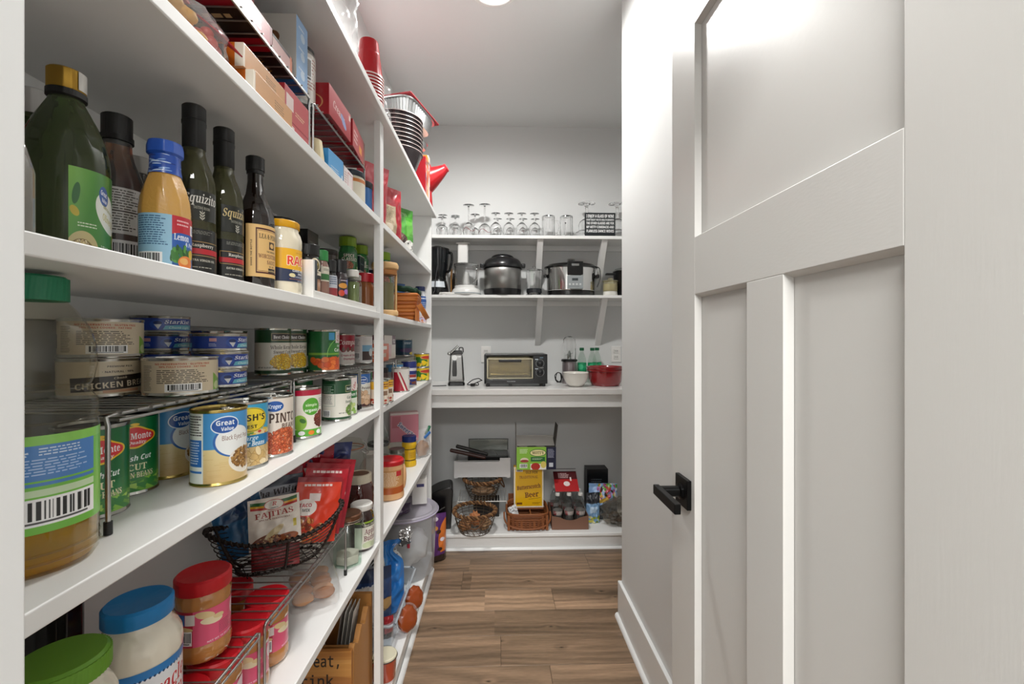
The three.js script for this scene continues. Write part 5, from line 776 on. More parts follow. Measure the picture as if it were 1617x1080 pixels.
{
  const bowlG = lat([[0, 0.004], [0.058, 0.004], [0.06, 0], [0.063, 0.0005], [0.112, 0.128], [0.116, 0.129], [0.117, 0.132], [0.114, 0.1335], [0.110, 0.131], [0.0605, 0.006], [0, 0.006]], 56), bm = M(0x220d14, 0.25, { clearcoat: 0.5 }), rimG = lat([[0.1162, 0.1305], [0.1176, 0.132], [0.117, 0.134], [0.1145, 0.134]], 56), rm = M(0xb9aaa6, 0.3);
  const b0 = new THREE.Group(); part(b0, 'bowl', bowlG, bm); part(b0, 'rim', rimG, rm);
  for (let i = 0; i < 9; i++) {
    const b = i ? b0.clone() : b0; scene.add(b); b.position.set(-0.462, S.A + 0.004 + i * 0.0185, -2.03);
    tag(b, 'plastic_bowl', i === 0 ? 'black plastic bowl at the bottom of the stack, its ribbed base showing' : i === 8 ? 'topmost black plastic bowl directly under the foil pans' : 'black plastic bowl nested in the stack on the top shelf, rim ' + ORD[i] + ' from below', 'bowl', 'nested black plastic bowls');
  }
  // foil pans with a red lid
  const foil = M(0xd9dbdc, 0.28, { metalness: 1 }), Y = S.A + 0.004 + 8 * 0.0185 + 0.136;
  const corr = (w, l, h, taper) => {           // corrugated tray wall
    const P = [], I = [], U = [], n = 104, per = [];
    for (let i = 0; i <= n; i++) { const a = i / n * 6.283185, ca = Math.cos(a), sa = Math.sin(a), q = Math.pow(Math.pow(Math.abs(ca), 5) + Math.pow(Math.abs(sa), 5), -0.2); per.push([ca * q, sa * q, 1 + (i % 2 ? 0.022 : -0.022)]); }
    const rows = [[0, taper, 1], [h * 0.92, 0.985, 1], [h * 0.93, 1.0, 0], [h * 0.93, 1.07, 0], [h, 1.08, 0], [h, 1.0, 0]];
    rows.forEach(([y, s, k]) => per.forEach(([x, z, r], i) => { const e = s * (k ? r : 1); P.push(x * w / 2 * e, y, z * l / 2 * e); U.push(i / n, y); }));
    for (let j = 0; j < rows.length - 1; j++) for (let i = 0; i < n; i++) { const q = j * (n + 1) + i; I.push(q, q + n + 1, q + 1, q + 1, q + n + 1, q + n + 2); }
    P.push(0, 0, 0); U.push(0, 0); const c = P.length / 3 - 1; for (let i = 0; i < n; i++) I.push(c, i, i + 1);
    const g = new THREE.BufferGeometry(); g.setAttribute('position', new THREE.Float32BufferAttribute(P, 3)); g.setAttribute('uv', new THREE.Float32BufferAttribute(U, 2)); g.setIndex(I); return crease(g, 0.3);
  };
  const t = thing('foil_pan', 'crinkled aluminium foil baking pan with a red plastic lid, on the black bowls', 'pan', -0.445, Y, 2.085, -0.27);
  part(t, 'tray', corr(0.21, 0.285, 0.062, 0.86), foil);
  part(t, 'lid', merge(new RoundedBoxGeometry(0.232, 0.008, 0.305, 2, 0.004).translate(0, 0.068, 0), new RoundedBoxGeometry(0.19, 0.01, 0.26, 2, 0.004).translate(0, 0.075, 0)), M(0x9e2c34, 0.5), 'red plastic lid');
  const t2 = thing('foil_pan', 'second foil pan nested underneath, its rim hanging lower at the far end', 'pan', -0.42, Y - 0.03, 2.235, -0.2);
  part(t2, 'tray', corr(0.1, 0.13, 0.03, 0.86), foil);
}
for (const [i, d, w, l] of [[0, 2.195, 0.03, 'red and white snack carton on the top shelf beside the black bowls'], [1, 2.242, 0.03, 'orange and purple snack carton on the top shelf, middle of three'], [2, 2.289, 0.03, 'white and orange striped carton at the end of the top shelf']])
  boxThing('snack_box', l, 'box', -0.415, S.A, d, 0.12, [0.19, 0.215, 0.235][i], 0.045, { px: art(90, 260, (c, w2, h) => { fill(c, ['#c22430', '#e39a34', '#ecdcd2'][i], 0, 0, w2, h); for (let q = 0; q < 7; q++) oval(c, ['#f0e4dc', '#4a3468', '#e2762c', '#b3303a'][(q + i) % 4], rnd(0, w2), rnd(h * 0.1, h), rnd(14, 34), rnd(12, 30)); fill(c, '#2a2430', 0, h * 0.14, w2, 12); }), pz: ['#b81c2a', '#d98a2c', '#e6d6cc'][i] }, '#c9a08a');
{
  // red plastic watering can lying at the end of the shelf
  const t = thing('red_watering_can', 'red plastic watering can with its spout sticking out past the shelf end', 'watering can', -0.42, S.A, 2.452), m = M(0xc0121e, 0.3, { clearcoat: 0.4 });
  const body = new THREE.CylinderGeometry(0.052, 0.06, 0.16, 36, 1).translate(0, 0.08, 0);
  part(t, 'body', merge(lat([[0, 0], [0.058, 0], [0.06, 0.004], [0.054, 0.12], [0.05, 0.135], [0.03, 0.145], [0.028, 0.147], [0.046, 0.137], [0.05, 0.122]], 36)), m);
  const sp = new THREE.CatmullRomCurve3([V(-0.02, 0.155, 0), V(0.03, 0.175, 0.003), V(0.085, 0.205, 0.006), V(0.135, 0.238, 0.01)]), fr = sp.computeFrenetFrames(16), P = [], I = [], U = [];
  for (let j = 0; j <= 16; j++) { const p = sp.getPointAt(j / 16), r = 0.098 - 0.078 * Math.pow(j / 16, 0.85); for (let i = 0; i <= 24; i++) { const a = i / 24 * 6.2832; const q = p.clone().addScaledVector(fr.normals[j], r * Math.cos(a)).addScaledVector(fr.binormals[j], r * Math.sin(a)); P.push(q.x, q.y, q.z); U.push(i / 24, j / 16); } }
  for (let j = 0; j < 16; j++) for (let i = 0; i < 24; i++) { const q = j * 25 + i; I.push(q, q + 1, q + 26, q, q + 26, q + 25); }
  const g = new THREE.BufferGeometry(); g.setAttribute('position', new THREE.Float32BufferAttribute(P, 3)); g.setAttribute('uv', new THREE.Float32BufferAttribute(U, 2)); g.setIndex(I); g.computeVertexNormals();
  part(t, 'spout', g, m);
  const e = sp.getPointAt(1), dir = sp.getTangentAt(1), cap = lat([[0, 0.004], [0.02, 0.004], [0.0235, 0], [0.0235, -0.012], [0.02, -0.016]].reverse(), 28).applyQuaternion(new THREE.Quaternion().setFromUnitVectors(V(0, 1, 0), dir)).translate(e.x, e.y, e.z);
  part(t, 'spout_rose', cap, M(0xd8303a, 0.35));
  part(t, 'handle', tube([[-0.045, 0.04, 0], [-0.085, 0.09, 0], [-0.08, 0.17, 0], [-0.02, 0.255, 0.01], [0.035, 0.25, 0.02], [0.045, 0.19, 0.01]], 0.013, 40, 10), m);
}

/* ---------- jar shelf ---------- */
riser('chrome wire riser holding the mayonnaise jars, above red lidded jars', S.E, 0.345, 0.772, 0.133, -0.408, -0.636, 0.0245);
riser('chrome wire riser holding the black wire basket of packets', S.E, 0.783, 1.2, 0.133, -0.408, -0.636, 0.0245);
const RE = S.E + 0.1342;
const mayoProf = [[0, 0], [0.04, 0], [0.044, 0.004], [0.0455, 0.012], [0.0455, 0.082], [0.0465, 0.09], [0.0468, 0.1], [0.0455, 0.111], [0.041, 0.121], [0.0365, 0.127], [0.0345, 0.13], [0.0345, 0.142]];
{
  const a = art(460, 240, (c, w, h) => {
    fill(c, '#eceef2', 0, 0, w, h); fill(c, '#1f7cc4', 0, 0, w, h * 0.13); for (let i = 0; i < 26; i++) oval(c, '#1f7cc4', i * 18 + 9, h * 0.13, 9, 9); for (let i = 0; i < 26; i++) oval(c, '#17355c', i * 18 + 9, h * 0.155, 4, 5);
    text(c, 'Miracle', w * 0.52, h * 0.42, 88, '#c8202e', { font: 'serif', i: 1, w: 270, rot: -0.1, stroke: '#fff', lw: 6 }); text(c, 'Whip', w * 0.56, h * 0.7, 92, '#c8202e', { font: 'serif', i: 1, w: 200, rot: -0.08, stroke: '#fff', lw: 6 }); fill(c, '#1f7cc4', 0, h * 0.92, w, h * 0.08); fill(c, '#4a74b4', w * 0.86, h * 0.2, w * 0.14, h * 0.6);
  });
  vessel({ n: 'mayonnaise_jar', l: 'cream dressing jar with bright blue lid and red script label', c: 'jar', x: -0.463, y: RE, d: 0.585, body: mayoProf, mat: M(0xe9e1cf, 0.1, { clearcoat: 0.7 }), bands: [{ y0: 0.016, y1: 0.09, mid: 0.42, span: 2.7, art: a }], lid: { r: 0.0372, h: 0.021, y: 0.138, mat: M(0x1583c9, 0.42), bev: 0.003 } });
  vessel({ n: 'mayonnaise_jar', l: 'cream jar with green lid at the bottom left corner, nearest the door', c: 'jar', x: -0.458, y: RE, d: 0.478, body: mayoProf.map(([r, y]) => [r, y * 1.02]), mat: M(0xe9e2d0, 0.1, { clearcoat: 0.7 }), bands: [{ y0: 0.016, y1: 0.08, mid: 0.7, span: 2.7, art: art(300, 120, (c, w, h) => { fill(c, '#e9ede0', 0, 0, w, h); fill(c, '#5a9a2c', 0, 0, w, h * 0.14); lines(c, 60, h * 0.4, 180, 40, 2, '#2a5a2c'); }) }], lid: { r: 0.041, h: 0.021, y: 0.141, mat: M(0x6aa02a, 0.45), knurl: 60, bev: 0.003 } });
  vessel({ n: 'vinegar_bottle', l: 'glossy black bottle behind the green lidded jar, cut off by the shelf above', c: 'bottle', x: -0.592, y: RE, d: 0.605, body: [[0, 0], [0.03, 0], [0.032, 0.005], [0.032, 0.15], [0.033, 0.17], [0.03, 0.2], [0.022, 0.225], [0.016, 0.235]], mat: BLKG, lid: { r: 0.017, h: 0.016, y: 0.234, mat: BLK } });
}
const aPB = art(640, 220, (c, w, h) => {
  fill(c, '#d34a68', 0, 0, w, h); fill(c, '#b81f38', 0, 0, w, h * 0.08); const m = w / 2; fill(c, '#b8283c', m - 140, 0, 50, h);
  fill(c, '#e0577a', m - 90, 0, 200, h); oval(c, '#e8cf9a', m - 40, h * 0.16, 44, 22, 0.4); oval(c, '#efe0bb', m - 10, h * 0.36, 50, 22, 0.2); oval(c, '#e4cc96', m + 20, h * 0.3, 26, 15, 0.2); fill(c, '#3f6fbc', m - 180, h * 0.08, 52, 66); fill(c, '#ece8e4', m - 126, h * 0.08, 44, 66); text(c, '♺', m - 104, h * 0.24, 40, '#333'); oval(c, '#e3c98e', m - 150, h * 0.5, 60, 18); bars(c, m - 186, h * 0.54, 92, 88);
  lines(c, m + 20, h * 0.5, 70, h * 0.34, 7, '#9c3a52'); text(c, 'NET WT 16 OZ (454g)', m + 40, h * 0.93, 15, '#f3dbe0'); oval(c, '#e9d6da', m + 140, h * 0.3, 48, 60); text(c, 'Creamy', m + 200, h * 0.6, 50, '#f4e4e6', { i: 1 }); fill(c, '#f1ede8', w * 0.03, h * 0.14, w * 0.16, h * 0.7); lines(c, w * 0.04, h * 0.18, w * 0.14, h * 0.62, 11, '#444');
});
const pbG = 'peanut butter jars under the wire riser';
function peanut(l, x, y, d, mid, g) {
  const p = [[0, 0.001], [0.031, 0], [0.036, 0.004], [0.0378, 0.012], [0.0378, 0.026], [0.0365, 0.029], [0.0365, 0.083], [0.0378, 0.086], [0.0378, 0.098], [0.036, 0.103], [0.035, 0.108]];
  const t = vessel({ n: 'peanut_butter_jar', l, c: 'jar', x, y, d, g, body: p, mat: M(0xb87a3c, 0.12, { clearcoat: 1, clearcoatRoughness: 0.05 }), bands: [{ y0: 0.0295, y1: 0.083, mid, span: 5.4, art: aPB }], lid: { r: 0.0385, h: 0.022, y: 0.1045, mat: M(0xc8101f, 0.45), bev: 0.003 } });
  return t;
}
peanut('peanut butter jar with red lid standing on top of the wire riser', -0.467, RE, 0.717, 0.6);
peanut('red lidded peanut butter jar under the riser, farthest along the shelf edge', -0.455, S.E, 0.888, 0.1, pbG);
peanut('red lidded peanut butter jar under the riser, front row, second from the far end', -0.453, S.E, 0.809, 0.75, pbG);
peanut('red lidded peanut butter jar under the riser, front row, third from the far end', -0.455, S.E, 0.728, 1.0, pbG);
peanut('red lidded peanut butter jar under the riser, front row, below the red script jar', -0.455, S.E, 0.645, 0.4, pbG);
for (const [d, l] of [[0.925, 'red lidded peanut butter jar under the riser, back row, far end'], [0.838, 'red lidded peanut butter jar under the riser, back row, second from far end'], [0.752, 'red lidded peanut butter jar under the riser, back row, beneath the raised jar']]) peanut(l, -0.546, S.E, d, 0.5, pbG);

/* black wire boat basket and its packets */
{
  const t = thing('wire_basket', 'dark brown boat shaped wire basket full of seasoning packets', 'basket', -0.484, RE, 0.996, 0.67), m = M(0x2a211c, 0.45, { metalness: 0.4 });
  const ob = (k, y, tip) => { const pts = []; for (let i = 0; i < 48; i++) { const a = i / 48 * 6.2832, ca = Math.cos(a), sa = Math.sin(a); pts.push([ca * 0.123 * k * (1 + 0.1 * Math.pow(Math.abs(ca), 3)), y + tip * Math.pow(Math.abs(ca), 3), sa * 0.075 * k]); } return pts; };
  const coil = (k, y, tip, r, R, turns) => { const b = new THREE.CatmullRomCurve3(ob(k, y, tip).map((p) => V(...p)), true), pts = []; const n = turns * 8; for (let i = 0; i < n; i++) { const p = b.getPointAt(i / n), a = i / 8 * 6.2832, tg = b.getTangentAt(i / n), s = V(tg.z, 0, -tg.x).normalize(); pts.push(p.addScaledVector(s, R * Math.cos(a)).add(V(0, R * Math.sin(a), 0))); } return tube(pts, r, n * 2, 5, true); };
  part(t, 'twisted_rim', merge(tube(ob(1, 0.075, 0.03), 0.0035, 120, 6, true), coil(1, 0.075, 0.03, 0.002, 0.004, 60)), m);
  part(t, 'twisted_foot', merge(tube(ob(0.6, 0.0045, 0), 0.0025, 90, 6, true), coil(0.6, 0.0055, 0, 0.0013, 0.003, 36)), m);
  for (let i = 1; i < 9; i++) { const q = i / 9; part(t, 'wire', tube(ob(0.6 + 0.4 * Math.pow(q, 0.75), 0.0045 + 0.07 * q, 0.03 * q * q), 0.0011, 90, 5, true), m); }
  for (const a of [0.5, 1.57, 2.64, 3.64, 4.71, 5.78]) part(t, 'rib', tube(Array.from({ length: 6 }, (_, i) => { const q = i / 5, k = 0.6 + 0.4 * Math.pow(q, 0.75), ca = Math.cos(a); return [ca * 0.123 * k * (1 + 0.1 * Math.pow(Math.abs(ca), 3)), 0.005 + 0.07 * q + 0.03 * q * q * Math.pow(Math.abs(ca), 3), Math.sin(a) * 0.075 * k]; }), 0.0028, 20, 6), m);
  part(t, 'floor_mesh', merge(...Array.from({ length: 9 }, (_, i) => rod([-0.068 + i * 0.017, 0.005, -0.04], [-0.068 + i * 0.017, 0.005, 0.04], 0.0011, 5))), m);
}
{
  const PK = (n, l, x, y, d, turn, w, h, a, tx = -0.2, tz = 0, t = 0.012, o = {}) => bagThing(n, l, 'seasoning packet', x, y, d, turn, w, h, t, a, { wrinkle: 0.004, belly: 0.15, tx, tz, fin: 'gloss', ...o });
  const b = RE + 0.012;
  PK('seasoning_packet', 'white fajita seasoning packet with green, yellow and red stripes at the front of the basket', -0.478, b + 0.036, 0.968, 0.42, 0.1, 0.104, art(330, 400, (c, w, h) => {
    fill(c, '#efe6da', 0, 0, w, h); const st = (col, y0, y1) => { c.beginPath(); c.moveTo(16, y0 + 10); c.quadraticCurveTo(w / 2, y0 + 34, w - 16, y0); c.lineTo(w - 16, y1); c.quadraticCurveTo(w / 2, y1 + 34, 16, y1 + 10); c.fillStyle = col; c.fill(); }; st('#2d6b34', 14, 40); st('#e6b02c', 40, 56); st('#bb2c28', 56, 74);
    oval(c, '#f3ece2', w / 2, 62, 62, 40, 0, '#bb2c28', 4); text(c, 'R', w / 2, 54, 40, '#bb2c28', { i: 1, font: 'serif' }); text(c, 'LAWRY’S', w / 2, 86, 13, '#333'); text(c, 'FAJITAS', w / 2, 132, 58, '#a8342c', { font: 'serif', w: 250, rot: -0.05 }); text(c, 'SPICES & SEASONINGS', w / 2, 172, 17, '#8a5a44', { w: 200 });
    oval(c, '#7a3c22', w * 0.3, h * 0.84, 90, 44, -0.3); oval(c, '#e3cf9e', w * 0.48, h * 0.7, 80, 26, -0.7); oval(c, '#a85a30', w * 0.66, h * 0.86, 96, 40, -0.2); beans(c, w * 0.5, h * 0.86, 120, 36, 60, ['#8a4526', '#c98a4e', '#6b2f1a', '#d9b27a'], 12); fill(c, '#d8c23a', w * 0.86, h * 0.5, 20, 60); }), -0.25, 0.05);
  PK('seasoning_packet', 'navy and blue muffin mix packet with cursive white lettering, behind the fajita packet', -0.512, b + 0.018, 1.012, 0.5, 0.15, 0.148, art(400, 440, (c, w, h) => { fill(c, '#27477c', 0, 0, w, h); fill(c, '#1b2740', 0, 0, w, h * 0.14); fill(c, '#9aa0ac', 0, h * 0.14, w, h * 0.2); text(c, 'Martha White', w / 2, h * 0.23, 52, '#15171c', { font: 'serif', i: 1, w: 340, rot: -0.06 }); oval(c, '#3a5f94', w / 2, h * 0.38, 90, 40); fill(c, '#2f86b8', 0, h * 0.55, w, h * 0.45); }), -0.2, 0.04, 0.022);
  PK('seasoning_packet', 'blue packet leaning to the left behind the navy muffin mix', -0.548, b + 0.008, 0.99, 0.5, 0.1, 0.135, art(200, 260, (c, w, h) => { fill(c, '#2a6a9c', 0, 0, w, h); fill(c, '#1d4a78', w * 0.2, h * 0.1, w * 0.6, h * 0.3); c.strokeStyle = '#cfe0ea'; c.lineWidth = 6; c.strokeRect(2, 2, w - 4, h - 4); }), -0.15, 0.22);
  const red = (v) => art(220, 320, (c, w, h) => { fill(c, ['#c3202a', '#b01a2a', '#a3182c', '#d43a20'][v], 0, 0, w, h); fill(c, '#8f1020', 0, 0, w, h * 0.08); lines(c, w * 0.16, h * 0.11, w * 0.68, 26, 1, '#f0dcd8'); fill(c, '#e9dcd8', w * 0.3, h * 0.25, w * 0.24, h * 0.12); oval(c, '#eee6e0', w * 0.24, h * 0.46, 56, 40); text(c, 'TACO', w * 0.24, h * 0.43, 24, '#b3202a'); text(c, 'MIX', w * 0.26, h * 0.5, 20, '#333'); beans(c, w * 0.3, h * 0.8, 80, 60, 60, ['#a8441c', '#c96a2c', '#7d2c14', '#dd9a4e'], 13); });
  PK('seasoning_packet', 'bright red orange taco mix packet in front of the other red packets', -0.43, b + 0.014, 1.035, 0.62, 0.1, 0.145, red(3), -0.15, -0.18);
  PK('seasoning_packet', 'red chili packet lying at an angle between the muffin mix and the taco mix', -0.462, b + 0.02, 1.06, 0.55, 0.1, 0.155, red(0), -0.1, 0.3);
  PK('seasoning_packet', 'dark red packet behind the bright taco mix packet', -0.428, b + 0.02, 1.06, 0.75, 0.105, 0.165, red(1), -0.1, -0.22);
  PK('seasoning_packet', 'dark red packet at the far tip of the basket', -0.418, b + 0.024, 1.085, 0.9, 0.1, 0.165, red(2), -0.05, -0.25);
  PK('seasoning_packet', 'crimson packet with white lettering standing highest at the back of the basket', -0.468, b + 0.03, 1.09, 0.75, 0.12, 0.19, red(2), 0.02, -0.05, 0.016);
  PK('seasoning_packet', 'crumpled purple and navy pouch at the back of the basket', -0.448, b + 0.05, 1.125, 0.85, 0.13, 0.172, art(240, 320, (c, w, h) => { fill(c, '#6b2440', 0, 0, w, h); fill(c, '#2a3566', 0, 0, w, h * 0.3); fill(c, '#d8b9c0', w * 0.44, h * 0.12, w * 0.14, h * 0.3); fill(c, '#8f1c34', 0, h * 0.6, w, h * 0.4); }), 0.05, -0.12, 0.03, { wrinkle: 0.016 });
  PK('seasoning_packet', 'black and navy packet with white stripes, high at the back of the basket', -0.51, b + 0.045, 1.095, 0.6, 0.11, 0.185, art(220, 320, (c, w, h) => { fill(c, '#1c2036', 0, 0, w, h); for (let i = 0; i < 5; i++) fill(c, '#d9dade', w * 0.1, h * (0.06 + i * 0.05), w * 0.6, 6); fill(c, '#5a3a6a', 0, h * 0.5, w, h * 0.5); }), 0.05, 0.15, 0.02, { wrinkle: 0.01 });
  bagThing('seasoning_packet', 'flat dark red packet lying in the bottom of the wire basket', 'seasoning packet', -0.47, b, 0.952, 0.42, 0.09, 0.05, 0.008, art(160, 90, (c, w, h) => { fill(c, '#7a1a20', 0, 0, w, h); lines(c, 10, 20, 130, 50, 4, '#a3484a'); }), { wrinkle: 0.002, tx: 0.1 });
}
/* under the second riser and on to the post */
{
  const t = thing('cookie_box', 'clear plastic clamshell box of golden biscuits under the wire riser', 'food box', -0.462, S.E, 1.11, 0.5), cl = M(0xffffff, 0.05, { transmission: 0.96 });
  const tub = (w, l, h, y) => { const g = new RoundedBoxGeometry(w, h, l, 3, 0.012); return g.translate(0, y + h / 2, 0); };
  part(t, 'clamshell', tub(0.108, 0.168, 0.062, 0.0015), cl); part(t, 'flange', new RoundedBoxGeometry(0.118, 0.002, 0.178, 1, 0.0009).translate(0, 0.032, 0), cl);
  for (let i = 0; i < 5; i++) for (let j = 0; j < 2; j++) part(t, 'biscuit', blob(0.024, 0.008, 0.016, 0.15, 2, i * 2 + j, 3).rotateX(0.35).translate(-0.023 + j * 0.046, 0.02 + 0.004 * ((i + j) % 2), -0.058 + i * 0.028), M([0xa8682c, 0xb87a3c, 0x96581f][(i + j) % 3], 0.8));
}
vessel({ n: 'storage_jar', l: 'white opaque storage jar under the riser behind the hexagonal jar', c: 'jar', x: -0.535, y: S.E, d: 1.255, body: [[0, 0], [0.042, 0], [0.046, 0.006], [0.046, 0.09], [0.04, 0.1]], mat: M(0xdedad2, 0.25), lid: { r: 0.042, h: 0.016, y: 0.099, mat: M(0xcfcac0, 0.4) } });
{
  const t = thing('hexagonal_jar', 'hexagonal clear glass jar with copper brown lid and wire clamp', 'jar', -0.424, S.E, 1.262, 0.26);
  const hex = (r0, y0, r1, y1) => new THREE.CylinderGeometry(r1, r0, y1 - y0, 6, 1, true).translate(0, (y0 + y1) / 2, 0);
  part(t, 'jar', merge(hex(0.04, 0.002, 0.0425, 0.006), hex(0.0425, 0.006, 0.0425, 0.1), hex(0.0425, 0.1, 0.034, 0.118), lat([[0.0335, 0.117], [0.0335, 0.126]], 36), new THREE.CylinderGeometry(0.04, 0.04, 0.002, 6).translate(0, 0.002, 0)), M(0xf3faf6, 0.03, { transmission: 1, thickness: 0 }));
  part(t, 'lid', lidGeo(0.0375, 0.014, 0.003).translate(0, 0.1275, 0), M(0x7a5540, 0.3, { metalness: 0.7 }), 'copper brown lid');
  part(t, 'metal_ring', merge(ring(0.037, 0.0012, 0.1265, 40), ring(0.0368, 0.0012, 0.121, 40)), METAL(0xc9b9aa, 0.25));
  part(t, 'wire_clamp', merge(tube([[0.038, 0.105, 0.008], [0.041, 0.118, 0.008], [0.04, 0.136, 0.006], [0.04, 0.136, -0.006], [0.041, 0.118, -0.008], [0.038, 0.105, -0.008]], 0.0011, 30, 6), tube([[0.038, 0.11, 0.011], [0.0435, 0.1, 0.009], [0.0435, 0.1, -0.009], [0.038, 0.11, -0.011]], 0.0011, 20, 6)), METAL(0xbdbdbb, 0.25));
  part(t, 'sticker', new THREE.CircleGeometry(0.02, 28).scale(0.9, 1.1, 1).rotateY(Math.PI / 2).translate(0.0374, 0.072, 0), M(0x5a8a4a, 0.5), 'pale green round sticker');
  part(t, 'contents', lat([[0, 0.004], [0.03, 0.004], [0.033, 0.008], [0.033, 0.028], [0, 0.031]], 6), M(0xcfc6ba, 0.8));
}
{
  const a = art(400, 260, (c, w, h) => { fill(c, '#e6e2d6', 0, 0, w, h); fill(c, '#2a2a24', 0, 0, w, h * 0.2); fill(c, '#9ab83a', 0, 0, w, h * 0.07); text(c, 'Best Choice', w / 2, h * 0.14, 30, '#e9e4d2', { font: 'serif' }); text(c, 'Apple', w / 2, h * 0.38, 66, '#6a2a34', { font: 'serif', w: 170 }); text(c, 'Butter', w / 2, h * 0.62, 66, '#6a2a34', { font: 'serif', w: 190 }); oval(c, '#cdd6b0', w * 0.4, h * 0.86, 70, 30); oval(c, '#c4cfae', w * 0.62, h * 0.88, 60, 26); });
  vessel({ n: 'apple_butter_jar', l: 'dark apple butter jar with white lid and cream label, near the post', c: 'jar', x: -0.414, y: S.E, d: 1.356, body: [[0, 0], [0.033, 0], [0.036, 0.005], [0.036, 0.092], [0.034, 0.105], [0.0295, 0.113], [0.0295, 0.12]], mat: M(0x2a1410, 0.06, { clearcoat: 1 }), bands: [{ y0: 0.008, y1: 0.088, mid: 0.45, span: 2.8, art: a }], lid: { r: 0.0318, h: 0.017, y: 0.118, mat: M(0xe3e1dc, 0.35), bev: 0.003 } });
  const t = vessel({ n: 'sauce_jar', l: 'big dark red sauce jar with cream lid behind the apple butter jar', c: 'jar', x: -0.478, y: S.E, d: 1.535, body: [[0, 0], [0.045, 0], [0.05, 0.006], [0.0515, 0.02], [0.0515, 0.1], [0.048, 0.122], [0.042, 0.135], [0.0385, 0.14], [0.0385, 0.148]], mat: M(0x4a1712, 0.06, { clearcoat: 1 }) });
  part(t, 'lid', lat([[0.0385, 0.142], [0.0415, 0.143], [0.0415, 0.17], [0.038, 0.172], [0.0355, 0.172], [0.034, 0.168], [0, 0.168]], 48), M(0xd9cfb8, 0.4), 'cream screw lid'); part(t, 'lid_inset', new THREE.CylinderGeometry(0.0338, 0.0338, 0.001, 40).translate(0, 0.1688, 0), M(0x6b4a34, 0.5));
}
{
  const gl = M(0xf2f2ee, 0.04, { transmission: 0.98 });
  const t = vessel({ n: 'clamp_jar', l: 'large clear glass clamp lid jar at the back by the post on the jar shelf', c: 'jar', x: -0.575, y: S.E, d: 1.70, body: [[0, 0], [0.065, 0], [0.07, 0.006], [0.07, 0.19], [0.062, 0.212], [0.058, 0.22]], mat: gl, fill: { name: 'flour', prof: [[0, 0.003], [0.064, 0.003], [0.067, 0.01], [0.067, 0.11], [0, 0.115]], mat: M(0xd9d2c6, 0.9) } });
  part(t, 'glass_lid', lat([[0.06, 0.223], [0.064, 0.226], [0.064, 0.236], [0.05, 0.25], [0.02, 0.256], [0, 0.257]], 40), gl); part(t, 'rubber_seal', ring(0.061, 0.0025, 0.2215, 44), M(0xc0876a, 0.6)); part(t, 'wire_clamp', merge(ring(0.0605, 0.0016, 0.212, 44), tube([[0.061, 0.212, 0.02], [0.078, 0.2, 0.014], [0.078, 0.2, -0.014], [0.061, 0.212, -0.02]], 0.0016, 30, 6), tube([[0.064, 0.245, 0], [0.074, 0.225, 0], [0.072, 0.2, 0]], 0.0016, 20, 6)), METAL(0xbdbdbb, 0.25));
  const t2 = vessel({ n: 'plastic_container', l: 'wide low clear plastic container behind the dark red jar', c: 'container', x: -0.572, y: S.E, d: 1.415, body: [[0, 0.001], [0.06, 0], [0.066, 0.006], [0.07, 0.085], [0.074, 0.088]], mat: gl });
  part(t2, 'lid', lat([[0, 0.094], [0.066, 0.094], [0.072, 0.097], [0.0765, 0.094], [0.0765, 0.086], [0.0745, 0.086]].reverse(), 48), gl); part(t2, 'contents', lat([[0, 0.004], [0.058, 0.004], [0.06, 0.05], [0, 0.055]], 36), M(0xc9bfae, 0.9));
}
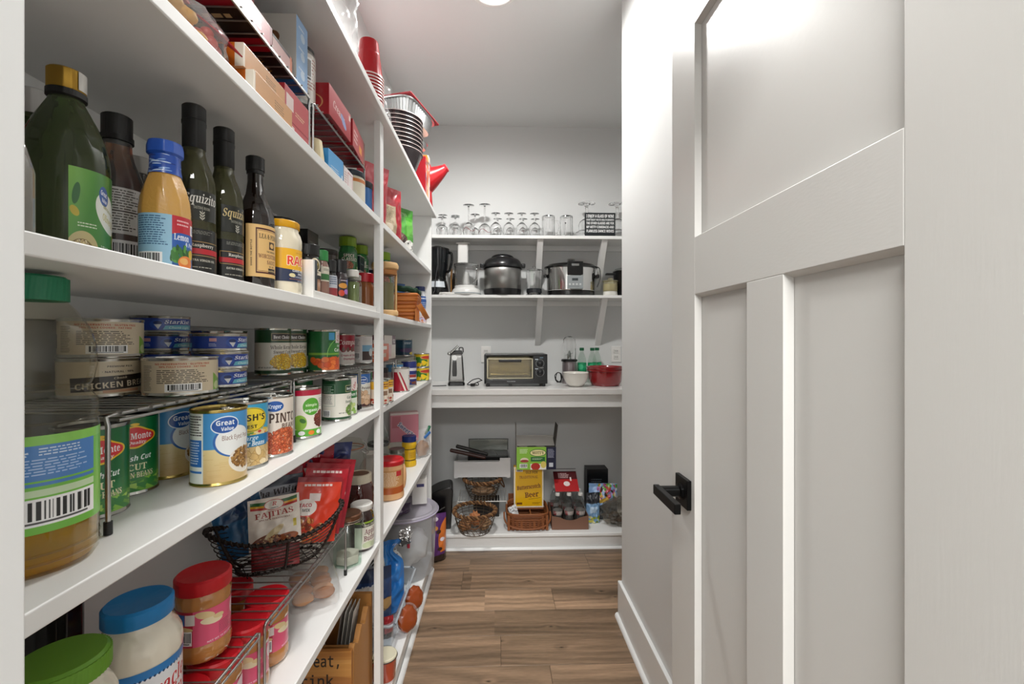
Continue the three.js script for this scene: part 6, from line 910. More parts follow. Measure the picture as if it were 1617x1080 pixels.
/* jar shelf, right of the post */
{
  const a = art(360, 240, (c, w, h) => { fill(c, '#c9935c', 0, 0, w, h); lines(c, w * 0.08, h * 0.08, w * 0.6, h * 0.6, 12, '#efdcc2'); fill(c, '#c2262c', w * 0.56, h * 0.05, w * 0.22, h * 0.22); fill(c, '#b4561c', 0, h * 0.72, w, h * 0.28); });
  const t = vessel({ n: 'coffee_canister', l: 'large tan plastic coffee canister with red lid, just right of the post', c: 'canister', x: -0.437, y: S.E, d: 1.79, body: [[0, 0], [0.053, 0], [0.058, 0.005], [0.058, 0.018], [0.0565, 0.022], [0.0565, 0.125], [0.055, 0.134]], mat: M(0xd9a878, 0.35), bands: [{ y0: 0.026, y1: 0.118, mid: 0.95, span: 1.9, art: a }], lid: { r: 0.0575, h: 0.02, y: 0.1335, mat: M(0xc41820, 0.4), bev: 0.005 } });
  part(t, 'moulded_grip', blob(0.012, 0.05, 0.016, 0.05, 1, 2, 3).translate(0.052, 0.075, -0.022), M(0xd9a878, 0.35));
  vessel({ n: 'powder_canister', l: 'yellow canister with a navy blue lid on the jar shelf', c: 'canister', x: -0.447, y: S.E, d: 2.235, body: [[0, 0], [0.034, 0], [0.036, 0.004], [0.036, 0.02], [0.033, 0.026], [0.033, 0.09], [0.036, 0.1], [0.036, 0.112], [0.03, 0.122]], mat: M(0xe6b81c, 0.35), bands: [{ y0: 0.03, y1: 0.088, mid: 0.6, span: 4, art: art(260, 130, (c, w, h) => { fill(c, '#e2b21a', 0, 0, w, h); fill(c, '#3a2a18', 0, 0, w, 10); oval(c, '#8a2a34', w * 0.75, h * 0.2, 30, 22); lines(c, w * 0.3, h * 0.3, 110, h * 0.5, 6, '#a3701a'); fill(c, '#3a2a18', 0, h - 10, w, 10); }) }], lid: { r: 0.0345, h: 0.028, y: 0.121, mat: M(0x1c2f74, 0.4), knurl: 40 } });
  const b = thing('sweetener_box', 'pink sweetener box tilted lettering, standing on a white carton by the end panel', 'box', -0.50, S.E + 0.098, 2.36, 0.35);
  const m = carton(0.145, 0.15, 0.06, { pz: art(300, 310, (c, w, h) => { fill(c, '#d98a9a', 0, 0, w, h); fill(c, '#e9dcd8', 0, 0, w, h * 0.08); fill(c, '#c9707f', w * 0.06, h * 0.12, w * 0.3, h * 0.4); text(c, 'Sweet’N', w * 0.55, h * 0.6, 62, '#2a2f78', { rot: 0.75, w: 210, stroke: '#f3eef2', lw: 10 }); text(c, 'LOW', w * 0.78, h * 0.86, 40, '#2a2f78', { rot: 0.75, stroke: '#f3eef2', lw: 8 }); }), px: '#e2a4ae' }, '#dfb6b8'); m.name = 'carton'; b.add(m);
  boxThing('carton', 'plain white carton supporting the pink sweetener box', 'box', -0.535, S.E, 2.38, 0.16, 0.097, 0.13, {}, '#d9d5ce', 0.1);
  const gl = M(0xf2f6f4, 0.03, { transmission: 0.98 });
  const c2 = vessel({ n: 'oil_cruet', l: 'clear glass cruet with a cone shaped neck and dark band', c: 'cruet', x: -0.545, y: S.E, d: 2.03, body: [[0, 0], [0.05, 0], [0.052, 0.006], [0.052, 0.12], [0.046, 0.15], [0.045, 0.165], [0.048, 0.18], [0.03, 0.235], [0.013, 0.27], [0.012, 0.29]], mat: gl, fill: { name: 'oil', prof: [[0, 0.004], [0.046, 0.004], [0.049, 0.01], [0.049, 0.1], [0, 0.1]], mat: M(0xd9d2be, 0.1, { transmission: 0.7 }) }, lid: { name: 'stopper', r: 0.0125, h: 0.025, y: 0.289, mat: M(0x8f8f8c, 0.3) } });
  part(c2, 'dark_band', lat([[0.0465, 0.15], [0.048, 0.152], [0.048, 0.16], [0.0465, 0.164]], 36), M(0x4a4a48, 0.4));
  vessel({ n: 'glass_jar', l: 'small clear glass jar with grey lid between the coffee and yellow canisters', c: 'jar', x: -0.482, y: S.E, d: 2.06 + 0.06, body: [[0, 0], [0.036, 0], [0.038, 0.005], [0.038, 0.085], [0.034, 0.096]], mat: gl, fill: { name: 'contents', prof: [[0, 0.003], [0.034, 0.003], [0.036, 0.008], [0.036, 0.06], [0, 0.064]], mat: M(0x9c9074, 0.9) }, lid: { r: 0.036, h: 0.018, y: 0.095, mat: METAL(0x8f9088, 0.35) } });
  vessel({ n: 'sugar_jar', l: 'white ceramic sugar jar between the coffee canister and the glass cruet', c: 'jar', x: -0.535, y: S.E, d: 1.885, body: [[0, 0], [0.04, 0], [0.047, 0.01], [0.05, 0.05], [0.046, 0.1], [0.032, 0.125], [0.03, 0.14]], mat: M(0xe3dfd8, 0.25), lid: { r: 0.033, h: 0.015, y: 0.139, mat: M(0xe3dfd8, 0.3) } });
  const film = M(0xffffff, 0.1, { transmission: 0.8 });
  const bg = thing('food_bag', 'clear bag of brown pasta with blue and green seals, far end of jar shelf', 'bag', -0.41, S.E, 2.40, 1.0);
  part(bg, 'film', bagGeo(0.11, 0.15, 0.055, { gusset: 0.8, wrinkle: 0.01 }), film); part(bg, 'contents', blob(0.045, 0.042, 0.022, 0.25, 3, 4, 3).translate(0, 0.046, 0), M(0xa8794e, 0.8)); part(bg, 'seal_strip', new THREE.BoxGeometry(0.05, 0.012, 0.008).rotateZ(0.5).translate(0.02, 0.115, 0.018), M(0x3a76bc, 0.4)); part(bg, 'clip', new THREE.BoxGeometry(0.05, 0.01, 0.012).rotateZ(0.9).translate(0.045, 0.135, 0), M(0x2f7a56, 0.4));
}

/* ---------- bottom shelf ---------- */
{
  const wa = art(520, 420, (c, w, h) => {
    fill(c, '#b57a38', 0, 0, w, h); for (let i = 0; i < 26; i++) { c.beginPath(); const y = rnd(0, h), hh = rnd(4, 22); c.moveTo(0, y); c.bezierCurveTo(w * 0.3, y + rnd(-20, 20), w * 0.7, y + rnd(-20, 20), w, y + rnd(-8, 8)); c.lineTo(w, y + hh); c.bezierCurveTo(w * 0.7, y + hh, w * 0.3, y + hh, 0, y + hh); c.fillStyle = ['#c98f48', '#a3682c', '#8f5522', '#d19c58'][i % 4]; c.globalAlpha = 0.55; c.fill(); } c.globalAlpha = 1;
    text(c, 'eat,', w * 0.72, h * 0.085, 56, '#22140c', { font: 'monospace', w: 170 }); text(c, 'drink,', w * 0.6, h * 0.255, 56, '#22140c', { font: 'monospace', w: 300 }); text(c, 'be happy.', w * 0.58, h * 0.43, 60, '#22140c', { font: 'serif', i: 1, w: 340 });
  }), wm = new THREE.MeshPhysicalMaterial({ color: 0xb07a3e, roughness: 0.55, bumpMap: grain, bumpScale: 0.0008 });
  const t = thing('wooden_crate', 'wavy edged wooden crate lettered eat, drink, be happy, on the bottom shelf', 'crate', -0.52, S.F, 1.33);
  const L = 0.235, D = 0.19, H = 0.315, bd = (w, h, l) => { const g = new RoundedBoxGeometry(w, h, l, 1, 0.002), uv = g.attributes.uv; for (let i = 0; i < uv.count; i++) uv.setXY(i, uv.getX(i) * 0.5, 0.04 + uv.getY(i) * 0.08); return g; };
  const fr = carton(L, H, 0.014, { pz: wa }, '#a86c30', 0.002); fr.name = 'front_board'; fr.position.set(0, 0, D / 2); t.add(fr);
  part(t, 'back_board', bd(L, H + 0.05, 0.014).translate(0, (H + 0.05) / 2, -D / 2), wm);
  const wav = (s) => { const sh = new THREE.Shape(); sh.moveTo(-D / 2 + 0.0075, 0.001); sh.lineTo(D / 2 - 0.0075, 0.001); const n = 14; for (let i = 0; i <= n; i++) sh.lineTo(D / 2 - 0.0075 - (D - 0.015) * i / n, H * 0.96 + 0.04 * (i / n) + 0.012 * Math.sin(i * 1.25 + s) ); sh.closePath(); const g = new THREE.ExtrudeGeometry(sh, { depth: 0.014, bevelEnabled: true, bevelSize: 0.0015, bevelThickness: 0.001, bevelSegments: 1 }), uv = g.attributes.uv; for (let i = 0; i < uv.count; i++) uv.setXY(i, uv.getX(i) * 2, uv.getY(i) * 0.35); return g.rotateY(-Math.PI / 2); };
  part(t, 'side_board', wav(0.4).translate(L / 2, 0, 0), wm); part(t, 'side_board', wav(2).translate(-L / 2 + 0.0145, 0, 0), wm); part(t, 'divider', bd(L - 0.04, H * 0.85, 0.008).translate(0, H * 0.43, 0.01), wm);
  part(t, 'bottom_board', bd(L - 0.032, 0.01, D - 0.018).translate(0, 0.006, 0), wm);
  for (let i = 0; i < 4; i++) { const e = tag(new THREE.Mesh(new THREE.BoxGeometry(0.002, 0.2, 0.06), M([0xe2e0da, 0xd0cdc8, 0xe6e4e0, 0xb0a6a2][i], 0.6)), 'envelope', ['grey envelope leaning in the crate, nearest its right side', 'pale grey envelope leaning in the crate, second from the right', 'white envelope leaning in the crate, third from the right', 'brownish grey folded letter leaning in the crate, fourth from the right'][i], 'envelope'); e.position.set(-0.447 - i * 0.012, S.F + 0.262, -1.374); e.rotation.z = -0.16; e.rotation.x = 0.1; }
  const e2 = tag(new THREE.Mesh(new THREE.BoxGeometry(0.012, 0.26, 0.002).rotateZ(0.35), M(0xe6e2dc, 0.6)), 'paper_strip', 'white paper strip sticking up inside the wooden crate', 'paper'); e2.position.set(-0.53, S.F + 0.2, -1.385);
}
{
  const t = vessel({ n: 'metal_lid_jar', l: 'jar with a shiny metal clamp lid behind the wooden crate at the post', c: 'jar', x: -0.452, y: S.F, d: 1.495, body: [[0, 0], [0.034, 0], [0.037, 0.005], [0.037, 0.07], [0.033, 0.08]], mat: M(0x5d4a3a, 0.1, { clearcoat: 1 }), lid: { r: 0.036, h: 0.018, y: 0.079, mat: METAL(0xc9b27a, 0.2) } });
  part(t, 'foil_cover', blob(0.03, 0.014, 0.03, 0.4, 4, 3, 3).translate(0.004, 0.108, 0), METAL(0xbdbdbd, 0.2));
  const j = vessel({ n: 'salsa_tub', l: 'round tub with cream lid and red orange contents by the foot of the post', c: 'tub', x: -0.392, y: S.F, d: 1.548, body: [[0, 0.001], [0.03, 0], [0.034, 0.004], [0.039, 0.07], [0.04, 0.074]], mat: M(0xb5482a, 0.12, { clearcoat: 1 }) });
  part(j, 'lid', lat([[0, 0.084], [0.036, 0.084], [0.0395, 0.081], [0.0405, 0.074]].reverse(), 40), M(0xdcd6bc, 0.4)); part(j, 'dark_rim', ring(0.0405, 0.0018, 0.0745, 40), M(0x3a2620, 0.4));
}
/* clear bin full of bags */
{
  const t = thing('plastic_bin', 'clear plastic bin full of snack bags on the bottom shelf', 'bin', -0.508, S.F, 1.84), cl = M(0xe9eef2, 0.12, { transmission: 0.88 });
  const loopR = (w, l, r, y) => { const p = []; for (const [sx, sz, a0] of [[1, 1, 0], [-1, 1, 1], [-1, -1, 2], [1, -1, 3]]) for (let i = 0; i <= 4; i++) { const a = (a0 + i / 4) * Math.PI / 2; p.push(V(sx * (w / 2 - r) + r * Math.cos(a), y, sz * (l / 2 - r) + r * Math.sin(a))); } return p; };
  const rows = [[0.2, 0.36, 0], [0.205, 0.365, 0.004], [0.235, 0.405, 0.125], [0.262, 0.43, 0.126], [0.264, 0.432, 0.118], [0.258, 0.426, 0.118]], P = [], I = [], U = []; rows.forEach(([w, l, y], j) => { const lp = loopR(w, l, 0.03, y); lp.push(lp[0]); lp.forEach((p, i) => { P.push(p.x, p.y, p.z); U.push(i / 20, j / 5); }); });
  for (let j = 0; j < rows.length - 1; j++) for (let i = 0; i < 20; i++) { const q = j * 21 + i; I.push(q, q + 21, q + 1, q + 1, q + 21, q + 22); }
  P.push(0, 0, 0); U.push(0, 0); for (let i = 0; i < 20; i++) I.push(rows.length * 21, i, i + 1);
  const g = new THREE.BufferGeometry(); g.setAttribute('position', new THREE.Float32BufferAttribute(P, 3)); g.setAttribute('uv', new THREE.Float32BufferAttribute(U, 2)); g.setIndex(I);
  part(t, 'tub', crease(g, 0.5), cl); part(t, 'rolled_rim', tube(loopR(0.258, 0.426, 0.03, 0.124), 0.0045, 100, 8, true), M(0xdfe6ec, 0.2, { transmission: 0.5 }));
  const bl = art(300, 400, (c, w, h) => { fill(c, '#2a7fd0', 0, 0, w, h); fill(c, '#4a9be4', w * 0.3, h * 0.2, w * 0.3, h * 0.5); fill(c, '#e9edf0', w * 0.04, h * 0.06, w * 0.5, h * 0.26); for (let i = 0; i < 4; i++) { c.save(); c.translate(w * 0.2 + i * 26, h * 0.18); c.rotate(0.4); fill(c, '#1c1c20', -7, -40, 14, 80); c.restore(); } });
  bagThing('chip_bag', 'crumpled bright blue chip bag with black and white stripes, clipped at the top', 'chip bag', -0.487, S.F + 0.012, 1.88, 0.4, 0.18, 0.3, 0.06, bl, { wrinkle: 0.026, neck: 0.5, neckAt: 0.86, lean: -0.02 });
  bagThing('chip_bag', 'navy snack bag picturing golden snacks, behind the post in the clear bin', 'chip bag', -0.515, S.F + 0.012, 1.79, 0.4, 0.17, 0.24, 0.055, art(300, 380, (c, w, h) => { fill(c, '#23457c', 0, 0, w, h); fill(c, '#1c355f', 0, 0, w, h * 0.2); text(c, 'ry', w * 0.4, h * 0.3, 100, '#dfe6ee', { i: 1, w: 90 }); for (let i = 0; i < 12; i++) oval(c, ['#b98a52', '#8f6236', '#d0a468'][i % 3], rnd(w * 0.1, w * 0.9), rnd(h * 0.45, h * 0.95), 44, 34, rnd(0, 3), '#5d3d20', 3); }), { wrinkle: 0.01 });
  bagThing('chip_bag', 'white and silver crumpled bag with blue splash, near end of clear bin', 'chip bag', -0.54, S.F + 0.012, 1.715, 0.4, 0.12, 0.2, 0.04, art(200, 260, (c, w, h) => { fill(c, '#dcdedf', 0, 0, w, h); oval(c, '#3f86c9', w * 0.5, h * 0.4, 36, 44); fill(c, '#b9bdc0', 0, h * 0.7, w, h * 0.1); }), { wrinkle: 0.018 });
  bagThing('chip_bag', 'silver bag with black print standing at the far end of the clear bin', 'chip bag', -0.487, S.F + 0.012, 1.958, 0.4, 0.13, 0.27, 0.045, art(200, 300, (c, w, h) => { fill(c, '#d4d4d2', 0, 0, w, h); for (let i = 0; i < 40; i++) fill(c, '#55565a', rnd(0, w), rnd(0, h), rnd(4, 24), 4); }), { wrinkle: 0.014, neck: 0.4, neckAt: 0.88 });
  bagThing('snack_pouch', 'small black and red wrapper at the front corner of the clear bin', 'wrapper', -0.435, S.F + 0.03, 1.70, 0.4, 0.07, 0.085, 0.02, art(120, 140, (c, w, h) => { fill(c, '#1c1a1e', 0, 0, w, h); fill(c, '#b3222c', w * 0.5, 0, w * 0.5, h * 0.7); fill(c, '#e6e2de', w * 0.1, h * 0.2, w * 0.3, 16); }), { wrinkle: 0.006 });
  const k = thing('bag_clip', 'black binder clip with silver arms closing the blue chip bag', 'clip', -0.40, S.F + 0.296, 1.915, 0.4);
  part(k, 'clip_body', prism([[-0.012, 0], [0.012, 0], [0.002, 0.024], [-0.002, 0.024]], 0.036).rotateY(Math.PI / 2), M(0x151515, 0.35)); part(k, 'clip_arm', tube([[0.002, 0.022, 0.012], [0.03, 0.04, 0.006], [0.034, 0.043, 0], [0.03, 0.04, -0.006], [0.002, 0.022, -0.012]], 0.0011, 30, 5), METAL()); part(k, 'clip_arm', tube([[-0.002, 0.022, 0.012], [-0.012, 0.052, 0.006], [-0.013, 0.056, 0], [-0.012, 0.052, -0.006], [-0.002, 0.022, -0.012]], 0.0011, 30, 5), METAL());
  bagThing('foil_twist', 'twisted silver foil top of the bag held by the black clip', 'foil', -0.405, S.F + 0.285, 1.93, 0.9, 0.06, 0.07, 0.03, METAL(0xc4c4c4, 0.25), { wrinkle: 0.02, neck: 0.4, neckAt: 0.3 });
  const rc = thing('bag_clip', 'small crimson plastic clip at the far end of the bin', 'clip', -0.40, S.F + 0.265, 1.985, 0.3); part(rc, 'clip_body', cube(0.012, 0.04, 0.02, 0.003), M(0xa81c38, 0.35)); part(rc, 'spring', ring(0.006, 0.0012, 0.0215, 16), METAL());
}
/* clear fruit packs at the shelf edge */
for (const [y, d, l] of [[0.012, 1.79, 'orange filled clear plastic snack pack at the shelf edge, nearer one'], [0.035, 1.93, 'orange filled clear plastic snack pack at the shelf edge, farther one']]) {
  const t = thing('snack_pack', l, 'snack pack', -0.368, S.F + 0.0, d, -0.7);
  part(t, 'clear_shell', lat([[0.05, 0.0], [0.056, 0.002], [0.056, 0.004], [0.049, 0.005]], 36).rotateZ(-1.25).translate(0, 0.052, 0), M(0xffffff, 0.06, { transmission: 0.92 }));
  part(t, 'orange_filling', blob(0.047, 0.019, 0.047, 0.16, 3, 3, 4).translate(0, 0.006, 0).rotateZ(-1.25).translate(0, 0.052, 0), M(0xb0501a, 0.12, { clearcoat: 1, transmission: 0.35 }));
}
/* big round tub with lilac lid, and what is on it */
{
  const t = thing('storage_tub', 'large round translucent tub with a lilac tinted lid at the end of the bottom shelf', 'tub', -0.478, S.F, 2.272), cl = M(0xeceef0, 0.25, { transmission: 0.8 });
  part(t, 'tub_wall', lat([[0, 0.001], [0.14, 0], [0.147, 0.006], [0.16, 0.29], [0.166, 0.292], [0.166, 0.3]], 56), cl); part(t, 'lid', lat([[0, 0.306], [0.14, 0.306], [0.15, 0.316], [0.162, 0.318], [0.1695, 0.312], [0.1705, 0.298], [0.166, 0.296]].reverse(), 56), M(0xd4cfdc, 0.25, { transmission: 0.5 }), 'lilac tinted lid'); part(t, 'lid_band', ring(0.1700, 0.0035, 0.304, 60), M(0xb9b2c9, 0.3));
  part(t, 'white_contents', blob(0.12, 0.09, 0.12, 0.25, 2.5, 8, 4).translate(0, 0.125, 0), M(0xdcdcda, 0.8));
  boxThing('napkin_box', 'white carton with navy print standing on the lilac lid', 'box', -0.415, S.F + 0.3195, 2.345, 0.075, 0.13, 0.08, { px: art(120, 200, (c, w, h) => { fill(c, '#e3e1dd', 0, 0, w, h); fill(c, '#2c2f70', w * 0.1, h * 0.24, w * 0.5, h * 0.14); fill(c, '#9aa3ae', w * 0.2, h * 0.08, w * 0.5, h * 0.08); }), pz: art(120, 200, (c, w, h) => { fill(c, '#dedcd8', 0, 0, w, h); fill(c, '#2c2f70', w * 0.3, h * 0.2, w * 0.5, h * 0.12); }), nz: '#2a2622' }, '#dedcd8', 0.2);
  bagThing('napkin_pack', 'dark purple pack lying flat on the lilac lid', 'napkins', -0.51, S.F + 0.3195, 2.2, 0.5, 0.16, 0.035, 0.1, art(200, 60, (c, w, h) => { fill(c, '#3a2346', 0, 0, w, h); fill(c, '#a8a0b0', w * 0.4, h * 0.3, w * 0.25, h * 0.4); }), { gusset: 1, wrinkle: 0.004 });
}
bagThing('candy_bag', 'purple and orange candy bag standing on the floor past the end of the shelving', 'candy bag', -0.40, 0.0035, 2.565, 0.35, 0.2, 0.26, 0.1, art(300, 400, (c, w, h) => { fill(c, '#5a2a72', 0, 0, w, h); c.beginPath(); c.moveTo(w, h * 0.1); c.quadraticCurveTo(w * 0.6, h * 0.4, w * 0.8, h * 0.8); c.lineTo(w, h * 0.8); c.fillStyle = '#d9762c'; c.fill(); fill(c, '#2a1a14', 0, h * 0.86, w, h * 0.14); for (let i = 0; i < 6; i++) oval(c, ['#e6dce6', '#c9862c', '#3a2018'][i % 3], rnd(w * 0.4, w), rnd(h * 0.1, h * 0.8), 22, 16);  }), { gusset: 0.9, wrinkle: 0.008 });

/* ---------- upper back shelf: upturned glasses ---------- */
const UY = 1.9756;
{
  const clear = CRYSTAL, pinkG = M(0xe8b9bd, 0.05, { transmission: 0.9 });
  // profiles run from the rim (resting on the shelf) up to the foot
  const goblet = (R, bowl, H, foot) => lat([[0, bowl * 1.0], [R * 0.4, bowl * 0.945], [R * 0.82, bowl * 0.76], [R - 0.0013, bowl * 0.5], [R * 0.97 - 0.0013, bowl * 0.25], [R * 0.86 - 0.0013, 0.0004], [R * 0.86, 0], [R * 0.97, bowl * 0.25], [R, bowl * 0.5], [R * 0.86, bowl * 0.78], [R * 0.45, bowl * 0.97], [0.006, bowl * 1.06], [0.0045, bowl * 1.15], [0.0045, H - 0.012], [0.008, H - 0.006], [foot, H - 0.002], [foot, H], [0, H]], 36);
  const gl = (n, l, x, d, R, bowl, H, foot, g, extra) => { const t = thing(n, l, 'glass', x, UY, d, 0, g); part(t, 'glass', goblet(R, bowl, H, foot), clear); if (extra) extra(t, R, bowl); return t; };
  gl('wine_glass', 'short upturned goblet at the left end of the glass shelf, front row', -0.382, 3.03, 0.041, 0.075, 0.125, 0.031);
  gl('wine_glass', 'short upturned goblet second from the left end, front row of glasses', -0.293, 3.03, 0.043, 0.078, 0.129, 0.031);
  gl('wine_glass', 'upturned goblet at the left end of the glass shelf, back row', -0.392, 3.14, 0.041, 0.09, 0.172, 0.032);
  gl('wine_glass', 'upturned goblet second from the left end, back row of glasses', -0.303, 3.14, 0.04, 0.09, 0.168, 0.032);
  const swirl = (t, R, b) => { for (let k = 0; k < 2; k++) part(t, 'painted_swirl', tube(Array.from({ length: 14 }, (_, i) => { const a = -2.2 + i * 0.3 + k * 0.6; return [R * 1.0 * Math.sin(-a), b * (0.45 + 0.12 * Math.sin(i * 0.9 + k * 2)), R * 1.0 * Math.cos(a) * (1)]; }), 0.0011, 60, 5), M(k ? 0x4a2a2c : 0xb04a58, 0.4)); };
  gl('wine_glass', 'tall upturned wine glass with pink painted bowl, left of the pair', -0.204, 3.045, 0.042, 0.095, 0.215, 0.038, undefined, swirl);
  gl('wine_glass', 'tall upturned wine glass with pink and black painted bowl, right of the pair', -0.095, 3.09, 0.045, 0.1, 0.233, 0.04, undefined, swirl);
  gl('wine_glass', 'plain upturned glass behind the pink painted pair', -0.166, 3.165, 0.036, 0.09, 0.185, 0.033);
  const small = 'row of short upturned stemmed glasses';
  [[-0.018, 'first from the left'], [0.071, 'second from the left'], [0.16, 'third from the left'], [0.248, 'fourth from the left, beside the mugs']].forEach(([x, s]) => gl('stemmed_glass', 'short upturned stemmed glass, front row of four, ' + s, x, 3.035, 0.04, 0.095, 0.158, 0.032, small));
  [[-0.005, 'first from the left'], [0.085, 'second from the left'], [0.175, 'third from the left'], [0.26, 'fourth from the left']].forEach(([x, s]) => gl('stemmed_glass', 'short upturned stemmed glass, back row of four, ' + s, x, 3.135, 0.038, 0.09, 0.148, 0.031, small));
    for (const [x, l] of [[0.346, 'upturned glass beer mug with a handle, left of the two'], [0.471, 'upturned glass beer mug with a handle, right of the two']]) {
    const t = thing('beer_mug', l, 'mug', x, UY, 3.06);
    const fl = shell([[0.0455, 0.001], [0.043, 0.133], [0.0445, 0.137], [0.043, 0.148], [0.038, 0.15], [0, 0.15]], 0.0045, 60), p = fl.attributes.position; for (let i = 0; i < p.count; i++) { const a = Math.atan2(p.getZ(i), p.getX(i)), k = 1 + 0.025 * Math.cos(a * 12); p.setX(i, p.getX(i) * k); p.setZ(i, p.getZ(i) * k); } fl.computeVertexNormals();
    part(t, 'fluted_wall', fl, CRYSTAL);
    part(t, 'handle', tube([[0.044, 0.115, 0], [0.07, 0.11, 0], [0.078, 0.075, 0], [0.068, 0.035, 0], [0.045, 0.025, 0]], 0.0065, 30, 10).rotateY(x < 0.4 ? 0 : 1.57), CRYSTAL);
  }
  for (const [x, d, l] of [[0.622, 3.105, 'large upturned margarita glass behind the wine joke sign'], [0.838, 3.105, 'large upturned margarita glass at the right end of the glass shelf']]) {
    const t = thing('margarita_glass', l, 'glass', x, UY, d);
    part(t, 'glass', lat([[0, 0.146], [0.028, 0.14], [0.0485, 0.123], [0.0565, 0.1], [0.0545, 0.066], [0.0605, 0.054], [0.0835, 0.0445], [0.1, 0.022], [0.103, 0.004], [0.103, 0], [0.105, 0], [0.1055, 0.004], [0.102, 0.022], [0.085, 0.046], [0.062, 0.056], [0.056, 0.066], [0.058, 0.1], [0.05, 0.125], [0.03, 0.142], [0.012, 0.15], [0.0095, 0.16], [0.0095, 0.228], [0.018, 0.24], [0.055, 0.248], [0.06, 0.252], [0.055, 0.255], [0, 0.25]], 56), CRYSTAL);
  }
  const s = thing('joke_sign', 'small black box sign with white capitals about a glass of wine', 'sign', 0.69, UY, 2.993, 0);
  const a = art(420, 310, (c, w, h) => {
    fill(c, '#10161a', 0, 0, w, h); const rows = [['I ENJOY A GLASS OF WINE', 58], ['EVERY NIGHT FOR ITS HEALTH BENEFITS', 34], ['THE OTHER GLASSES ARE FOR', 46], ['MY WITTY COMEBACKS AND', 46], ['FLAWLESS DANCE MOVES', 52]]; let y = 14;
    rows.forEach(([s2, q], i) => { fill(c, '#0c1013', 12, y, w - 24, q); text(c, s2, w / 2, y + q / 2 + 2, q * 1.0, '#ffffff', { w: w - 40 }); y += q + 5; if (i < 4) fill(c, '#5d6a6c', 12, y - 4, w - 24, 2); });
  });
  const m = carton(0.208, 0.156, 0.012, { pz: a }, '#0e1316', 0.001, 'paper'); m.name = 'block'; s.add(m);
}

/* ---------- lower back shelf: appliances ---------- */
const LY = 1.5726, INOX = METAL(0xb9bab8, 0.22), BRUSH = M(0x9c9b98, 0.3, { metalness: 1, anisotropy: 0.7 });
{
  const t = thing('blender', 'black blender with a dark glass jar, at the left end of the appliance shelf', 'blender', -0.42, LY, 3.085);
  part(t, 'base', lat([[0, 0], [0.075, 0], [0.078, 0.006], [0.074, 0.05], [0.062, 0.1], [0.055, 0.115], [0, 0.116]], 40), M(0x0d0f10, 0.25)); part(t, 'control_panel', band([[0.078, 0.006], [0.074, 0.05], [0.062, 0.1]], 0.055, 0.096, 1.45, 1.5, null, 0.001), M(0xcfd6dc, 0.3), 'pale crescent control panel');
  part(t, 'jar', lat([[0.05, 0.117], [0.054, 0.13], [0.068, 0.18], [0.076, 0.3], [0.077, 0.312]], 40), M(0x22262a, 0.05, { transmission: 0.6 })); part(t, 'jar_collar', lat([[0.05, 0.112], [0.058, 0.114], [0.058, 0.13], [0.052, 0.134]], 40), BLKG); part(t, 'lid', lat([[0.079, 0.31], [0.08, 0.325], [0.06, 0.332], [0.03, 0.333], [0.028, 0.342], [0, 0.342]], 40), BLKG);
  part(t, 'handle', tube([[0.074, 0.3, 0.01], [0.098, 0.29, 0.02], [0.1, 0.24, 0.02], [0.085, 0.18, 0.015], [0.066, 0.16, 0.01]], 0.009, 40, 8), BLKG); part(t, 'cord', tube([[0.01, 0.2, 0.078], [-0.004, 0.1, 0.082], [-0.008, 0.03, 0.085], [-0.02, 0.008, 0.09]], 0.003, 30, 6), M(0x3a3a3c, 0.5));
  for (const [k, dx, cd] of [[0, 0, 0xa8763c], [1, 0.018, 0x3a2a1c], [2, 0.032, 0xd8c49a]]) { const b = tag(new THREE.Mesh(new RoundedBoxGeometry(0.009, 0.2 - k * 0.03, 0.065, 2, 0.004), M(cd, 0.55)), 'cutting_board', ['tan wooden cutting board on edge between the blender and food processor', 'dark wooden board on edge right of the tan cutting board', 'pale wooden board on edge touching the food processor'][k], 'cutting board'); b.position.set(-0.334 + dx * 0.9, LY + 0.1 - k * 0.015 + 0.001, -3.18); }
}
{
  const t = thing('food_processor', 'white food processor with clear bowl and tall white feed tube', 'food processor', -0.222, LY, 3.07), w = M(0xe3e3e0, 0.3), cl = M(0xf4f6f6, 0.04, { transmission: 0.97 });
  part(t, 'base', lat([[0, 0], [0.096, 0], [0.101, 0.006], [0.1, 0.03], [0.09, 0.046], [0.082, 0.052], [0.08, 0.07], [0, 0.072]], 48), w); part(t, 'base_stripe', ring(0.101, 0.003, 0.014, 56), M(0x9aa6ac, 0.35)); t.scale.y = 0.958; part(t, 'bowl', shell([[0.072, 0.073], [0.078, 0.078], [0.081, 0.21], [0.083, 0.212]], 0.002, 48), CRYSTAL); part(t, 'bowl_lid', shell([[0.086, 0.213], [0.085, 0.226], [0.074, 0.231], [0.03, 0.233]], 0.002, 48), CRYSTAL); part(t, 'spindle', lat([[0, 0.074], [0.028, 0.074], [0.024, 0.12], [0.018, 0.17], [0, 0.172]], 28), w); part(t, 'blade', cube(0.1, 0.003, 0.018, 0.001).translate(0, 0.095, 0), METAL());
  part(t, 'feed_tube', new THREE.ExtrudeGeometry(rrect(0.072, 0.055, 0.018), { depth: 0.135, bevelEnabled: false, curveSegments: 6 }).rotateX(-Math.PI / 2).translate(-0.022, 0.233, 0.01), w); part(t, 'pusher_cap', merge(new THREE.ExtrudeGeometry(rrect(0.094, 0.066, 0.022), { depth: 0.006, bevelEnabled: false }).rotateX(-Math.PI / 2).translate(-0.022, 0.3685, 0.01), lat([[0, 0.375], [0.011, 0.375], [0.009, 0.392], [0, 0.393]], 20).translate(-0.014, 0, 0.01)), w); part(t, 'handle', tube([[0.082, 0.2, 0.01], [0.12, 0.185, 0.02], [0.13, 0.15, 0.02], [0.115, 0.11, 0.015], [0.08, 0.088, 0.01]], 0.007, 40, 8).rotateY(-0.75), CRYSTAL);
}
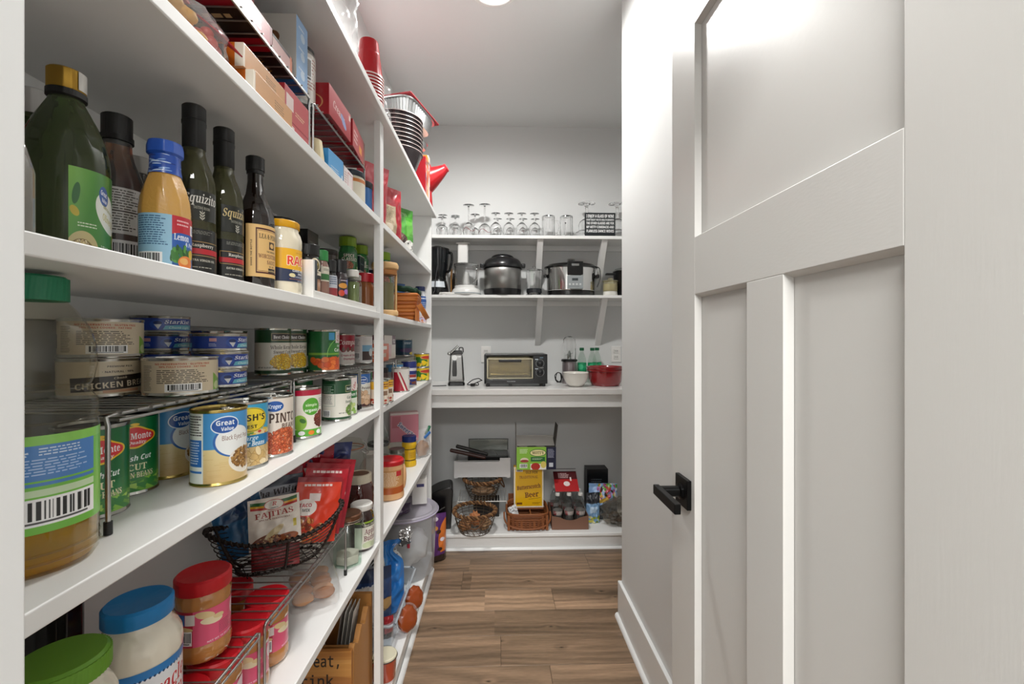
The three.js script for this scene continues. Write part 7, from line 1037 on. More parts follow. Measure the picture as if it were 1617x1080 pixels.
bagThing('cord_bundle', 'bundle of white power cord lying in front of the blender', 'cord', -0.36, LY, 3.005, 0, 0.001, 0.001, 0.001, M(0xe6e4e0, 0.5));
{ const o = scene.children[scene.children.length - 1]; o.geometry = tube(Array.from({ length: 46 }, (_, i) => { const a = i * 0.75; return [0.045 * Math.cos(a) * (1 + 0.2 * Math.sin(i)) + i * 0.0006, 0.0045 + 0.011 * Math.abs(Math.sin(i * 0.45)), 0.014 * Math.sin(a)]; }), 0.0032, 260, 6); }
{
  const t = thing('pressure_cooker', 'brushed steel pressure cooker with a domed black lid', 'pressure cooker', 0.03, LY, 3.095);
  part(t, 'steel_body', lat([[0.128, 0.045], [0.129, 0.047], [0.129, 0.192], [0.128, 0.194]], 64), BRUSH); part(t, 'base', lat([[0, 0], [0.118, 0], [0.126, 0.006], [0.131, 0.03], [0.131, 0.045], [0, 0.045]], 56), M(0x141416, 0.3)); part(t, 'lid', lat([[0, 0.19], [0.136, 0.19], [0.139, 0.198], [0.136, 0.215], [0.12, 0.245], [0.104, 0.256], [0.098, 0.256], [0.094, 0.261], [0, 0.262]].slice(1), 56), M(0x101013, 0.28, { clearcoat: 0.5 })); part(t, 'lid_handle', blob(0.078, 0.026, 0.04, 0.02, 1, 1, 3).translate(0, 0.27, 0), M(0x101013, 0.25)); for (const s of [-1, 1]) part(t, 'side_handle', cube(0.03, 0.032, 0.07, 0.008).translate(s * 0.142, 0.21, 0), M(0x101013, 0.3));
}
{
  const t = thing('blender_jar', 'small clear blender jar on a chrome base, beside the slow cooker', 'jar', 0.248, LY, 3.07), cl = M(0xe6eaec, 0.03, { transmission: 1, thickness: 0 });
  part(t, 'chrome_base', lat([[0, 0], [0.058, 0], [0.06, 0.004], [0.052, 0.014], [0.036, 0.02], [0, 0.022]], 36), METAL(0xc9c9c9, 0.12)); part(t, 'dark_collar', lat([[0.05, 0.02], [0.054, 0.022], [0.054, 0.048], [0.05, 0.05]], 36), M(0x232529, 0.25)); part(t, 'jar_wall', crease(shell([[0.053, 0.05], [0.06, 0.174], [0.052, 0.184], [0.03, 0.19], [0.012, 0.194], [0.012, 0.206], [0, 0.207]], 0.003, 10), 0.4), CRYSTAL); part(t, 'blade_post', rod([0, 0.03, 0], [0, 0.16, 0], 0.0028, 8), METAL());
}
{
  const t = thing('slow_cooker', 'large oval chrome slow cooker with black lid and a digital panel', 'slow cooker', 0.508, LY, 3.09), ch = METAL(0xd0cfcd, 0.08), bk = M(0x0e0e0f, 0.25, { clearcoat: 0.5 });
  const oval2 = (p, s = 56) => lat(p, s).scale(0.97, 1, 0.6);
  part(t, 'chrome_shell', oval2([[0.168, 0.036], [0.172, 0.04], [0.178, 0.19], [0.178, 0.194]]), ch); part(t, 'base', oval2([[0, 0], [0.16, 0], [0.17, 0.008], [0.172, 0.034], [0, 0.035]]), bk); part(t, 'rim', oval2([[0.176, 0.192], [0.192, 0.194], [0.194, 0.203], [0.18, 0.209], [0.172, 0.206]]), bk); part(t, 'lid', oval2([[0.178, 0.209], [0.16, 0.222], [0.1, 0.231], [0, 0.233]]), bk); part(t, 'lid_knob', lat([[0.01, 0.231], [0.008, 0.243], [0.026, 0.247], [0.029, 0.255], [0.024, 0.262], [0, 0.263]], 32), ch);
  part(t, 'latch_plate', cube(0.108, 0.092, 0.012, 0.008).translate(0.01, 0.182, 0.116), bk); part(t, 'latch_badge', cube(0.05, 0.015, 0.003, 0.001).translate(0.01, 0.203, 0.1235), METAL(0xbdbdbd, 0.3));
  const pa = art(220, 190, (c, w, h) => { fill(c, '#9aa0a2', 0, 0, w, h); fill(c, '#4a5254', w * 0.3, h * 0.2, w * 0.38, h * 0.2); text(c, '88:88', w * 0.49, h * 0.3, 30, '#2a3032'); for (let i = 0; i < 4; i++) { oval(c, '#cfd4d4', w * (0.16 + i * 0.22), h * 0.66, 14, 14); } lines(c, 20, h * 0.8, 180, 16, 1, '#5d6466'); });
  const pm = carton(0.108, 0.09, 0.01, { pz: pa }, '#9aa0a2', 0.002); pm.name = 'digital_panel'; pm.position.set(0.01, 0.042, 0.112); t.add(pm);
  for (const s of [-1, 1]) part(t, 'side_handle', cube(0.022, 0.026, 0.06, 0.006).translate(s * 0.184, 0.14, 0), bk);
  part(t, 'cord', tube([[0.18, 0.205, 0.02], [0.194, 0.19, 0.035], [0.198, 0.13, 0.045], [0.18, 0.08, 0.055], [0.172, 0.06, 0.055]], 0.0032, 30, 6), BLK);
}
{
  const t = vessel({ n: 'lidded_jar', l: 'squat glass jar of pale yellow contents on a white base, right of the slow cooker', c: 'jar', x: 0.772, y: LY, d: 3.04, body: [[0.045, 0.03], [0.05, 0.034], [0.05, 0.088], [0.046, 0.096]], mat: M(0xe9e4c9, 0.05, { transmission: 0.8 }), fill: { name: 'contents', prof: [[0, 0.032], [0.045, 0.032], [0.047, 0.036], [0.047, 0.08], [0, 0.083]], mat: M(0xb9b088, 0.8) } });
  part(t, 'white_base', lat([[0, 0], [0.046, 0], [0.05, 0.005], [0.047, 0.029], [0, 0.0295]], 36), M(0xdedcd4, 0.4)); part(t, 'glass_lid', lat([[0.047, 0.096], [0.055, 0.098], [0.055, 0.104], [0.03, 0.11], [0.018, 0.112], [0.018, 0.122], [0, 0.124]], 36), M(0xddd8bd, 0.05, { transmission: 0.8 }));
  const p = thing('cooking_pot', 'black cooking pot with a glass lid at the right end of the appliance shelf', 'pot', 0.915, LY, 3.112);
  part(p, 'pot_wall', lat([[0, 0], [0.09, 0], [0.097, 0.006], [0.1, 0.17], [0.104, 0.175], [0.1, 0.178], [0.096, 0.172], [0.093, 0.01], [0, 0.008]], 48), M(0x17171a, 0.35)); part(p, 'glass_lid', lat([[0.102, 0.18], [0.09, 0.195], [0.05, 0.208], [0, 0.212]], 40), M(0xd0d4d4, 0.05, { transmission: 0.9 })); part(p, 'lid_rim', ring(0.101, 0.003, 0.18, 44), INOX); part(p, 'side_handle', cube(0.075, 0.014, 0.028, 0.005).translate(-0.125, 0.158, 0.02), BLK); part(p, 'lid_knob', lat([[0.008, 0.211], [0.018, 0.22], [0.018, 0.232], [0, 0.235]], 24), BLK);
}

/* ---------- worktop ---------- */
const WY = 0.9706;
{
  const t = thing('can_opener', 'tall tapered brushed steel electric can opener', 'can opener', -0.278, WY, 2.945, 0.1);
  const tp = (w0, w1, d0, d1, h, y) => { const g = new RoundedBoxGeometry(1, 1, 1, 3, 0.12), p = g.attributes.position; for (let i = 0; i < p.count; i++) { const q = p.getY(i) + 0.5, w = w0 + (w1 - w0) * q, d = d0 + (d1 - d0) * q; p.setXYZ(i, p.getX(i) * w, y + q * h, p.getZ(i) * d); } g.computeVertexNormals(); return g; };
  part(t, 'steel_body', tp(0.106, 0.08, 0.1, 0.082, 0.19, 0.019), METAL(0x8a8987, 0.25)); part(t, 'base', tp(0.11, 0.108, 0.105, 0.103, 0.022, 0), BLKG); part(t, 'front_groove', tp(0.032, 0.026, 0.012, 0.012, 0.12, 0.045).translate(-0.012, 0, 0.042), METAL(0x4a4a4a, 0.3)); part(t, 'top_housing', tp(0.09, 0.07, 0.085, 0.07, 0.025, 0.205), METAL(0x5a5a5a, 0.25));
  part(t, 'cutting_lever', merge(rod([-0.045, 0.205, 0.045], [0.012, 0.262, 0.04], 0.007, 10), new THREE.SphereGeometry(0.013, 16, 10).translate(-0.046, 0.208, 0.046), new THREE.SphereGeometry(0.009, 14, 8).translate(-0.014, 0.236, 0.046)), METAL(0xc0c0be, 0.15)); part(t, 'magnet_arm', lat([[0, 0], [0.017, 0], [0.017, 0.006], [0, 0.006]], 24).rotateX(Math.PI / 2).translate(-0.012, 0.182, 0.045), METAL(0xb9b9b7, 0.15)); part(t, 'carry_loop', tube([[0.018, 0.222, 0], [0.02, 0.246, 0], [0.042, 0.246, 0], [0.045, 0.215, 0]], 0.0038, 24, 8), METAL(0x4a4a4a, 0.3));
}
{
  const t = thing('toaster_oven', 'black toaster oven with a glass door and two round dials', 'toaster oven', 0.112, WY, 2.955), bk = M(0x131415, 0.3, { clearcoat: 0.3 }), W = 0.405, H = 0.19, D = 0.25, y0 = 0.018, zf = D / 2;
  part(t, 'shell', merge(new RoundedBoxGeometry(W, 0.012, D, 2, 0.005).translate(0, y0 + H - 0.006, 0), new RoundedBoxGeometry(W, 0.03, D, 2, 0.005).translate(0, y0 + 0.015, 0), new RoundedBoxGeometry(0.018, H, D, 2, 0.006).translate(-W / 2 + 0.009, y0 + H / 2, 0), new RoundedBoxGeometry(0.094, H, D - 0.004, 2, 0.006).translate(W / 2 - 0.047, y0 + H / 2, 0), new RoundedBoxGeometry(W - 0.01, H - 0.01, 0.008, 2, 0.003).translate(0, y0 + H / 2, -zf + 0.006)), bk);
  part(t, 'cavity_lining', merge(new THREE.BoxGeometry(0.285, 0.13, 0.002).translate(-0.038, y0 + 0.098, -zf + 0.014), new THREE.BoxGeometry(0.002, 0.13, 0.2).translate(-0.181, y0 + 0.098, 0), new THREE.BoxGeometry(0.002, 0.13, 0.2).translate(0.104, y0 + 0.098, 0)), METAL(0xa8a28e, 0.35)); part(t, 'baking_tray', new RoundedBoxGeometry(0.25, 0.008, 0.19, 2, 0.003).translate(-0.038, y0 + 0.058, 0), METAL(0xd0cdc4, 0.25)); part(t, 'wire_shelf', merge(...Array.from({ length: 12 }, (_, i) => rod([-0.165 + i * 0.023, y0 + 0.075, -0.09], [-0.165 + i * 0.023, y0 + 0.075, 0.09], 0.0014, 5))), METAL());
  part(t, 'door_glass', new THREE.BoxGeometry(0.284, 0.118, 0.003).translate(-0.038, y0 + 0.098, zf - 0.004), M(0xe6dfc8, 0.03, { transmission: 0.95 })); part(t, 'door_frame', merge(new THREE.BoxGeometry(0.006, 0.128, 0.007).translate(-0.182, y0 + 0.098, zf - 0.002), new THREE.BoxGeometry(0.006, 0.128, 0.007).translate(0.106, y0 + 0.098, zf - 0.002), new THREE.BoxGeometry(0.29, 0.005, 0.007).translate(-0.038, y0 + 0.036, zf - 0.002), new THREE.BoxGeometry(0.29, 0.005, 0.007).translate(-0.038, y0 + 0.16, zf - 0.002)), METAL(0xc9c2a8, 0.3)); part(t, 'door_handle', cube(0.145, 0.018, 0.018, 0.005).translate(-0.038, y0 + 0.148, zf + 0.014), M(0x1d1d1e, 0.35));
  const p = art(200, 380, (c, w, h) => { fill(c, '#141618', 0, 0, w, h); for (const y of [h * 0.32, h * 0.7]) { for (let i = 0; i < 22; i++) { const a = i / 22 * 6.28; c.save(); c.translate(w / 2 + Math.cos(a) * 66, y + Math.sin(a) * 66); c.rotate(a); fill(c, '#cfd3d4', -6, -2, 12, 4); c.restore(); } } fill(c, '#c9d6dc', w * 0.1, h * 0.13, 50, 14); fill(c, '#c9d6dc', w * 0.1, h * 0.53, 50, 14); text(c, 'TEMP', w * 0.62, h * 0.08, 22, '#8ab0c8'); text(c, 'TIMER', w * 0.64, h * 0.5, 20, '#cfd3d4'); });
  const pm = carton(0.078, 0.15, 0.003, { pz: p }, '#141618', 0.0006); pm.name = 'control_panel'; pm.position.set(0.154, y0 + 0.028, zf - 0.001); t.add(pm);
  for (const y of [0.127, 0.073]) part(t, 'dial', lat([[0, 0], [0.0175, 0], [0.016, 0.013], [0.013, 0.015], [0, 0.015]], 28).rotateX(Math.PI / 2).translate(0.154, y0 + y - 0.0, zf + 0.001), M(0x1c1d1f, 0.3));
  const lg = carton(0.056, 0.007, 0.001, { pz: art(170, 24, (c, w, h) => { fill(c, '#131415', 0, 0, w, h); text(c, 'BLACK+DECKER', w / 2, h / 2, 20, '#d0d2d2', { w: w * 0.95 }); }) }, '#131415', 0.0002); lg.name = 'maker_lettering'; lg.position.set(-0.03, y0 + 0.012, zf + 0.0004); t.add(lg);
  for (const sx of [-1, 1]) for (const sz of [-1, 1]) part(t, 'foot', cube(0.022, 0.02, 0.022, 0.003).translate(sx * (W / 2 - 0.022), 0.01, sz * (zf - 0.03)), BLK);
  part(t, 'crumb_tray_knob', cube(0.02, 0.012, 0.008, 0.002).translate(-0.035, y0 - 0.003, zf), BLK);
  const c2 = tag(new THREE.Mesh(tube([[-0.107, 0.03, -2.93], [-0.13, 0.045, -2.92], [-0.17, 0.035, -2.925], [-0.205, 0.0055, -2.93], [-0.17, 0.0045, -2.90], [-0.13, 0.0045, -2.895], [-0.135, 0.02, -2.9], [-0.16, 0.012, -2.905], [-0.11, 0.03, -2.96]], 0.0032, 90, 7), BLK), 'power_cord', 'black power cord looped between the can opener and the toaster oven', 'cord'); c2.position.y = WY;
  const pl = tag(new THREE.Mesh(merge(cube(0.03, 0.018, 0.018, 0.004), rod([0.015, 0, 0.004], [0.028, 0, 0.004], 0.0016), rod([0.015, 0, -0.004], [0.028, 0, -0.004], 0.0016)), BLK), 'plug', 'black plug lying by the can opener cord', 'plug'); pl.position.set(-0.165, WY + 0.0095, -2.865); pl.rotation.y = 0.4;
  const c3 = tag(new THREE.Mesh(tube([[-0.42, 0.0042, -2.85], [-0.38, 0.0042, -2.86], [-0.335, 0.0042, -2.875]], 0.0032, 30, 7), BLK), 'power_cord', 'black power cord running from the can opener towards the shelving', 'cord'); c3.position.y = WY;
}
{
  const t = thing('personal_blender', 'silver personal blender with an upturned clear cup on top', 'blender', 0.49, WY, 3.05);
  part(t, 'motor_base', lat([[0, 0], [0.05, 0], [0.052, 0.005], [0.049, 0.12], [0.048, 0.15], [0, 0.15]], 44), M(0xa39a9c, 0.35, { metalness: 0.7 })); part(t, 'black_collar', lat([[0.047, 0.149], [0.056, 0.151], [0.056, 0.162], [0.05, 0.166], [0, 0.166]], 44), BLK); part(t, 'cup', shell([[0.045, 0.167], [0.045, 0.27], [0.042, 0.3], [0.032, 0.317], [0.012, 0.324], [0, 0.324]], 0.002), CRYSTAL); part(t, 'blade_unit', merge(lat([[0, 0.166], [0.014, 0.166], [0.012, 0.2], [0.004, 0.225], [0, 0.225]], 20), cube(0.05, 0.002, 0.01).rotateZ(0.3).translate(0, 0.2, 0)), METAL(0x8f9490, 0.25)); part(t, 'cord', tube([...Array.from({ length: 26 }, (_, i) => [-0.078 + 0.022 * Math.cos(i * 0.9) + 0.004 * Math.sin(i * 2.3), 0.042 + 0.034 * Math.sin(i * 0.9), 0.02 + 0.012 * Math.sin(i * 0.5)]), [-0.065, 0.006, 0.01], [-0.048, 0.012, 0]], 0.0027, 220, 6), BLK);
}
for (const [x, d, l] of [[0.583, 3.085, 'clear water bottle with green cap and green label, left of the pair'], [0.655, 3.075, 'clear water bottle with green cap and green label, right of the pair'], [0.70, 3.13, 'third water bottle, half hidden behind the right one of the green capped pair']])
  vessel({ n: 'water_bottle', l, c: 'bottle', x, y: WY, d, g: 'green labelled water bottles', body: [[0, 0.003], [0.026, 0], [0.031, 0.006], [0.032, 0.03], [0.03, 0.06], [0.032, 0.09], [0.032, 0.14], [0.029, 0.165], [0.02, 0.195], [0.013, 0.212], [0.0125, 0.228]], mat: M(0xf0f6f2, 0.03, { transmission: 1, thickness: 0 }), bands: [{ y0: 0.07, y1: 0.14, mid: 1.5, span: 6.28, art: art(240, 90, (c, w, h) => { fill(c, '#1fa06a', 0, 0, w, h); for (let i = 0; i < 4; i++) { oval(c, '#4cc48e', 40 + i * 60, h * 0.4, 26, 22);  } }) }], lid: { r: 0.0155, h: 0.02, y: 0.224, mat: M(0x14603c, 0.4), knurl: 24 } });
vessel({ n: 'bowl', l: 'white ceramic bowl in front of the personal blender', c: 'bowl', x: 0.497, y: WY, d: 2.84, body: [[0, 0.004], [0.036, 0.004], [0.038, 0], [0.043, 0.001], [0.062, 0.022], [0.078, 0.055], [0.082, 0.086], [0.084, 0.088], [0.0825, 0.0905], [0.0795, 0.088], [0.075, 0.058], [0.058, 0.026], [0.036, 0.01], [0, 0.009]], bodyName: 'bowl_wall', mat: M(0xe4e0d8, 0.2, { clearcoat: 0.6 }) });
{
  const t = vessel({ n: 'serving_bowl', l: 'large glossy red bowl with a stepped rim at the right end of the worktop', c: 'bowl', x: 0.704, y: WY, d: 2.9, body: [[0, 0.003], [0.08, 0.003], [0.083, 0], [0.09, 0.002], [0.106, 0.03], [0.113, 0.09], [0.114, 0.094], [0.12, 0.097], [0.121, 0.104], [0.117, 0.107], [0.121, 0.118], [0.122, 0.124], [0.119, 0.125], [0.113, 0.118], [0.108, 0.085], [0.1, 0.03], [0.08, 0.008], [0, 0.008]], bodyName: 'bowl_wall', mat: M(0x8c0f16, 0.18, { clearcoat: 0.8 }) });
  part(t, 'rim_groove', ring(0.119, 0.0015, 0.107, 56), M(0x7a0c12, 0.3));
}

/* ---------- platform under the worktop ---------- */
const PY = 0.1046;
{
  const t = thing('waste_bin', 'tall black plastic bin with a sloping curved top, left end of the platform', 'bin', -0.405, PY, 2.815, 0.1), sh = new THREE.Shape();
  sh.moveTo(-0.1, 0); sh.lineTo(0.095, 0); sh.quadraticCurveTo(0.1, 0, 0.1, 0.006); sh.lineTo(0.112, 0.22); sh.quadraticCurveTo(0.11, 0.245, 0.088, 0.243); sh.quadraticCurveTo(0.02, 0.235, -0.03, 0.195); sh.quadraticCurveTo(-0.07, 0.17, -0.105, 0.165); sh.closePath();
  part(t, 'bin_body', new THREE.ExtrudeGeometry(sh, { depth: 0.16, bevelEnabled: true, bevelSize: 0.006, bevelThickness: 0.006, bevelSegments: 3, curveSegments: 10 }).translate(0, 0.006, -0.08), M(0x0c0c0d, 0.22)); part(t, 'brand_strip', cube(0.05, 0.006, 0.002, 0.0008).rotateZ(0.5).translate(0.045, 0.125, 0.0872), METAL(0xb9b9b9, 0.3));
}
const rope = M(0x5f4028, 0.9), iron = M(0x6a5a48, 0.4, { metalness: 0.7 });
function wireBasket(l, x, y, d, R, h, turn) {
  const t = thing('wire_basket', l, 'basket', x, y, d, turn);
  const pts = [], n = 300; for (let i = 0; i < n; i++) { const a = i / n * 6.2832, b = i / n * 6.2832 * 17; pts.push([(R + 0.0075 * Math.cos(b)) * Math.cos(a), h + 0.0075 * Math.sin(b), (R + 0.0075 * Math.cos(b)) * Math.sin(a)]); } const pts2 = []; for (let i = 0; i < n; i++) { const a = i / n * 6.2832, b = Math.PI + i / n * 6.2832 * 17; pts2.push([(R + 0.0075 * Math.cos(b)) * Math.cos(a), h + 0.0075 * Math.sin(b), (R + 0.0075 * Math.cos(b)) * Math.sin(a)]); }
  part(t, 'rope_strand', tube(pts, 0.0068, 600, 6, true), rope, 'brown rope strand of the braided rim'); part(t, 'rope_strand', tube(pts2, 0.0068, 600, 6, true), M(0x87623e, 0.9), 'tan rope strand of the braided rim');
  for (let i = 1; i < 6; i++) part(t, 'wire_ring', ring(R * (0.72 + 0.27 * Math.sin(i / 6 * 1.57)), 0.0017, 0.003 + (h - 0.008) * i / 6, 48), iron); part(t, 'wire_ring', ring(R * 0.7, 0.002, 0.003, 48), iron);
  for (let i = 0; i < 16; i++) { const a = i / 16 * 6.2832; part(t, 'upright', tube(Array.from({ length: 6 }, (_, k) => { const q = k / 5, r = R * (0.7 + 0.29 * Math.sin(q * 1.57)); return [r * Math.cos(a), 0.003 + (h - 0.006) * q, r * Math.sin(a)]; }), 0.0015, 14, 5), iron); }
  part(t, 'base_wire', merge(...Array.from({ length: 7 }, (_, i) => { const z = (i - 3) * R * 0.2, w = Math.sqrt(Math.max(0, (R * 0.7) ** 2 - z * z)); return rod([-w, 0.003, z], [w, 0.003, z], 0.0014, 5); })), iron);
  part(t, 'drop_handle', tube(Array.from({ length: 9 }, (_, i) => { const a = -0.5 + i / 8 * 1.0, q = Math.sin(i / 8 * Math.PI); return [(R + 0.012 + 0.012 * q) * Math.cos(a + 0.35), h - 0.055 * q, (R + 0.012 + 0.012 * q) * Math.sin(a + 0.35)]; }), 0.0045, 40, 6), rope);
  return t;
}
wireBasket('round wire basket with braided rope rim at the front edge, holding brown paper packets', -0.143, PY, 2.712, 0.126, 0.125, -1.2);
{ const papers = [['crumpled brown paper packet at the left of the front wire basket', -0.2, 0.03, 2.69, 0xa0714a], ['copper coloured paper packet in the middle of the front wire basket', -0.14, 0.06, 2.70, 0xb5764a], ['pale brown paper packet at the right of the front wire basket', -0.085, 0.035, 2.69, 0x9c7a58], ['grey printed paper packet at the back of the front wire basket', -0.15, 0.035, 2.76, 0x8f857c]];
  papers.forEach(([l, x, y, d, c], i) => { const m = tag(new THREE.Mesh(crease(blob(0.04, 0.032, 0.03, 0.5, 3.4, i * 3 + 2, 3), 0.4), M(c, 0.7)), 'paper_packet', l, 'packet'); m.position.set(x, PY + y + 0.018, -d); m.rotation.set(i, i * 2, 0.3); }); }
{
  const t = thing('wire_shelf_rack', 'white wire shelf rack standing behind the front wire basket', 'rack', -0.105, PY, 2.968), w = M(0xe3e1dc, 0.35), W = 0.318, D = 0.225, H = 0.125;
  for (const z of [D / 2, -D / 2]) part(t, 'end_frame', tube([[-W / 2, 0.003, z], [-W / 2, H - 0.01, z], [-W / 2 + 0.01, H, z], [0, H, z], [W / 2 - 0.01, H, z], [W / 2, H - 0.01, z], [W / 2, 0.003, z]], 0.003, 70, 7), w);
  for (const x of [-W / 2, W / 2]) part(t, 'side_rail', rod([x * 0.98, H, -D / 2], [x * 0.98, H, D / 2], 0.0026, 7), w);
  for (let i = 1; i < 16; i++) part(t, 'cross_wire', rod([-W / 2 + W * i / 16, H + 0.001, -D / 2], [-W / 2 + W * i / 16, H + 0.001, D / 2], 0.0017, 5), w);
  for (const x of [-W / 2, W / 2]) part(t, 'lower_rail', rod([x, 0.004, -D / 2], [x, 0.004, D / 2], 0.0026, 7), w);
}
wireBasket('round wire basket with braided rope rim, raised on the white wire rack', -0.105, PY + 0.129, 2.945, 0.12, 0.118, 0.3);
{ const m = tag(new THREE.Mesh(crease(blob(0.075, 0.03, 0.05, 0.4, 2.6, 12, 3), 0.4), M(0x8a6c50, 0.75)), 'paper_packet', 'brown paper packet inside the raised wire basket', 'packet'); m.position.set(-0.1, PY + 0.129 + 0.045, -2.94); const k = boxThing('dark_box', 'dark brown box standing under the white wire rack', 'box', -0.08, PY, 2.985, 0.17, 0.1, 0.12, {}, '#1d1815'); }
{
  const DY = PY + 0.129 + 0.1365, t = thing('drawer_bin', 'white plastic drawer bin resting on the raised wire basket', 'bin', -0.105, DY, 3.02), w = M(0xd6d6d6, 0.35), W = 0.368, D = 0.25, H = 0.108;
  part(t, 'front_panel', merge(new RoundedBoxGeometry(W, H, 0.006, 2, 0.002).translate(0, H / 2 + 0.004, D / 2), new RoundedBoxGeometry(0.07, 0.02, 0.006, 2, 0.002).translate(W / 2 - 0.035, H + 0.011, D / 2)), w); part(t, 'back_panel', new RoundedBoxGeometry(W, H, 0.005, 2, 0.002).translate(0, H / 2 + 0.004, -D / 2), w); for (const s of [-1, 1]) part(t, 'side_panel', new RoundedBoxGeometry(0.005, H, D - 0.008, 2, 0.002).translate(s * (W / 2 - 0.003), H / 2 + 0.004, 0), w); part(t, 'bottom_panel', new THREE.BoxGeometry(W - 0.01, 0.004, D - 0.008).translate(0, 0.004, 0), w); part(t, 'top_lip', new THREE.BoxGeometry(W - 0.09, 0.005, 0.01).translate(-0.03, H + 0.001, D / 2 - 0.002), w); for (const s of [-1, 1]) part(t, 'foot', cube(0.02, 0.006, 0.012, 0.001).translate(s * (W / 2 - 0.014), 0.001, D / 2 - 0.004), w);
  const b = thing('lidded_box', 'black tray with a clear raised lid sitting in the white drawer bin', 'container', -0.07, DY + 0.0075, 3.05); part(b, 'black_tray', cube(0.27, 0.115, 0.16, 0.006).translate(0, 0.0575, 0), M(0x131313, 0.35)); part(b, 'clear_lid', merge(cube(0.27, 0.075, 0.003, 0.001).translate(0, 0.155, -0.078)), M(0xd5d8d2, 0.08, { transmission: 0.8 })); part(b, 'lid_rim', tube([[-0.136, 0.118, -0.078], [-0.136, 0.185, -0.078], [-0.128, 0.194, -0.078], [0.128, 0.194, -0.078], [0.136, 0.185, -0.078], [0.136, 0.118, -0.078]], 0.003, 60, 6), M(0x4a4a48, 0.35));
  for (const [i, x, y, rz, l] of [[0, -0.2, 0.148, -0.22, 'dark brown leather knife sheath sticking out left over the white drawer bin'], [1, -0.175, 0.164, -0.26, 'black knife sheath lying above the brown one on the white drawer bin']]) { const k = tag(new THREE.Mesh(new RoundedBoxGeometry(0.24 - i * 0.02, 0.022, 0.03, 3, 0.009), M(i ? 0x17110f : 0x3a1a14, 0.4)), 'knife_sheath', l, 'sheath'); k.position.set(x, DY + y + 0.004, -(2.915 + i * 0.034)); k.rotation.z = rz; }
  const wk = tag(new THREE.Mesh(tube(Array.from({ length: 15 }, (_, i) => { const a = i / 14 * Math.PI; return [0.06 * Math.cos(a), 0.045 * Math.sin(a), 0.01 * Math.sin(a * 2)]; }), 0.0018, 60, 5), METAL(0xc0c0c0, 0.2)), 'wire_whisk', 'curved steel whisk wire in the white drawer bin in front of the black tray', 'whisk'); wk.position.set(-0.065, DY + 0.13, -2.93);
}
{
  const t = thing('woven_caddy', 'orange brown woven wood caddy with dividers and a lowered bentwood handle', 'basket', 0.18, PY, 2.80), wv = [M(0x7d4722, 0.55), M(0x8a5028, 0.55), M(0x733f1c, 0.55)], W = 0.128, L = 0.107;
  const lp = (k, y) => { const p = []; for (let i = 0; i < 32; i++) { const a = i / 32 * 6.2832, c = Math.cos(a), s = Math.sin(a); p.push([Math.sign(c) * Math.pow(Math.abs(c), 0.45) * W * k, y + 0.022 * (s < 0 ? -s : 0) * (y > 0.08 ? 1 : 0.4), Math.sign(s) * Math.pow(Math.abs(s), 0.45) * L * k]); } return p; };
  for (let i = 0; i < 6; i++) part(t, 'woven_strip', tube(lp(0.9 + i * 0.018, 0.011 + i * 0.014), 0.0068, 96, 6, true), wv[i % 3]);
  part(t, 'rim_band', merge(tube(lp(1.01, 0.1), 0.006, 96, 6, true), tube(lp(1.005, 0.092), 0.006, 96, 6, true)), wv[1]); for (let i = 0; i < 10; i++) part(t, 'stake', box(-0.0075, 0.0075, 0.006, 0.095, -0.002, 0.002).translate((i - 4.5) * 0.026, 0, L * 0.985), wv[(i + 1) % 3]); part(t, 'bottom_board', new THREE.BoxGeometry(W * 1.75, 0.006, L * 1.7).translate(0, 0.006, 0), wv[2]); part(t, 'divider', new THREE.BoxGeometry(0.006, 0.076, L * 1.7).translate(0.02, 0.047, 0), wv[1]); part(t, 'back_board', new RoundedBoxGeometry(W * 1.8, 0.15, 0.006, 2, 0.002).translate(0, 0.082, -L - 0.004), wv[2]); part(t, 'tray_insert', new THREE.BoxGeometry(W * 1.7, 0.006, 0.085).translate(0, 0.0885, -0.06), wv[2]);
  const hp = []; for (let i = 0; i <= 20; i++) { const a = i / 20 * Math.PI; hp.push(V((W + 0.016) * Math.cos(a), 0.085 - 0.066 * Math.pow(Math.sin(a), 0.5), 0.02 + (L + 0.0 + 0.0) * Math.pow(Math.sin(a), 0.6))); } part(t, 'handle', new THREE.TubeGeometry(new THREE.CatmullRomCurve3(hp), 60, 0.0055, 7), wv[1]);
  bagThing('cloth', 'crumpled white napkin in the left side of the woven caddy', 'napkin', 0.107, PY + 0.042, 2.79, 0.4, 0.058, 0.085, 0.03, M(0xdedede, 0.8), { wrinkle: 0.02, tz: 0.3 });
}
boxThing('drink_carton', 'yellow drink carton with white border lettered Butterscotch Beer, standing in the woven caddy', 'carton', 0.194, PY + 0.0922, 2.862, 0.19, 0.258, 0.058, { pz: art(320, 400, (c, w, h) => { fill(c, '#ece6d4', 0, 0, w, h); fill(c, '#e8b411', 16, 8, w - 32, h - 22); bars(c, 26, 12, 70, 34); text(c, 'OLD FOX', w * 0.6, 52, 34, '#4a2a10', { w: 130 }); text(c, 'TRADITIONAL', w * 0.5, 100, 36, '#7a3c12', { font: 'serif', w: 200, rot: -0.02 }); text(c, 'Butterscotch', w * 0.5, 196, 54, '#4a1e10', { font: 'serif', w: 258, rot: -0.1, stroke: '#d08a12', lw: 3 }); text(c, 'Beer', w * 0.6, 272, 72, '#4a1e10', { font: 'serif', w: 150, rot: -0.1, stroke: '#d08a12', lw: 3 }); c.strokeStyle = '#6a3a10'; c.lineWidth = 3; c.beginPath(); c.moveTo(w * 0.5, 318); c.lineTo(w * 0.9, 302); c.stroke(); fill(c, '#7a4a14', 30, h - 50, 60, 20); lines(c, w * 0.62, h - 50, 90, 20, 2, '#7a4a14'); }) }, '#d9a91a');
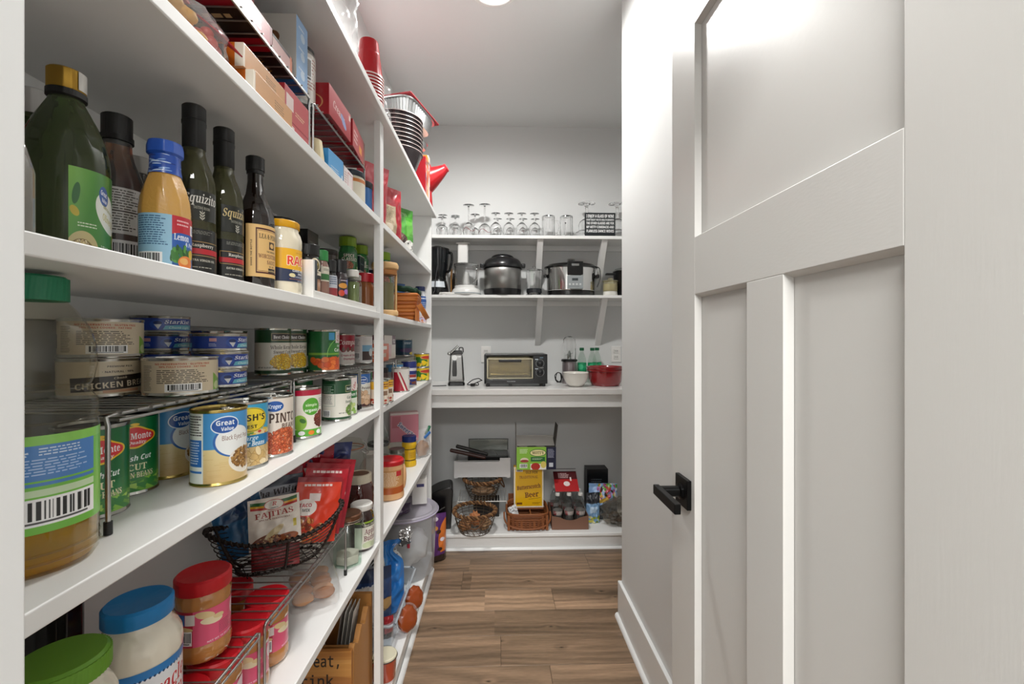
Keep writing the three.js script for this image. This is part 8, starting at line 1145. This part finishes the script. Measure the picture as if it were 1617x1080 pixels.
{
  const Y = PY + 0.0922 + 0.2587, t = thing('pouch_carton', 'open green and navy applesauce carton with raised flaps, on top of the yellow carton', 'carton', 0.238, Y, 2.85), card = M(0xb9b4ac, 0.7);
  const fr = carton(0.248, 0.142, 0.004, { pz: art(420, 240, (c, w, h) => { fill(c, '#8ac240', 0, 0, w, h); fill(c, '#161c3a', w * 0.75, 0, w * 0.25, h); fill(c, '#f0efe6', w * 0.35, h * 0.74, w * 0.4, h * 0.26); oval(c, '#f1e6a8', w * 0.54, h * 0.26, 84, 36, 0, '#1e5a2c', 6); text(c, 'MOTT’S', w * 0.54, h * 0.26, 42, '#3a2a1c', { font: 'serif', w: 124 }); fill(c, '#1e6a34', w * 0.36, h * 0.44, w * 0.36, h * 0.2); lines(c, w * 0.4, h * 0.5, 120, 20, 2, '#dfeacb'); oval(c, '#e9dcc0', w * 0.2, h * 0.58, 44, 26); oval(c, '#9c2a24', w * 0.2, h * 0.62, 44, 14); lines(c, w * 0.08, h * 0.1, 90, 50, 4, '#e9f2d8'); bars(c, w * 0.08, h * 0.74, 80, 44); oval(c, '#b5281e', w * 0.48, h * 0.86, 48, 38); oval(c, '#e3d06a', w * 0.68, h * 0.78, 30, 36); lines(c, w * 0.79, h * 0.1, 70, h * 0.4, 8, '#b9bed2'); fill(c, '#cfd4dc', w * 0.82, h * 0.7, 44, 44); }) }, '#8a7d6c', 0.0006); fr.name = 'printed_front'; fr.position.set(0, 0, 0.073); t.add(fr);
  part(t, 'back_wall', cube(0.248, 0.185, 0.003).translate(0, 0.0925, -0.072), card); for (const s of [-1, 1]) part(t, 'side_wall', cube(0.003, 0.142, 0.143).translate(s * 0.1225, 0.071, 0), s > 0 ? M(0x1c2238, 0.5) : card); part(t, 'bottom', cube(0.242, 0.003, 0.142).translate(0, 0.002, 0), card); part(t, 'flap', cube(0.003, 0.13, 0.12).rotateZ(0.02).translate(-0.125, 0.142 + 0.066, -0.01), M(0x8f8c84, 0.7)); part(t, 'flap', cube(0.003, 0.13, 0.12).rotateZ(-0.12).translate(0.131, 0.142 + 0.066, -0.01), M(0x5d5a54, 0.7)); part(t, 'inner_flap', cube(0.24, 0.003, 0.1).rotateX(0.35).translate(0, 0.157, -0.016), M(0xd0cdc6, 0.6));
  for (let i = 0; i < 4; i++) part(t, 'pouch', cube(0.05, 0.02, 0.11, 0.006).rotateX(0.3).translate(-0.08 + i * 0.056, 0.128, 0.0), M(i % 2 ? 0x3a3836 : 0xcfcac0, 0.5));
}
{
  const t = thing('bottle_tray', 'brown cardboard tray with a red printed film sleeve over cola style bottles', 'tray', 0.441, PY, 2.83, 0), cb = M(0x7d5a48, 0.75), W = 0.224, D = 0.24;
  const sh = new THREE.Shape(); sh.moveTo(-W / 2, 0.001); sh.lineTo(W / 2, 0.001); sh.lineTo(W / 2, 0.085); sh.lineTo(W / 2 - 0.05, 0.075); sh.quadraticCurveTo(0, 0.04, -W / 2 + 0.05, 0.075); sh.lineTo(-W / 2, 0.085); sh.closePath();
  part(t, 'tray_front', new THREE.ExtrudeGeometry(sh, { depth: 0.003, bevelEnabled: false }).translate(0, 0, D / 2), cb); part(t, 'tray_back', new THREE.ExtrudeGeometry(sh, { depth: 0.003, bevelEnabled: false }).translate(0, 0, -D / 2), cb); for (const s of [-1, 1]) part(t, 'tray_side', cube(0.003, 0.084, D).translate(s * W / 2, 0.043, 0), cb); part(t, 'tray_bottom', cube(W - 0.006, 0.003, D - 0.004).translate(0, 0.002, 0), cb);
  const a = art(300, 220, (c, w, h) => { fill(c, '#b01c20', 0, 0, w, h); fill(c, '#4a0d12', 0, 0, w, h * 0.4); lines(c, w * 0.2, h * 0.1, 140, 60, 4, '#e6c9c6'); oval(c, '#e9dcd8', w * 0.52, h * 0.62, 40, 26); fill(c, '#e9dcd8', w * 0.68, h * 0.3, 20, 40);  });
  const g = new THREE.PlaneGeometry(0.15, 0.16, 8, 8); remap(g, a); part(t, 'film_sleeve', g.rotateX(-1.0).translate(-0.01, 0.262, 0.01), a.page.film); part(t, 'dark_film', cube(0.155, 0.003, 0.1).rotateX(-0.6 + 0.3).translate(-0.015, 0.312, -0.09), M(0x2a1614, 0.3));
  let n = 0; const pos = ['left', 'middle', 'right'], row = ['front', 'middle', 'back'];
  for (let j = 0; j < 3; j++) for (let i = 0; i < 3; i++) { if (j === 1 && i === 0) { n++; continue; }
    const x = 0.441 + (i - 1) * 0.0715, d = 2.83 + (j - 1) * 0.073;
    const b = vessel({ n: 'soda_bottle', l: 'small clear soda bottle with white cap in the tray, ' + row[j] + ' row ' + pos[i], c: 'bottle', x: x + 0.0 * j, y: PY + 0.0045, d, g: 'soda bottles in the cardboard tray', body: [[0, 0.002], [0.026, 0], [0.03, 0.005], [0.0315, 0.03], [0.027, 0.07], [0.0315, 0.11], [0.028, 0.14], [0.016, 0.17], [0.0115, 0.182], [0.0115, 0.192]], mat: M(0xf0f2f2, 0.04, { transmission: 1, thickness: 0 }), bands: [{ y0: 0.075, y1: 0.1, mid: 1.5, span: 6.28, art: art(120, 40, (c, w, h) => { fill(c, '#a8a29e', 0, 0, w, h); fill(c, '#8a2a2c', w * 0.3, 0, w * 0.12, h); lines(c, 10, 8, 100, 24, 2, '#d8ccc8'); }) }], fill: { name: 'drink', prof: [[0, 0.004], [0.024, 0.003], [0.0275, 0.007], [0.029, 0.03], [0.025, 0.068], [0, 0.068]], mat: M(0xc9c4c0, 0.1, { transmission: 0.85 }) }, lid: { r: 0.0145, h: 0.016, y: 0.19, mat: M(0xdcdcd8, 0.4), knurl: 22 } }); n++; }
}
boxThing('black_carton', 'black carton with faint white print standing at the back behind the candy bags', 'carton', 0.675, PY, 3.05, 0.145, 0.285, 0.1, { pz: art(200, 380, (c, w, h) => { fill(c, '#101317', 0, 0, w, h); lines(c, 40, 90, 120, 40, 2, '#5d666c'); oval(c, '#8a9296', w * 0.55, h * 0.38, 7, 12); }), px: '#0c0e11' }, '#0f1215');
{
  const film = M(0xffffff, 0.06, { transmission: 0.9 });
  bagThing('candy_bag', 'colourful printed candy bag standing upright in front of the black carton', 'candy bag', 0.685, PY, 2.885, -0.06, 0.185, 0.225, 0.06, art(360, 300, (c, w, h) => { fill(c, '#3a3f44', 0, 0, w, h); c.beginPath(); c.moveTo(0, 0); c.lineTo(w, 0); c.lineTo(w, h * 0.4); c.lineTo(w * 0.3, h * 0.62); c.lineTo(0, h * 0.5); c.fillStyle = '#8fb3e0'; c.fill(); for (let i = 0; i < 70; i++) oval(c, ['#b8283a', '#d9a02c', '#5aa03a', '#e6dcd0', '#a84a8a', '#3a2a20'][i % 6], rnd(w * 0.3, w), rnd(0, h * 0.5), rnd(8, 26), rnd(6, 18), rnd(0, 3)); oval(c, '#d9b04a', w * 0.5, h * 0.46, 70, 18, -0.2); }), { gusset: 0.7, wrinkle: 0.01 });
  const t = thing('snack_bag', 'large clear and dark plastic bag slumped at the right end of the platform', 'bag', 0.762, PY, 2.775, 0); part(t, 'film', crease(blob(0.1, 0.078, 0.066, 0.62, 2.6, 5, 4), 0.25).translate(0, 0.084, 0), M(0xd8d4cc, 0.06, { transmission: 0.92 })); part(t, 'dark_snacks', merge(...Array.from({ length: 14 }, (_, i) => blob(0.022, 0.013, 0.018, 0.3, 3, i, 2).translate(rnd(-0.055, 0.055), rnd(0.022, 0.085), rnd(-0.035, 0.035)))), M(0x5a4a3c, 0.8));
  bagThing('candy_bag', 'pale blue and yellow candy wrapper bag leaning at the left of the clear bag', 'candy bag', 0.604, PY, 2.815, 0.15, 0.09, 0.19, 0.045, art(180, 300, (c, w, h) => { fill(c, '#7fa6cc', 0, 0, w, h); fill(c, '#2c3038', 0, 0, w, h * 0.35); fill(c, '#bcd4ea', w * 0.2, h * 0.45, w * 0.5, h * 0.2); for (let i = 0; i < 14; i++) oval(c, ['#c9c23a', '#8aa02c', '#e6e0a8'][i % 3], rnd(0, w), rnd(h * 0.75, h), 20, 14); }), { gusset: 0.8, wrinkle: 0.014 });
}

scene.traverse((o) => { if (o.isMesh) { o.castShadow = true; o.receiveShadow = true; } if (o.isLight && !o.isRectAreaLight) o.castShadow = true; });
renderer.render(scene, camera);
